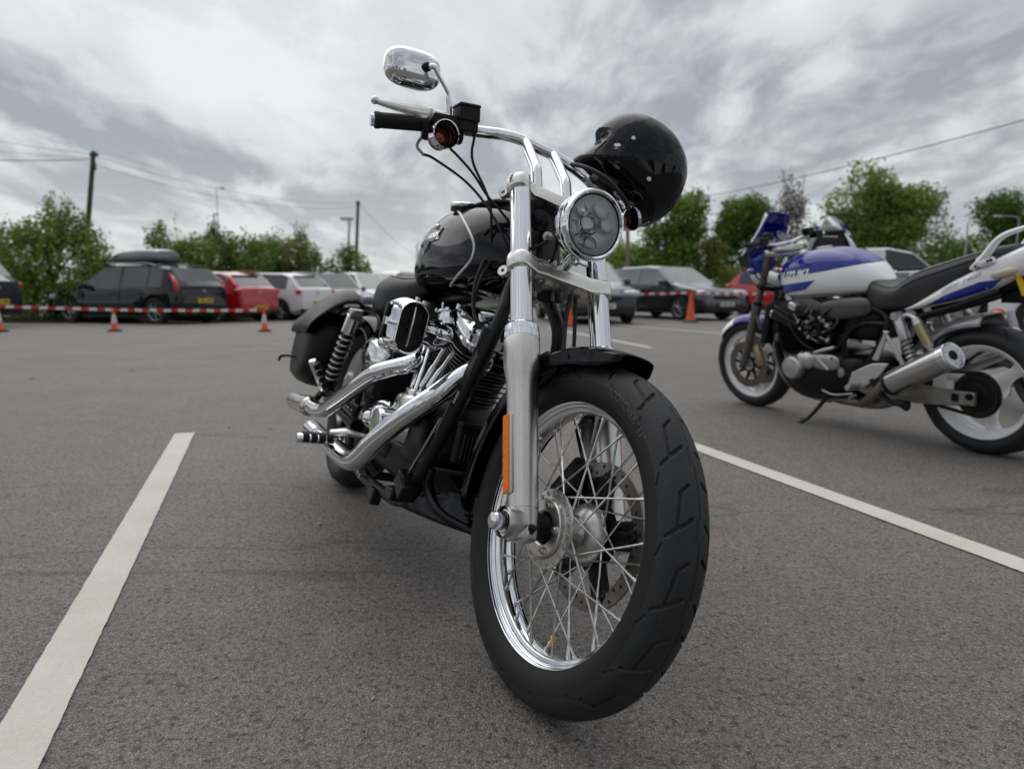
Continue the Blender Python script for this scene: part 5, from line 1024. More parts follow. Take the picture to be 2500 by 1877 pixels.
# ================================================================== HELMET (hangs over the left grip and mirror)
def helmet():
    hm = thing('helmet', 'glossy black open flip-up helmet hanging on the left handlebar of the black cruiser', 'helmet')
    # outline in the plane (a = image right, b = up), metres, from the helmet's centre
    out = [(-.0795, .097), (-.0645, .110), (-.038, .125), (-.005, .1325), (.027, .129), (.0645, .114), (.102, .086), (.130, .043), (.140, .005), (.1375, -.030), (.1207, -.073), (.0926, -.107), (.057, -.129), (.040, -.132), (-.003, -.112), (-.050, -.066), (-.098, -.030), (-.130, .004), (-.1375, .025), (-.126, .034), (-.113, .043), (-.0945, .053), (-.078, .0575), (-.069, .063), (-.066, .074), (-.069, .086)]
    P = np.array(cr([(*p,) for p in out+[out[0]]], 6))[:-1]*HELM_K
    PH = P.copy()      # the outline without the brow notch, for the cheeks
    for _ in range(60):
        for i in range(len(PH)):
            a, b = PH[i-3], PH[(i+3) % len(PH)]; m_ = (a+b)/2
            if np.linalg.norm(m_) > np.linalg.norm(PH[i]): PH[i] = m_
    C0 = V3(HELM_C); A_ = unit(HELM_A); B_ = V3((0, 0, 1)); B_ = unit(B_-A_*(B_@A_)); W_ = np.cross(A_, B_)    # W_ towards / away from camera
    core = V3((.025, .01))
    rings = []
    for s in np.linspace(-1, 1, 33):
        ww = math.sin(s*math.pi/2); k_ = math.cos(s*math.pi/2)**.72 if abs(s) < 1 else 0.0
        f_ = min(1.0, max(0.0, (abs(ww)-.30)/.35)); Pk = P*(1-f_)+PH*f_
        rings.append([C0+A_*(core[0]+(a-core[0])*k_)+B_*(core[1]+(b-core[1])*k_)+W_*ww*.132 for a, b in Pk])
    mb = MB(); mb.grid(rings, True, False); sh = mb.build('helmet_shell', GLOSS, hm, sharp=60)
    def surf(a, b, off=.0012, sg=1):
        a, b = a*HELM_K, b*HELM_K      # point on the camera-side surface
        d = V3((a, b))-core[:2]; r = np.linalg.norm(d); dd = d/max(r, 1e-6)
        # radius of the outline along dd
        best = 1e9
        for i in range(len(P)):
            p, q = PH[i]-core[:2], PH[(i+1) % len(P)]-core[:2]; e = q-p; den = dd[0]*e[1]-dd[1]*e[0]
            if abs(den) < 1e-9: continue
            t = (p[0]*e[1]-p[1]*e[0])/den; u2 = (p[0]*dd[1]-p[1]*dd[0])/den
            if t > 0 and -1e-6 <= u2 <= 1+1e-6: best = min(best, t)
        f = min(.999, r/best)**(1/.72); ww = math.sqrt(max(0, 1-f*f)); sgn = HELM_S*sg
        return C0+A_*(a+dd[0]*off*f)+B_*(b+dd[1]*off*f)+W_*sgn*(ww*.132+off*ww)
    def line(pts, r, nm, m): k = MB(); k.tube([surf(a, b, .0004) for a, b in cr(pts, 8)], r, 6); return k.build(nm, m, hm)
    line([(-.072, .056), (-.040, .040), (-.020, .006), (-.014, -.020), (.010, -.048), (.030, -.075), (.045, -.118)], .0011, 'chin_bar_seam', MATTE)
    line([(-.080, .055), (-.104, .030), (-.110, .010), (-.106, -.020)], .0016, 'visor_edge', MATTE)
    line([(-.090, -.040), (-.040, -.040), (.010, -.070), (.030, -.110)], .0014, 'neck_trim', MATTE)
    line([(.092, -.004), (.104, -.040), (.092, -.082), (.070, -.104)], .0010, 'rear_line', mat('dark_print', (.10, .10, .09), 0, .4))
    def dot(a, b, r1, r2, m, nm, off=.0016, rot=0):
        k = MB(); pts = []
        for t in np.linspace(0, 2*math.pi, 24, endpoint=False):
            x, y = r1*math.cos(t), r2*math.sin(t); pts.append(surf(a+x*math.cos(rot)-y*math.sin(rot), b+x*math.sin(rot)+y*math.cos(rot), off))
        k.add(pts+[surf(a, b, off*1.2)], [(i, (i+1) % 24, 24) for i in range(24)]); return k.build(nm, m, hm)
    dot(-.024, .056, .0046, .0042, WHITE, 'white_button'); dot(-.059, .041, .0070, .0042, WHITE, 'round_sticker'); dot(-.062, .033, .0035, .0010, WHITE, 'small_print')
    k = MB(); c = surf(.013, -.035, .001); n_ = unit(c-(C0+A_*core[0]+B_*core[1])*1.0); k.lathe([(0, .0065), (.003, .006), (.004, .004), (.002, .002), (.002, .0003)], c, W_*HELM_S, 20); k.build('pivot_screw', CHROME, hm)
    # lining seen in the face opening
    k = MB(); k.sell(C0+A_*-.040+B_*.062, (.030, .050, .014), np.stack([A_, W_, B_], 1)); k.build('helmet_lining', mat('lining', (.02, .02, .02), 0, .9), hm)
    k = MB(); k.tube([C0+A_*-.070+B_*.100+W_*.05, C0+A_*-.080+B_*.097, C0+A_*-.070+B_*.100-W_*.05], [.003, .005, .003], 8, k=4); k.build('brow_vent', MATTE, hm)
    k = MB(); k.tube([surf(.010, -.118, 0), surf(.028, -.128, 0)-B_*.002, surf(.040, -.124, 0)], .003, 8); k.build('rear_rim', mat('trim_chrome', (.7, .7, .7), 1, .3), hm)
HELM_C = (.338, 2.08, 1.127); HELM_A = (1, .16, 0); HELM_S = 1; HELM_K = 1.19
helmet()
# ================================================================== CARS
CGLASS = mat('car_glass', (.030, .036, .038), 0, .06, coat=.6, spec=.5)
CTYRE = mat('car_tyre', (.018, .018, .018), 0, .8)
ALLOY = mat('car_alloy', (.36, .36, .37), .8, .35)
TRIM = mat('car_trim', (.018, .018, .019), 0, .6)
TAILR = mat('tail_lamp', (.50, .015, .012), 0, .15, coat=1.0)
HEADL = mat('head_lamp', (.55, .57, .60), .5, .12, coat=1.0)
PLY = mat('plate_yellow', (.80, .52, .03), 0, .4); PLW = mat('plate_white', (.72, .72, .70), 0, .4); PLT = mat('plate_print', (.02, .02, .02), 0, .5)
def car(label, cat, paint, X, Y, head, kind='hatch', name='parked_car', L=4.0, W=1.74, Ht=1.48, group='cars parked along the edge', z=None, plate_rear=True, tail=None, rails=False, glass=None, wheelr=.315, chromebar=False, grille=True):
    """head = direction the nose points (radians from +X)"""
    z = dip(X, Y) if z is None else z; root = thing(name, label, cat, (X, Y, z), (0, 0, head), group); h = L/2; G = glass or CGLASS
    if kind == 'estate': top = [(-h, .80), (-h+.03, 1.0), (-h+.14, 1.12), (-h+.42, Ht-.06), (-h+.75, Ht), (0, Ht+.02), (.35, Ht-.02), (1.05, 1.02), (1.25, .98), (h-.35, .88), (h-.08, .70), (h, .55)]
    elif kind == 'van': top = [(-h, .9), (-h+.02, Ht-.25), (-h+.12, Ht-.04), (-h+.4, Ht), (.3, Ht+.02), (.85, Ht-.10), (1.55, 1.12), (1.75, 1.05), (h-.2, .85), (h, .6)]
    else: top = [(-h, .78), (-h+.05, .98), (-h+.12, 1.04), (-h+.48, Ht-.10), (-h+.85, Ht-.01), (-.15, Ht+.01), (.25, Ht-.03), (.95, .98), (1.12, .94), (h-.30, .82), (h-.07, .66), (h, .52)]
    tx, tz = np.array(top).T; wf, wr_ = h-.82, -h+.78
    xs = np.unique(np.concatenate([np.linspace(-h, h, 74), [t[0] for t in top]]))
    ws0, ws1 = (.35, 1.05) if kind == 'estate' else ((.85, 1.55) if kind == 'van' else (.25, .95))
    rg0, rg1 = -h+.14, -h+.42
    if kind == 'hatch': rg0, rg1 = -h+.12, -h+.48
    def sec(x):
        t = float(np.interp(x, tx, tz)); f = abs(x)/h; w = W/2*(1-.16*max(0, (f-.72)/.28)**2.2); zs = .20+.10*max(0, (f-.85)/.15)
        b = min(t-.05, .93+.05*(-x/h)); ar = 0
        for xw in (wf, wr_):
            d = abs(x-xw)
            if d < wheelr+.055: ar = math.sqrt((wheelr+.055)**2-d*d)+wheelr-.01
        z1 = max(zs, ar); z2 = max(zs+.10, ar+.015); z3 = max(.52, ar+.04); z3 = min(z3, b-.06)
        wt = w*.945-max(0, (t-b-.1))*.36
        return [(0, max(zs, min(ar, .35))), (w*.80, z1), (w*.985, min(z2, z3-.01)), (w, z3), (w*.985, (z3+b)/2+.03), (w*.945, b), (max(.2, wt), max(b+.01, t-.055)), (max(.15, wt-.10), t-.008), (0, t)]
    S = [sec(x) for x in xs]; rings = []
    for x, s in zip(xs, S): rings.append([(x, y, zz) for y, zz in s]+[(x, -y, zz) for y, zz in s[-2:0:-1]])
    n = len(rings[0]); V = [p for r in rings for p in r]; body, sw, wsn, rgn = [], [], [], []
    for i in range(len(xs)-1):
        xm = (xs[i]+xs[i+1])/2; tall = float(np.interp(xm, tx, tz)) > 1.16
        for j in range(n):
            k = (j+1) % n; f = (i*n+j, i*n+k, (i+1)*n+k, (i+1)*n+j); jj = j if j < 8 else 15-j; tgt = body
            pil = any(abs(xm-p) < .035 for p in ((-.35, ) if kind != 'van' else (.15,))) or (kind == 'estate' and abs(xm+1.25) < .04)
            if jj == 5 and tall and xm > (-h+.55 if kind != 'van' else .1) and xm < ws1-.22 and not pil: tgt = sw
            if jj in (7,) and ws0 < xm < ws1-.02: tgt = wsn
            if jj == 7 and rg0 < xm < rg1 and kind != 'van': tgt = rgn
            tgt.append(f)
    e = (len(xs)-1)*n; body += [tuple(range(n-1, -1, -1)), tuple(range(e, e+n))]
    def sub(fs, nm, m):
        used = sorted({i for f in fs for i in f}); mp = {a: b for b, a in enumerate(used)}; mb = MB(); mb.add([V[i] for i in used], [tuple(mp[i] for i in f) for f in fs]); return mb.build(nm, m, root, sharp=32)
    bo = sub(body, 'body', paint); sub(wsn, 'windscreen', G)
    if sw:
        used = sorted({i for f in sw for i in f}); mp = {a: b for b, a in enumerate(used)}; mb = MB(); mb.add([V[i] for i in used], [tuple(mp[i] for i in f) for f in sw]); mb.split('side_window', G, root, sharp=32)
    if rgn: sub(rgn, 'rear_window', G)
    mb = MB(); mb.box((0, 0, .24), (L*.80, W*.90, .16)); mb.box((-h+.06, 0, .33), (.12, W*.84, .16)); mb.box((h-.04, 0, .32), (.12, W*.82, .18)); mb.build('lower_trim', TRIM, root, bevel=.03)
    for xw in (wf, wr_):
        for sy in (-1, 1):
            y0 = sy*(W/2-.20); y1 = sy*(W/2-.005); c = (xw, 0, wheelr)
            mb = MB(); mb.lathe([(y0, wheelr*.62), (y0, wheelr*.95), (y0+sy*.02, wheelr), (y1-sy*.02, wheelr), (y1, wheelr*.95), (y1+sy*.004, wheelr*.80), (y1-sy*.01, wheelr*.66)], c, (0, 1, 0), 30); w_ = mb.build('wheel', CTYRE, root)
            mb = MB(); mb.lathe([(y1-sy*.01, wheelr*.67), (y1-sy*.02, wheelr*.62), (y1-sy*.05, wheelr*.60)], c, (0, 1, 0), 30); mb.lathe([(y1-sy*.02, .06), (y1-sy*.01, .03), (y1-sy*.01, .001)], c, (0, 1, 0), 14)
            for q in range(7):
                a = 6.283*q/7; mb.tube([(xw+.03*math.cos(a), y1-sy*.02, wheelr+.03*math.sin(a)), (xw+wheelr*.62*math.cos(a), y1-sy*.022, wheelr+wheelr*.62*math.sin(a))], [.03, .018], 6, flat=.5)
            mb.build('rim', ALLOY, w_); mb = MB(); mb.disc((xw, y1-sy*.07, wheelr), (0, 1, 0), wheelr*.62, 24); mb.build('wheel_inside', TRIM, w_)
    def corner(x, sy, zc, sz, nm, m, rot=.55):
        mb = MB(); a = rot*sy*(1 if x > 0 else -1); M = np.array(Matrix.Rotation(-a if x > 0 else -a, 3, 'Z')); mb.sell((x, sy*(W/2-.19), zc), sz, M, e=(3.2, 3.2), nu=20, nv=10); return mb.build(nm, m, root)
    for sy in (-1, 1):
        corner(h-.20, sy, .70, (.13, .20, .085), 'headlight', HEADL)
        if tail == 'tall':
            mb = MB(); yb = sy*(W/2-.09); mb.tube([(-h+.56, sy*(W/2-.24), Ht-.12), (-h+.34, sy*(W/2-.19), 1.26), (-h+.16, sy*(W/2-.125), 1.08), (-h+.13, sy*(W/2-.16), .90), (-h+.06, sy*(W/2-.32), .86)], [.025, .038, .065, .085, .05], 10, k=4, flat=.75); mb.build('tail_light', TAILR, root)
        elif kind == 'van':
            mb = MB(); mb.box((-h+.0, sy*(W/2-.11), 1.05), (.06, .12, .42)); mb.build('tail_light', TAILR, root, bevel=.02)
        else: corner(-h+.145, sy, .90, (.09, .20, .085), 'tail_light', TAILR, .35)
        mb = MB(); xm = ws1-.25; mb.sell((xm, sy*(W/2+.06), .99), (.07, .11, .075), e=(3, 3), nu=16, nv=10); mb.box((xm+.02, sy*(W/2-.03), .95), (.06, .14, .04)); mb.build('door_mirror', paint if kind != 'estate' else TRIM, root)
        mb = MB()
        for xx in ((.62, -.35) if kind != 'van' else (.7, )): mb.box((xx-.75, sy*(W/2-.006), .80), (.16, .03, .025))
        mb.split('door_handle', paint, root)
        mb = MB()
        for xx in (ws1-.10, -.35): mb.box((xx, sy*(W/2-.008), .62), (.010, .022, .50))
        mb.split('door_seam', TRIM, root)
    if rails:
        for sy in (-1, 1): mb = MB(); mb.tube([(.25, sy*(W/2-.30), Ht), (.1, sy*(W/2-.30), Ht+.05), (-1.0, sy*(W/2-.30), Ht+.05), (-1.35, sy*(W/2-.30), Ht-.01)], .018, 8, k=4); mb.build('roof_rail', ALLOY, root)
    def plate(x, zc, m, nx):
        mb = MB(); mb.box((x, 0, zc), (.015, .52, .11)); p = mb.build('number_plate', m, root); mb = MB()
        for i in range(7): mb.box((x+nx*.010, -.20+.058*i+(.03 if i > 3 else 0), zc), (.004, .030, .065))
        mb.build('plate_characters', PLT, p)
    plate(-h-.012, .62 if kind == 'estate' and tail == 'tall' else (.42 if kind == 'hatch' and tail == 'low' else .55), PLY, -1); plate(h+.035, .42, PLW, 1)
    if tail == 'tall': root.children[-1].location.z = 0
    mb = MB(); mb.sell((h-.03, 0, .60), (.05, .42, .06), e=(4, 4), nu=20, nv=8); mb.sell((h-.02, 0, .36), (.06, .50, .07), e=(4, 4), nu=20, nv=8); mb.build('grille', TRIM, root)
    if kind != 'van':
        mb = MB(); mb.tube([(-h+.10, 0, 1.02), (-h+.22, .12, 1.10), (-h+.30, .34, 1.17)], .012, 6); mb.build('rear_wiper', TRIM, root)
        mb = MB(); mb.box((-h+.50, 0, Ht+.0), (.16, W*.60, .025)); mb.build('roof_spoiler', paint, root, bevel=.01)
    mb = MB(); mb.lathe([(0, .055), (.012, .05), (.014, .001)], (h+.005, 0, .62), (1, 0, 0), 18); mb.lathe([(0, .05), (.012, .045), (.014, .001)], (-h-.0+.02, 0, .86), (-1, 0, .1), 18); mb.build('round_emblem', ALLOY, root)
    return root
PB = mat('paint_black', (.005, .006, .009), .0, .3, coat=1.0, spec=0.0); PR = mat('paint_red', (.45, .008, .012), .0, .22, coat=1.0); PW = mat('paint_white', (.70, .71, .72), .0, .25, coat=.8)
PGd = mat('paint_dark_grey', (.040, .044, .052), .4, .25, coat=1.0); PDB = mat('paint_dark_blue', (.012, .017, .032), .3, .22, coat=1.0); PS = mat('paint_silver', (.42, .43, .43), .7, .3, coat=.7)
GPALE = mat('pale_reflecting_glass', (.09, .11, .11), 0, .07, coat=1.0, spec=1.0)
HL = math.atan2(.43, -.90)
LG = 'cars parked against the hedge'; RG = 'cars parked beyond the tape on the right'
def at(px, Y): return pxp(px, Y)
est = car('black estate car with tall red tail lights, carrying a grey roof box', 'car', PB, -10.2, 19.0, HL+.10, 'estate', L=4.6, W=1.86, Ht=1.52, group=LG, tail='tall', rails=True, wheelr=.35)
car('bright red hatchback seen from behind, between the black estate and the white hatchback', 'car', PR, -9.15, 21.0, HL+.05, L=4.0, Ht=1.46, group=LG, tail='low')
car('white three door hatchback seen from behind, in front of the reddish bush', 'car', PW, -8.0, 23.0, HL, L=4.1, W=1.75, Ht=1.50, group=LG, tail='mid')
car('dark blue grey hatchback mostly hidden behind the white hatchback', 'car', PDB, -6.5, 25.0, HL+2.6, L=4.1, Ht=1.56, group=LG)
car('silver car just left of the black saddlebag, only roof and pale windscreen showing', 'car', PS, -5.9, 27.5, HL+2.9, L=4.2, Ht=1.62, group=LG, glass=GPALE)
car('pale people carrier behind the cruiser seat, roof and wide windscreen showing', 'car', PS, -5.5, 32.0, -1.9, 'van', L=4.4, W=1.90, Ht=1.78, group=LG, glass=GPALE)
car('dark car cut off by the left edge behind the first striped cone', 'car', PGd, -13.35, 14.9, HL+.55, 'estate', L=4.5, W=1.85, Ht=1.62, group=LG, tail='low', wheelr=.34)
car('dark hatchback with grey headlight strip, partly hidden by the fork of the cruiser', 'car', PDB, 1.78, 17.9, -1.42, L=4.2, W=1.80, Ht=1.52, group=RG, glass=GPALE)
car('dark grey hatchback right behind the tall orange cone, facing the camera', 'car', PGd, 4.45, 19.8, -1.02, L=4.2, W=1.78, Ht=1.45, group=RG, glass=GPALE)
car('red hatchback half hidden behind the front wheel of the white motorcycle', 'car', PR, 8.75, 21.8, -1.05, L=4.0, W=1.72, Ht=1.47, group=RG)
car('small white van behind the fuel tank and saddle of the white motorcycle', 'van', mat('van_white', (.62, .65, .70), 0, .3, coat=.5), 9.5, 18.6, -.25, 'van', name='white_van', L=4.3, W=1.80, Ht=1.86, group='white vehicles at the right')
car('pale silver car over the saddle of the white motorcycle, in front of the van', 'car', PS, 8.6, 14.6, -.35, L=4.0, W=1.72, Ht=1.20, group='white vehicles at the right', glass=GPALE)
car('white car at the right edge, under the tail of the white motorcycle', 'car', PW, 10.3, 11.2, -.87, L=4.1, W=1.75, Ht=1.25, group='white vehicles at the right')
# roof box on the estate
rb = thing('roof_box', 'glossy grey aerodynamic roof box strapped on top of the black estate', 'roof box', (-10.2, 19.0, dip(-10.2, 19)), (0, 0, HL+.10)); mb = MB()
rings = []
for x, w, z0, z1 in ((-1.15, .32, 1.62, 1.86), (-1.13, .38, 1.59, 1.92), (-1.0, .41, 1.58, 1.955), (-.5, .42, 1.58, 1.97), (.05, .41, 1.58, 1.94), (.42, .36, 1.59, 1.84), (.62, .25, 1.62, 1.74), (.66, .15, 1.65, 1.69)):
    c, hh = (z0+z1)/2, (z1-z0)/2; rings.append([(x, w*math.copysign(abs(math.cos(t))**.55, math.cos(t)), c+hh*math.copysign(abs(math.sin(t))**.6, math.sin(t))) for t in np.linspace(0, 6.283, 28, endpoint=False)])
mb.grid(rings); mb.build('box_shell', mat('roof_box_grey', (.17, .175, .19), .2, .22, coat=.8), rb, sharp=50); mb = MB(); mb.box((-.25, 0, 1.66), (2.0, .84, .05)); mb.build('box_seam', TRIM, rb, bevel=.02)
mb = MB()
for x in (-.75, .15): mb.box((x, 0, 1.585), (.07, 1.25, .03)); mb.box((x, 0, 1.615), (.05, .5, .05))
mb.build('roof_bars', TRIM, rb)
# ------------------------------------------------------------------ cones and tape
ORG = mat('cone_orange', (.75, .10, .025), 0, .5, noise=.15, nscale=10); SLV = mat('cone_sleeve', (.62, .62, .60), 0, .4, noise=.2, nscale=14)
CONES = []
def cone(x, y, h, label, sleeve, base, group):
    t = thing('traffic_cone', label, 'cone', (x, y, dip(x, y)), group=group); b = h*.36
    mb = MB(); mb.box((0, 0, h*.03), (b*1.25, b*1.25, h*.06)); mb.box((0, 0, h*.075), (b*1.0, b*1.0, h*.03)); mb.build('cone_base', base, t, bevel=.01)
    mb = MB(); prof = [(h*.09, b*.42), (h*.11, b*.39), (h*.97, b*.10), (h, b*.085), (h, .001)]; mb.lathe(prof, (0, 0, 0), (0, 0, 1), 28); mb.build('cone_body', ORG, t)
    if sleeve: mb = MB(); r = lambda q: b*(.39-(q-.11)/.86*.29)+.003; mb.lathe([(h*.36, r(.36)), (h*.74, r(.74))], (0, 0, 0), (0, 0, 1), 28); mb.build('reflective_sleeve', SLV, t)
    CONES.append((x, y, dip(x, y)+h))
BB = mat('cone_base_black', (.035, .03, .028), 0, .7)
c1, c2, c3 = (pxp(-2, 12.7), 12.7), (pxp(280, 13.1), 13.1), (pxp(646, 13.2), 13.2)
cone(*c1, .50, 'orange and white cone cut by the left edge of the picture', True, BB, 'cones with white sleeves'); cone(*c2, .44, 'orange and white cone in front of the black estate', True, BB, 'cones with white sleeves'); cone(*c3, .44, 'orange and white cone at the end of the tape near the white hatchback', True, BB, 'cones with white sleeves')
c4, c5 = (pxp(1389, 15.0), 15.0), (pxp(1685, 16.9), 16.9)
cone(*c4, .60, 'plain orange cone seen between the fork tubes of the cruiser', False, mat('cone_base_tan', (.16, .12, .09), 0, .7), 'plain orange cones'); cone(*c5, .76, 'tall plain orange cone in front of the dark grey hatchback', False, MATS['cone_base_tan'], 'plain orange cones')
TR = mat('tape_red', (.55, .035, .03), 0, .4); TW = mat('tape_white', (.72, .71, .69), 0, .4)
def tape(a, b, sag, label, w=.052):
    a, b = V3(a), V3(b); L_ = np.linalg.norm(b-a); n = int(L_/.13); mb = MB(); P = [a+(b-a)*t-V3((0, 0, sag*4*t*(1-t)+.004*math.sin(t*40))) for t in np.linspace(0, 1, n+1)]
    for i in range(n): mb.mi = i % 2; mb.add([P[i]-V3((0, 0, w/2)), P[i+1]-V3((0, 0, w/2)), P[i+1]+V3((0, 0, w/2)), P[i]+V3((0, 0, w/2))], [(0, 1, 2, 3)])
    o = mb.build('barrier_tape', [TR, TW], None, flatsh=True); tag(o, label, 'barrier tape', 'red and white barrier tape')
def top_(i, dz): x, y, z = CONES[i]; return (x, y, z+dz)
tape(top_(0, -.03), top_(1, -.03), .0, 'striped tape between the left edge and the middle sleeved cone'); tape(top_(1, -.03), top_(2, -.03), .01, 'striped tape from the middle sleeved cone to the one near the white hatchback')
x9, z9 = pxp(1880, 17.6, 717); x8, z8 = pxp(1330, 16.3, 722)
tape((x8, 16.3, z8), top_(4, -.04), .01, 'striped tape from behind the cruiser fork to the tall orange cone'); tape(top_(4, -.04), (x9, 17.6, z9), .0, 'striped tape running right from the tall orange cone across the grey hatchback')
# ================================================================== WHITE AND BLUE MOTORCYCLE
def zbike():
    sz = thing('parked_motorcycle', 'white and blue naked sports motorcycle with white wheels, seen from its left behind the cruiser', 'motorcycle', (2.3399, 3.3221, 0), (-R_(6.526), 0, R_(115.589)))
    SW = 1.52; rk = R_(19.5); ax = V3((-math.sin(rk), 0, math.cos(rk))); o0 = V3((SW+.105, 0, 0)); SM = np.array(Matrix.Rotation(R_(3.563), 3, Vector(ax)))
    xs = lambda v: (v-o0) @ SM.T+o0
    def B(mb, nm, m, par=None, st=False, **k): return mb.build(nm, m, par or sz, xs if st else None, **k)
    nf = V3((math.cos(rk), 0, math.sin(rk))); A0 = V3((SW, 0, .300)); F = lambda t, y, n_=0.0: A0+ax*t+nf*n_+V3((0, y, 0))
    def wheel(c, R, w, rimw, st, nm, spoke_w):
        w_ = bpy.data.objects.new(nm, None); COL.objects.link(w_); w_.parent = sz
        q = tyre_profile(R, w, .222, 4); k = MB(); k.lathe([tuple(p) for p in q], c, (0, 1, 0), 96); B(k, 'tyre', TYRE, w_, st, sharp=60)
        k = MB()
        for i in range(16):
            for sy in (-1, 1):
                a = 6.283*i/16+(.2 if sy > 0 else 0); ns = 8; pts = []
                for j in range(ns):
                    yy = sy*w*(.06+.40*j/(ns-1)); rr = np.interp(yy, q[len(q)//8:-len(q)//8, 0], q[len(q)//8:-len(q)//8, 1]); pts.append(c+V3(((rr+.0006)*math.cos(a+.035*j), yy, (rr+.0006)*math.sin(a+.035*j))))
                k.tube(pts, .0020, 5)
        B(k, 'tread_grooves', MATTE, w_, st)
        hw = rimw/2; k = MB(); pr = [(-hw, .231), (-hw-.002, .226), (-hw+.004, .222), (-hw+.014, .214), (-hw*.55, .196), (0, .190), (hw*.55, .196), (hw-.014, .214), (hw-.004, .222), (hw+.002, .226), (hw, .231)]
        k.lathe(pr+[(hw-.01, .230), (0, .205), (-hw+.01, .230)], c, (0, 1, 0), 96, closed=True); B(k, 'rim', WHITEP, w_, st)
        k = MB(); k.lathe([(-.06, .03), (-.055, .062), (.045, .070), (.055, .060), (.06, .03)], c, (0, 1, 0), 36)
        for i in range(3 if spoke_w > .02 else 3):
            a = 6.283*i/3+.35
            for da in ((0,) if spoke_w > .02 else (0,)):
                p = [c+V3((r*math.cos(a), yy, r*math.sin(a))) for r, yy in ((.05, .0), (.12, .01), (.165, .012), (.200, .008))]; k.tube(p, [.052, .030, .030, .050], 14, k=3, flat=.55, hint=(0, 1, 0))
        B(k, 'wheel_spokes', WHITEP, w_, st); return w_
    FC = A0; fw_ = wheel(FC, .300, .120, .092, True, 'front_wheel', .03); RC2 = V3((0, 0, .312)); rw_ = wheel(RC2, .312, .190, .155, False, 'rear_wheel', .03)
    for sy in (-1, 1):
        k = MB(); k.lathe([(sy*.064, .105), (sy*.064, .156), (sy*.069, .156), (sy*.069, .105)], FC, (0, 1, 0), 64, closed=True); B(k, 'brake_disc', BRUSHD, fw_, True)
        k = MB()
        for i in range(8): a = .785*i; k.tube([FC+V3((.05*math.cos(a), sy*.055, .05*math.sin(a))), FC+V3((.110*math.cos(a+.2), sy*.066, .110*math.sin(a+.2)))], [.012, .009], 6)
        k.lathe([(sy*.045, .06), (sy*.06, .055), (sy*.066, .04)], FC, (0, 1, 0), 24); B(k, 'disc_carrier', MATTE, fw_, True)
        k = MB(); cc = FC+V3((-.115, sy*.082, .075)); k.box(cc, (.060, .045, .15), np.array(Matrix.Rotation(.35, 3, 'Y'))); k.box(cc+V3((.0, sy*.012, 0)), (.045, .035, .11), np.array(Matrix.Rotation(.35, 3, 'Y'))); B(k, 'brake_caliper', GOLD, None, True, bevel=.012)
        k = MB(); k.cyl(F(.42, sy*.108), F(.80, sy*.108), .0225, n=28); fo = B(k, 'fork_tube', mat('fork_grey', (.16, .15, .14), .6, .35), None, True)
        k = MB(); k.tube([F(-.02, sy*.108, .01), F(.05, sy*.108), F(.40, sy*.108), F(.44, sy*.108)], [.022, .026, .030, .031], 28); B(k, 'fork_slider', MATS['fork_grey'], fo, True)
        k = MB(); k.tube([F(.44, sy*.108), F(.455, sy*.108)], .033, 28); B(k, 'fork_seal', MATTE, fo, True)
        k = MB(); k.tube([F(.42, sy*.12, .02), F(.30, sy*.125, -.08)], .010, 8); B(k, 'fork_stay', MATS['fork_grey'], fo, True)
    for t in (.56, .78):
        k = MB(); k.prism([(-.145, -.02), (-.13, .03), (.13, .03), (.145, -.02), (.08, -.075), (-.08, -.075)], F(t, 0), (0, 1, 0), nf, ax, .03); B(k, 'triple_clamp', BLACK if t < .6 else POLISH, None, True, bevel=.006)
    # front fender
    k = MB(); rings = []
    for a in np.linspace(R_(28), R_(168), 30):
        e = min(1, math.sin((a-R_(28))/(R_(140))*math.pi)*3+.25); rings.append([FC+V3(((.318+.012*(1-abs(u_)**2.5)-.035*abs(u_)**3)*math.cos(a), u_*.068*e, (.318+.012*(1-abs(u_)**2.5)-.035*abs(u_)**3)*math.sin(a))) for u_ in np.linspace(-1, 1, 17)])
    k.grid(rings, False, False); B(k, 'front_fender', BLUEP, None, True, solid=.004); k = MB(); k.grid([[p*1.0+unit(p-FC)*.002 for p in r] for r in rings[:9]], False, False); B(k, 'fender_tip', WHITEP, None, True, solid=.003)
    # radiator, frame, engine
    k = MB(); k.box((1.235, 0, .60), (.05, .36, .26), np.array(Matrix.Rotation(-.25, 3, 'Y'))); B(k, 'oil_cooler', MATTE, bevel=.01)
    k = MB()
    for sy in (-1, 1):
        k.tube([(1.26, sy*.05, .80), (1.22, sy*.12, .64), (1.17, sy*.14, .40), (1.08, sy*.13, .23), (.90, sy*.12, .18), (.66, sy*.13, .24), (.60, sy*.15, .33), (.50, sy*.15, .47), (.43, sy*.14, .62), (.50, sy*.12, .70), (.8, sy*.11, .73), (1.15, sy*.07, .84), (1.24, sy*.04, .88)], .019, 12, k=4)
        k.tube([(.43, sy*.13, .63), (.15, sy*.13, .71), (-.10, sy*.11, .80)], .015, 10, k=3); k.tube([(.66, sy*.14, .34), (.70, sy*.14, .52), (.60, sy*.13, .62), (.43, sy*.14, .63)], .016, 10, k=3)
    B(k, 'frame', BLACK)
    eng = bpy.data.objects.new('engine', None); COL.objects.link(eng); eng.parent = sz
    k = MB(); k.sell((.88, 0, .33), (.24, .19, .145), e=(4, 4)); k.sell((.70, 0, .34), (.14, .17, .11), e=(4, 4)); B(k, 'crankcase', BLACK, eng, bevel=0)
    k = MB()
    for i in range(12):
        p = V3((1.01+.012*i*.45, 0, .45+.0135*i)); k.sell(p, (.105, .205, .0035), e=(8, 5), nu=28, nv=7)
    k.box((1.035, 0, .52), (.16, .34, .18)); B(k, 'cylinder_block', BLACK, eng)
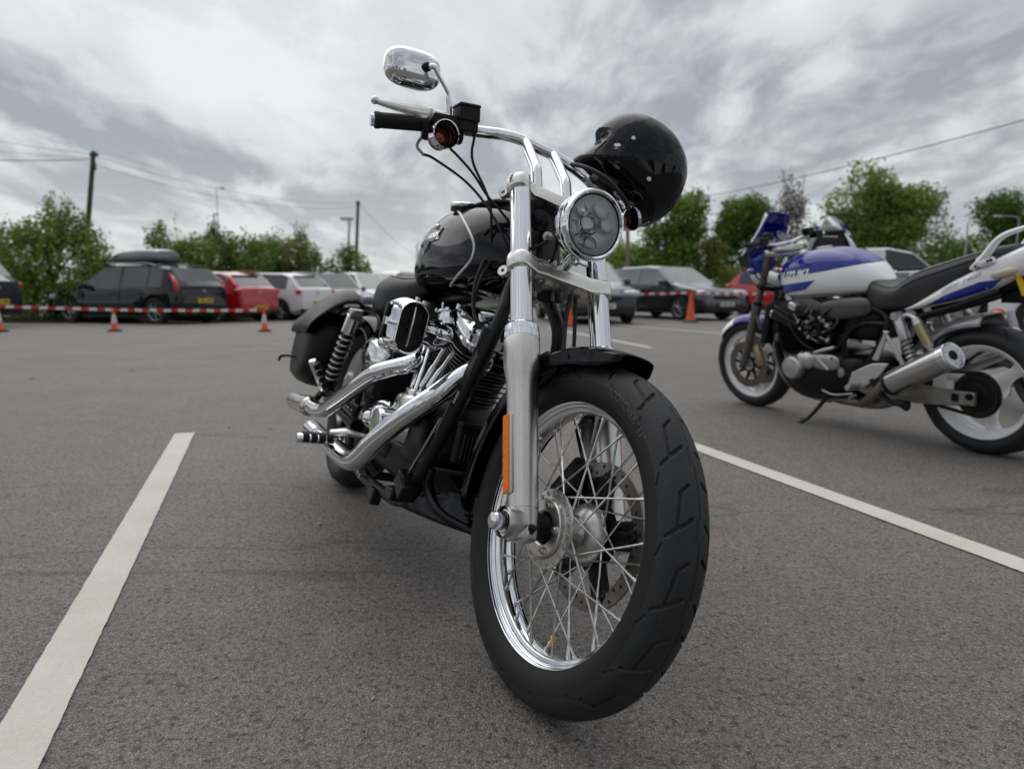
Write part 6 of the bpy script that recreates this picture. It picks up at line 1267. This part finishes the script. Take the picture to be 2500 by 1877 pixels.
    k = MB(); k.box((1.075, 0, .632), (.21, .40, .055), np.array(Matrix.Rotation(-.42, 3, 'Y'))); k.box((1.085, 0, .665), (.19, .37, .05), np.array(Matrix.Rotation(-.42, 3, 'Y'))); B(k, 'cam_cover', MATTE, eng, bevel=.012)
    k = MB()
    for x, z in ((1.165, .660), (1.02, .715)):
        for sy in (-1, 1): k.box((x, sy*.165, z), (.055, .05, .045), np.array(Matrix.Rotation(-.42, 3, 'Y')))
    B(k, 'cam_end_caps', mat('bright_alloy', (.7, .7, .72), .8, .25), eng, bevel=.008)
    k = MB(); k.lathe([(.0, .075), (.04, .075), (.075, .070), (.090, .060), (.094, .03), (.095, .001)], (1.000, .145, .355), (0, 1, 0), 40); k.sell((.93, .165, .40), (.07, .045, .055), e=(2.6, 2.6)); B(k, 'alternator_cover', DULL if False else mat('cover_alloy', (.60, .60, .61), .85, .30, noise=.2), eng, sharp=30)
    k = MB(); k.sell((.80, .17, .40), (.10, .025, .05), e=(3, 3)); k.tube([(.86, .185, .45), (.80, .19, .47), (.73, .18, .49)], .012, 8, k=3); k.tube([(.84, .18, .42), (.76, .19, .36)], [.02, .012], 8); B(k, 'sprocket_cover', BRUSHED, eng)
    k = MB(); k.lathe([(0, .03), (.01, .028), (.012, .001)], (.70, .165, .35), (0, 1, 0), 24); B(k, 'pivot_cap', BRUSHED, eng)
    k = MB()
    for y in (-.13, -.045, .045, .135): k.tube([(1.10, y, .57), (1.175, y, .53), (1.20, y, .42), (1.15, y*.9, .27), (1.03, y*.7, .175), (.85, y*.5, .15)], .0195, 14, k=4)
    k.sell((.70, 0, .165), (.20, .10, .035), e=(3, 3)); k.tube([(.62, .10, .17), (.50, .17, .24), (.40, .21, .33)], .025, 12, k=3); k.tube([(.62, -.10, .17), (.50, -.17, .24), (.40, -.21, .33)], .025, 12, k=3); B(k, 'exhaust_headers', DULL, sharp=40)
    k = MB()
    for i in range(12): k.sell((1.01+.0054*i, 0, .45+.0135*i), (.1062, .2065, .0014), e=(8, 5), nu=28, nv=5)
    B(k, 'fin_edges', FINEDGE, eng)
    rr_ = random.Random(5)
    for nm, mm, n_ in (('carburettor', DULL, 16), ('engine_fitting', BLACK, 14)):
        k = MB()
        for _ in range(n_):
            x = rr_.uniform(.76, .98); p = V3((x, rr_.uniform(.14, .185), rr_.uniform(.52, .69))); dd = unit((rr_.uniform(-1, 1), rr_.uniform(.2, 1), rr_.uniform(-1, 1))); k.tube([p-dd*.012, p+dd*.012], rr_.uniform(.006, .014), 10); k.tube([p, p+V3((rr_.uniform(-.07, .07), -.01, rr_.uniform(-.06, .06)))], .004, 6)
        k.tube([(.97, .15, .52), (.75, .16, .60), (.72, .15, .69)], .008, 8, k=3); B(k, nm, mm, eng)
    k = MB()
    for x, z in ((1.06, .42), (.94, .45), (.88, .33), (.95, .29), (.80, .36), (.74, .43), (1.05, .30)): k.tube([(x, .150, z), (x, .205 if z > .4 and x < .96 else .170, z)], .007, 6)
    k.split('cover_bolt', BRUSHED, eng)
    for pts, r_ in (([(1.05, .19, .66), (1.00, .21, .58), (.93, .20, .50), (.86, .19, .47)], .006), ([(1.16, .14, .70), (1.12, .20, .60), (1.10, .19, .48), (1.04, .17, .42)], .006), ([(.62, .15, .66), (.66, .17, .55), (.74, .18, .47)], .005)): k = MB(); k.tube(pts, r_, 8, k=5); B(k, 'engine_hose', RUBBER, eng)
    # carbs area
    k = MB(); k.box((.86, 0, .62), (.18, .30, .14)); k.sell((.85, .14, .60), (.05, .03, .06)); k.sell((.62, 0, .62), (.14, .13, .10), e=(4, 4)); B(k, 'airbox', MATTE, bevel=.02)
    # tank (blue upper, white lower)
    TS2 = [(1.215, .045, .84, .93), (1.17, .110, .78, .975), (1.10, .155, .745, 1.005), (1.0, .182, .745, 1.030), (.88, .190, .755, 1.040), (.76, .180, .765, 1.022), (.66, .155, .775, .985), (.585, .115, .780, .935), (.53, .07, .79, .88), (.50, .04, .80, .845)]
    q = np.array(cr(TS2, 6))[::-1]
    def tp(x, th, off=0):
        a, zb, zt = (np.interp(x, q[:, 0], q[:, i]) for i in (1, 2, 3)); c = zb+(zt-zb)*.42; up = zt-c; dn = c-zb; cs, sn = math.cos(th), math.sin(th)
        return V3((x, (a+off)*math.copysign(abs(cs)**.62, cs), c+((up if sn > 0 else dn)+off)*math.copysign(abs(sn)**.85, sn)))
    TH = np.linspace(0, 2*math.pi, 72, endpoint=False)
    X_ = [x for x in q[::-1, 0]]
    def linez(x): return np.interp(x, [.50, .575, .60, .8, 1.0, 1.10, 1.22], [1.05, .97, .945, .915, .890, .878, .868])
    def thz(x):      # angle at which the flank reaches the colour border
        a, zb, zt = (np.interp(x, q[:, 0], q[:, i]) for i in (1, 2, 3)); c = zb+(zt-zb)*.42; s = max(-.9, min(.9995, (linez(x)-c)/(zt-c) if linez(x) > c else (linez(x)-c)/(c-zb))); return math.pi/2 if s > .93 else math.asin(math.copysign(abs(s)**(1/.85), s))
    k = MB(); k.mi = 0; k.grid([[tp(x, t) for t in np.linspace(thz(x), math.pi-thz(x), 40)] for x in X_], False, False); k.mi = 1; k.grid([[tp(x, t) for t in np.linspace(math.pi-thz(x), 2*math.pi+thz(x), 40)] for x in X_], False, False)
    tk2 = B(k, 'fuel_tank', [BLUEP, WHITEP], sharp=70)
    def flat_on(pts, off, m, nm, sy=1, fs=None, par=None):
        """pts in (x,z) laid on the flank of the tank"""
        k = MB(); out = []
        for x, z in pts:
            a, zb, zt = (np.interp(x, q[:, 0], q[:, i]) for i in (1, 2, 3)); c = zb+(zt-zb)*.42; s = (z-c)/((zt-c) if z > c else (c-zb)); s = max(-.98, min(.98, s)); sn = abs(s)**(1/.85); cs = math.sqrt(max(0, 1-sn*sn)); out.append((x, sy*((a)*cs**.62+off), z))
        k.add(out, fs or [tuple(range(len(out)))]); return B(k, nm, m, par or tk2, flatsh=True)
    def gridpoly(p4, nu=12, nv=4):
        a, b, c, d = map(V3, p4); pts = []; fs = []
        for j in range(nv+1):
            for i in range(nu+1): u_, v_ = i/nu, j/nv; pts.append((a*(1-u_)+b*u_)*(1-v_)+(d*(1-u_)+c*u_)*v_)
        for j in range(nv):
            for i in range(nu): s = j*(nu+1)+i; fs.append((s, s+1, s+nu+2, s+nu+1))
        return pts, fs
    p, f = gridpoly([(1.190, .832), (.845, .868), (.925, .812), (1.155, .782)]); flat_on(p, .003, mat('stripe_blue', (.006, .03, .36), 0, .2, coat=1.0), 'blue_stripe', fs=f)
    p, f = gridpoly([(1.14, .768), (.76, .790), (.76, .786), (1.14, .763)]); flat_on(p, .004, MATTE, 'tank_line', fs=f)
    vs, fs = text_verts('SUZUKI', .074, bold=.0030, shear=.15); flat_on([(1.020-x*1.0, .8985+y*.72+x*(-.00)-(-x)*.055*-1*0+(x)*(-.10)*-1) for x, y, _ in vs], .0035, WHITEP, 'tank_lettering', fs=fs)
    vs, fs = text_verts('S', .070, bold=.006, shear=-.3); flat_on([(1.185-x*.9, .890+y*.6) for x, y, _ in vs], .0035, REDP, 'tank_symbol', fs=fs)
    k = MB(); k.lathe([(-.01, .045), (.006, .045), (.010, .040), (.012, .001)], (.94, 0, 1.036), (0.08, 0, 1), 32); B(k, 'fuel_cap', BRUSHED, tk2)
    k = MB(); k.sell((.70, .135, .705), (.17, .035, .060), np.array(Matrix.Rotation(.10, 3, 'Y')), e=(3, 2.2)); k.sell((.70, -.135, .705), (.17, .035, .060), e=(3, 2.2)); B(k, 'side_panel', mat('panel_grey', (.10, .10, .105), .6, .35, coat=.3))
    # seat
    S2 = [(.615, .06, .835, .80), (.585, .10, .860, .735), (.53, .135, .858, .690), (.46, .158, .838, .692), (.40, .163, .836, .700), (.35, .155, .868, .708), (.29, .145, .908, .72), (.18, .140, .940, .76), (.06, .130, .972, .82), (-.05, .105, .998, .88), (-.11, .06, 1.00, .93)]
    k = MB(); rings = []
    for x, a, zt, zb in cr(S2, 5):
        h = (zt-zb)/2; c = (zt+zb)/2; rings.append([V3((x, a*math.copysign(abs(math.cos(t))**.55, math.cos(t)), c+h*math.copysign(abs(math.sin(t))**(.75 if math.sin(t) > 0 else .5), math.sin(t)))) for t in np.linspace(0, 2*math.pi, 40, endpoint=False)])
    k.grid(rings); so = B(k, 'seat', mat('seat_vinyl', (.030, .031, .033), 0, .45, bump=.2, bscale=200), sharp=80)
    for aa in (48, 20):
        pa = []
        for x, a, zt, zb in cr(S2, 5)[6:-4]:
            if aa == 20 and x > .36: continue
            h = (zt-zb)/2; c = (zt+zb)/2; t = R_(aa); pa.append(V3((x, (a+.0015)*math.cos(t)**.55, c+h*1.01*math.sin(t)**.75)))
        k = MB(); k.tube(pa, .0028, 5); B(k, 'seat_seam', MATTE, so)
    # tail
    def tailsec(x):
        X = [.335, .28, .10, -.05, -.19, -.30, -.36]; zt = np.interp(x, X[::-1], [1.02, 1.035, 1.005, .945, .868, .745, .715][::1]) ; zb = np.interp(x, X[::-1], [.97, .925, .868, .790, .745, .708, .708]); w = np.interp(x, X[::-1], [.05, .09, .115, .135, .150, .158, .150]); return zt, zb, w
    k = MB(); rings = []
    for x in np.linspace(.335, -.36, 30):
        zt, zb, w = tailsec(x); c, h = (zt+zb)/2, (zt-zb)/2; m_ = 40; rings.append([V3((x, w*math.copysign(abs(math.cos(t))**.5, math.cos(t)), c+h*math.copysign(abs(math.sin(t))**.8, math.sin(t)))) for t in np.linspace(0, 2*math.pi, m_, endpoint=False)])
    k.grid(rings); to = B(k, 'tail_cowl', WHITEP, sharp=60)
    def on_tail(pts, fs, off, m, nm):
        k = MB(); out = []
        for x, z in pts:
            zt, zb, w = tailsec(x); c, h = (zt+zb)/2, (zt-zb)/2; s = max(-.97, min(.97, (z-c)/h)); sn = abs(s)**(1/.8); out.append((x, w*math.sqrt(1-sn*sn)**.5+off, z))
        k.add(out, fs); return B(k, nm, m, to, flatsh=True)
    p, f = gridpoly([(.285, .716), (.285, .720), (.00, .860), (-.01, .852)], 3, 14)
    def tz(x, s): zt, zb, w = tailsec(x); return (zt+zb)/2+(zt-zb)/2*s
    pts = []; fs = []
    for i in range(16):
        u_ = i/15; x = .27-.34*u_
        for j in range(4): v_ = j/3; s = -.78+(.62*min(1, u_*2.4))*v_; pts.append((x-(.05*v_*(u_ > .9)), tz(x, s)))
    for i in range(15):
        for j in range(3): a_ = i*4+j; fs.append((a_, a_+1, a_+5, a_+4))
    on_tail(pts, fs, .002, MATS['stripe_blue'], 'blue_panel')
    vs, fs = text_verts('GSX 1400', .036, bold=.0008, shear=.2); on_tail([(.06-x*1.15, tz(.06-x*1.15, .30)+y*.75) for x, y, _ in vs], fs, .0025, SILVERP, 'tail_lettering')
    k = MB(); k.sell((-.135, .150, .885), (.055, .022, .022), np.array(Matrix.Rotation(.25, 3, 'Y')), e=(2.2, 2.2)); k.sell((-.135, -.150, .885), (.055, .022, .022)); B(k, 'indicator', mat('smoked_lens', (.50, .46, .32), 0, .2, coat=1.0))
    k = MB()
    for sy in (-1, 1): k.tube([(.015, sy*.128, .905), (-.045, sy*.130, .965), (-.10, sy*.130, 1.035), (-.17, sy*.122, 1.068), (-.26, sy*.10, 1.085), (-.32, sy*.05, 1.09), (-.33, 0, 1.09)], [.016, .022, .018, .014, .014, .014, .014], 14, k=5, flat=.75)
    k.tube([(-.045, .13, .965), (-.02, .133, .93), (-.08, .13, .945)], [.015, .022, .014], 10, k=3); B(k, 'grab_rail', WHITEP)
    k = MB()
    for x, z in ((-.010, .918), (-.062, .940), (-.075, .945)): k.sell((x, .146, z), (.007, .006, .007), nu=10, nv=6)
    B(k, 'rail_bolts', MATTE)
    k = MB(); k.box((-.165, 0, .855), (.015, .215, .165), np.array(Matrix.Rotation(.35, 3, 'Y'))); po = B(k, 'number_plate', PLY, bevel=.006)
    vs, fs = text_verts('V', .085, bold=.004); k = MB(); Mr = np.array(Matrix.Rotation(.35, 3, 'Y')); k.add([V3((-.165, 0, .855))+Mr@V3((-.009, -(x-.065), y)) for x, y, _ in vs], fs); k.add([V3((-.165, 0, .855))+Mr@V3((.009, (x+.065), y)) for x, y, _ in vs], fs); B(k, 'plate_letter', PLT, po, flatsh=True)
    k = MB(); k.sell((.02, 0, .80), (.28, .085, .05), np.array(Matrix.Rotation(.30, 3, 'Y')), e=(4, 3)); k.box((-.12, 0, .80), (.10, .10, .12)); B(k, 'undertail', MATTE)
    k = MB(); k.sell((-.20, 0, .90), (.02, .08, .03)); B(k, 'tail_light', TAILR)
    # rear hugger fender (silver)
    k = MB(); rings = []
    for a in np.linspace(R_(30), R_(91), 24):
        w = .105*(1-.35*max(0, (R_(40)-a)/R_(10))); rings.append([RC2+V3(((.348+.01*(1-abs(u_)**3)-.05*max(0, abs(u_)-.75)*4*.8)*math.cos(a), u_*w, (.348+.01*(1-abs(u_)**3)-.05*max(0, abs(u_)-.75)*4*.8)*math.sin(a)+.012)) for u_ in np.linspace(-1, 1, 17)])
    k.grid(rings, False, False); B(k, 'rear_hugger', SILVERP, solid=.004)
    # shocks
    for sy in (-1, 1):
        a, b = V3((.356, sy*.170, .682)), V3((.262, sy*.170, .425)); d = unit(b-a); k = MB(); k.tube([a-d*.01, a+d*.02, a+d*.03, a+d*.12, a+d*.125], [.022, .022, .027, .027, .020], 20); k.tube([a+V3((0, -.025, 0)), a+V3((0, .03, 0))], .020, 16); sh = B(k, 'rear_shock', mat('shock_silver', (.55, .55, .57), .7, .3))
        k = MB(); uu_, vv2, _ = frame(d); k.tube([a+d*(.115+.135*i/120)+.0235*(math.cos(i/120*6.283*6)*uu_+math.sin(i/120*6.283*6)*vv2) for i in range(121)], .0042, 6); B(k, 'coil_spring', MATS['shock_silver'], sh); k = MB(); k.tube([a+d*.11, b], .012, 10); k.sell(b, (.028, .025, .028)); B(k, 'shock_rod', DULL, sh)
        c = V3((.236, sy*.195, .660)); c2 = V3((.172, sy*.195, .545)); d2 = unit(c2-c); k = MB(); k.tube([c, c+d2*.018, c+d2*.02, c2-d2*.004, c2], [.018, .022, .0245, .0245, .018], 20); k2 = B(k, 'gas_reservoir', GOLD, sh)
        k = MB(); k.tube([c-d2*.02, c+d2*.014], [.016, .024], 14); k.tube([c+d2*.01, c2], .010, 8); k.tube([a+d*.03, (a+c)/2+V3((0, 0, .02)), c-d2*.015], .010, 8, k=3); k.tube([c2-d2*.004, c2+d2*.012], [.024, .018], 14); B(k, 'reservoir_cap', MATS['shock_silver'], k2)
    # swing arm, sprocket, chain
    for sy in (-1, 1):
        k = MB(); k.prism([(.66, .27), (.66, .36), (.50, .345), (.30, .335), (.05, .322), (-.015, .315), (-.015, .262), (.15, .240), (.40, .225), (.55, .235)], (0, sy*.135, 0), (1, 0, 0), (0, 0, 1), (0, sy, 0), .030); k.box((.045, sy*.137, .292), (.13, .028, .066)); sa = B(k, 'swing_arm', mat('swingarm_alloy', (.38, .365, .335), .8, .4, noise=.2), bevel=.006)
        k = MB(); k.tube([(.0, sy*.13, .305), (.0, sy*.165, .305)], .018, 6); k.box((.070, sy*.1515, .292), (.035, .004, .040)); B(k, 'axle_adjuster', MATTE, sa, bevel=.002)
    k = MB(); teeth = []
    for i in range(84): r = .110 if i % 2 else .1055; teeth.append((r*math.cos(6.283*i/84), r*math.sin(6.283*i/84)))
    k.prism(teeth, RC2+V3((0, .098, -.005)), (1, 0, 0), (0, 0, 1), (0, 1, 0), .007); spk = B(k, 'rear_sprocket', mat('sprocket_dark', (.05, .045, .035), .7, .5, noise=.4, nscale=60), flatsh=True)
    k = MB(); k.lathe([(0, .085), (.004, .082), (.006, .055), (.012, .050), (.014, .001)], RC2+V3((0, .101, -.005)), (0, 1, 0), 40); B(k, 'sprocket_carrier', MATTE, spk)
    k = MB(); c0 = RC2+V3((0, .100, -.005)); c1_ = V3((.70, .100, .335)); path = [c0+V3((.107*math.cos(a), 0, .107*math.sin(a))) for a in np.linspace(R_(95), R_(268), 22)]+[c1_+V3((.04*math.cos(a), 0, .04*math.sin(a))) for a in np.linspace(R_(-90), R_(90), 8)]; path.append(path[0]); k.tube(path, .0085, 6, flat=1.1); B(k, 'drive_chain', MATTE)
    # silencers
    for sy in (-1, 1):
        a, b = V3((.370, sy*.222, .328)), V3((.015, sy*.262, .520)); d = unit(b-a); k = MB(); k.tube([a-d*.02, a, a+d*.02, a+d*.03, b-d*.03, b-d*.028, b, b+d*.004], [.032, .042, .060, .0615, .0640, .0660, .0660, .064], 40); mo = B(k, 'silencer', mat('muffler_steel', (.60, .60, .60), 1.0, .20, noise=.12, nscale=10), sharp=30)
        k = MB(); k.tube([b-d*.034, b+d*.002], .0668, 40); k.lathe([(.002, .0668), (.006, .062), (.005, .057), (.001, .052), (.000, .026), (.004, .024), (.004, .019), (-.02, .018)], b, d, 40); eo = B(k, 'end_cap', CHROME, mo, sharp=30); k = MB(); k.disc(b+d*.0062, d, .024, 24); k.lathe([(.0062, .024), (.002, .026)], b, d, 24); B(k, 'outlet', MATTE, eo)
        k = MB(); uu_, vv2, _ = frame(d)
        for i in range(3): an = i*2.09+.5; k.sell(b+d*.004+.042*(math.cos(an)*uu_+math.sin(an)*vv2), (.004, .004, .004), nu=10, nv=6)
        B(k, 'end_bolts', DULL, eo); k = MB(); k.tube([a+d*.02, a+d*.04], .0635, 30); B(k, 'front_band', MATTE, mo)
    # foot controls
    for sy in (-1, 1):
        k = MB(); k.prism([(.66, .25), (.62, .36), (.50, .42), (.40, .43), (.45, .36), (.56, .27)], (0, sy*.175, 0), (1, 0, 0), (0, 0, 1), (0, 1, 0), .012); k.prism([(.42, .60), (.40, .60), (.46, .44), (.50, .44)], (0, sy*.172, 0), (1, 0, 0), (0, 0, 1), (0, 1, 0), .014); k.prism([(.42, .60), (.435, .60), (.33, .42), (.30, .42)], (0, sy*.172, 0), (1, 0, 0), (0, 0, 1), (0, 1, 0), .014); ho = B(k, 'footrest_hanger', mat('hanger_alloy', (.66, .66, .67), .85, .32), bevel=.004)
        k = MB(); k.tube([(.575, sy*.18, .285), (.565, sy*.285, .30)], .0145, 14); k.tube([(.57, sy*.19, .298), (.565, sy*.27, .311)], .010, 8); B(k, 'footpeg', BRUSHED, ho)
        k = MB(); k.tube([(.50, sy*.18, .335), (.44, sy*.19, .27), (.37, sy*.20, .235), (.33, sy*.205, .235)], .013, 8, k=3); k.tube([(.36, sy*.20, .235), (.25, sy*.245, .245)], [.017, .022], 12); k.tube([(.27, sy*.24, .24), (.245, sy*.245, .225)], [.022, .016], 10); B(k, 'rear_footpeg', MATTE, ho)
    k = MB(); k.tube([(.60, .20, .245), (.72, .205, .225), (.80, .20, .24)], .006, 8, k=3); k.tube([(.58, .20, .24), (.57, .26, .235)], .009, 8); B(k, 'gear_lever', BRUSHED)
    k = MB(); k.tube([(.80, .13, .225), (.84, .17, .14), (.90, .225, .050), (.97, .25, .015), (1.04, .262, .004)], [.014, .012, .010, .008, .007], 10, k=4); k.tube([(.90, .225, .050), (.94, .22, .05)], .005, 6); B(k, 'side_stand', MATTE)
    # bars and cockpit
    k = MB(); hp = [(1.145, .40, 1.085), (1.180, .30, 1.090), (1.235, .20, 1.085), (1.262, .10, 1.062), (1.262, 0, 1.060), (1.262, -.10, 1.062), (1.235, -.20, 1.085), (1.180, -.30, 1.090), (1.145, -.40, 1.085)]
    hp = [(x, y, z+.02) for x, y, z in hp]; k.tube(hp, .0125, 14, k=5); ho = B(k, 'handlebar', CHROME, None, True)
    for sy in (-1, 1):
        a, b = V3((1.175, sy*.300, 1.110)), V3((1.142, sy*.415, 1.104)); k = MB(); k.tube([a, b], .0175, 16); k.tube([b, b+unit(b-a)*.02], [.016, .014], 12); B(k, 'grip', RUBBER, ho, True)
        k = MB(); k.box((1.195, sy*.245, 1.112), (.05, .07, .045)); k.box((1.205, sy*.18, 1.135), (.045, .06, .045)); B(k, 'switch_housing', MATTE, ho, True, bevel=.006)
        k = MB(); k.tube([(1.225, sy*.215, 1.115), (1.235, sy*.27, 1.10), (1.215, sy*.35, 1.085), (1.195, sy*.43, 1.075)], [.009, .008, .006, .006], 10, k=4); k.sell((1.193, sy*.435, 1.074), (.008, .008, .008), nu=12, nv=8); B(k, 'lever', BRUSHED, ho, True)
        # mirror-less bar; clocks
        k = MB(); c = V3((1.300, sy*.058, 1.120)); d = unit((-.78, 0, .62)); k.lathe([(-.045, .030), (-.02, .044), (.0, .046), (.004, .044)], c, d, 30); g = B(k, 'instrument', CHROME, None, True); k = MB(); k.lathe([(.002, .048), (.006, .046), (.004, .041)], c, d, 30); B(k, 'instrument_rim', BRIGHTB, g, True); k = MB(); k.disc(c+d*.003, d, .042, 24); B(k, 'dial', mat('dial_face', (.10, .09, .09), 0, .3, coat=1), g, True)
    k = MB(); k.sell((1.215, 0, 1.045), (.05, .12, .025), e=(3, 3)); k.box((1.245, .07, 1.055), (.03, .03, .05)); k.box((1.245, -.07, 1.055), (.03, .03, .05)); B(k, 'top_yoke_cover', BRUSHED, None, True, bevel=.004)
    k = MB(); k.lathe([(.02, .080), (.03, .085), (.02, .089), (-.03, .084), (-.08, .07), (-.11, .03), (-.112, .001)], (1.435, 0, .985), (1, 0, .05), 40); hlo_ = B(k, 'headlight', MATS['stripe_blue'], None, True); k = MB(); k.lathe([(.022, .097), (.030, .06), (.034, .001)], (1.435, 0, .985), (1, 0, .05), 30); B(k, 'headlight_glass', HEADL, hlo_, True)
    k = MB(); rings = []
    for s in np.linspace(0, 1, 14):
        zz = 1.05+.235*s; xx = 1.545-.185*s-.03*math.sin(s*3.14); w = .150*(1-.45*s**2.2); rings.append([V3((xx-.10*abs(u_)**2, u_*w, zz-.04*(s > .97)*abs(u_)**3-.03*(1-s)*abs(u_))) for u_ in np.linspace(-1, 1, 15)])
    k.grid(rings, False, False); B(k, 'fly_screen', mat('blue_screen', (.004, .006, .22), 0, .08, coat=1.0), None, True, solid=.003)
    for sy in (-1, 1): k = MB(); k.sell((1.36, sy*.16, .93), (.035, .022, .022)); k.tube([(1.36, sy*.15, .93), (1.36, sy*.10, .93)], .008, 8); B(k, 'front_indicator', mat('blue_smoke', (.02, .02, .40), 0, .2, coat=1.0), None, True)
    for pts, r in (([(1.26, .12, 1.09), (1.36, .16, 1.02), (1.34, .13, .88), (1.24, .08, .82)], .004), ([(1.24, .20, 1.09), (1.33, .20, 1.0), (1.28, .12, .86)], .004), ([(1.26, -.12, 1.10), (1.37, -.10, 1.03), (1.33, -.05, .9)], .004)): k = MB(); k.tube(pts, r, 6, k=6); B(k, 'cable', RUBBER, None, True)
zbike()
# ------------------------------------------------------------------ two more motorcycles, mostly hidden behind it
def simple_bike(label, loc, head, lean, kind):
    r = thing('parked_motorcycle', label, 'motorcycle', loc, (-lean, 0, head)); 
    for x, nm in ((0, 'rear_wheel'), (1.42, 'front_wheel')):
        q = tyre_profile(.305, .16 if x == 0 else .12, .222, 3); k = MB(); k.lathe([tuple(p) for p in q], (x, 0, .305), (0, 1, 0), 40); w_ = k.build(nm, TYRE, r, sharp=60)
        k = MB(); k.lathe([(-.04, .23), (-.03, .21), (.03, .21), (.04, .23)], (x, 0, .305), (0, 1, 0), 40)
        for i in range(5): a = 1.256*i; k.tube([(x, 0, .305), (x+.215*math.cos(a), 0, .305+.215*math.sin(a))], .018, 8)
        k.build('rim', DULL, w_)
    k = MB(); k.tube([(1.42, .09, .305), (1.20, .09, .92)], .026, 12); k.tube([(1.42, -.09, .305), (1.20, -.09, .92)], .026, 12); k.build('fork', DULL, r)
    k = MB(); k.sell((.75, 0, .42), (.28, .20, .20), e=(3, 3)); k.tube([(0, .12, .305), (.55, .12, .36)], .025, 8); k.tube([(0, -.12, .305), (.55, -.12, .36)], .025, 8); k.build('engine', BLACK, r)
    k = MB(); k.sell((.82, 0, .84), (.26, .15, .13), e=(2.4, 2.2)); k.build('fuel_tank', BLUEP if kind == 'sport' else BLACK, r)
    k = MB(); k.sell((.38, 0, .82), (.26, .13, .05), e=(3, 3)); k.build('seat', LEATHER, r)
    k = MB(); k.sell((.02, 0, .88), (.26, .10, .07), np.array(Matrix.Rotation(.2, 3, 'Y'))); k.build('tail_cowl', WHITEP, r)
    k = MB(); k.tube([(1.10, .34, 1.00), (1.18, .1, .98), (1.18, -.1, .98), (1.10, -.34, 1.00)], .013, 10, k=3); k.build('handlebar', BLACK, r)
    if kind == 'sport':
        k = MB(); rings = []
        for x, w, z0, z1 in ((1.60, .04, .90, .98), (1.52, .15, .80, 1.12), (1.42, .20, .72, 1.24), (1.28, .23, .66, 1.36), (1.12, .24, .66, 1.42)): rings.append([V3((x, w*math.sin(t), (z0+z1)/2-(z1-z0)/2*math.cos(t))) for t in np.linspace(.4, 5.88, 26)])
        k.grid(rings, False, False); fo = k.build('fairing', WHITEP, r, solid=.004); k = MB(); k.sell((1.20, 0, 1.02), (.07, .205, .33), e=(3, 3)); k.build('dashboard', BLACK, r); k = MB(); rings2 = [[p+V3((0, 0, 0))+unit(V3((0, p[1], p[2]-.93)))*.004 for p in rg[3:9]] for rg in rings[1:]]+[]; k.grid(rings2, False, False); k.grid([[p+unit(V3((0, p[1], p[2]-.93)))*.004 for p in rg[17:23]] for rg in rings[1:]], False, False); k.grid([[p+unit(V3((0, p[1], p[2]-.93)))*.005 for p in rg[10:12]] for rg in rings[1:]], False, False); k.grid([[p+unit(V3((0, p[1], p[2]-.93)))*.005 for p in rg[14:16]] for rg in rings[1:]], False, False); k.build('fairing_stripe', MATS['stripe_blue'], fo)
        k = MB(); rings = []
        for x, w, z in ((1.42, .13, 1.24), (1.34, .16, 1.36), (1.24, .155, 1.46), (1.18, .12, 1.51)): rings.append([V3((x-.05*abs(u_)**2, u_*w, z-.06*u_*u_)) for u_ in np.linspace(-1, 1, 13)])
        k.grid(rings, False, False); k.build('windscreen', CLEAR, r)
        k = MB(); k.sell((1.16, .30, 1.10), (.05, .07, .06)); k.sell((1.16, -.30, 1.10), (.05, .07, .06)); k.split('hand_guard', BLACK, r)
    else:
        k = MB()
        for sy in (-1, 1): k.tube([(.05, sy*.13, .34), (.16, sy*.13, .68)], [.028, .022], 12)
        k.build('rear_shock', SILVERP, r); k = MB(); k.sell((-.1, 0, .62), (.16, .09, .03)); k.build('rear_fender', WHITEP, r); k = MB(); k.sell((.30, .12, .66), (.07, .03, .03)); k.sell((-.25, .0, .72), (.03, .06, .03)); k.build('tail_light', REDP, r)
simple_bike('blue and white faired motorcycle with clear windscreen, behind the fuel tank of the white motorcycle', (2.30, 6.06, 0), R_(40), .10, 'sport')
simple_bike('black motorcycle with white tail behind the rear wheel of the white motorcycle', (3.42, 4.3, 0), R_(88), .14, 'naked')
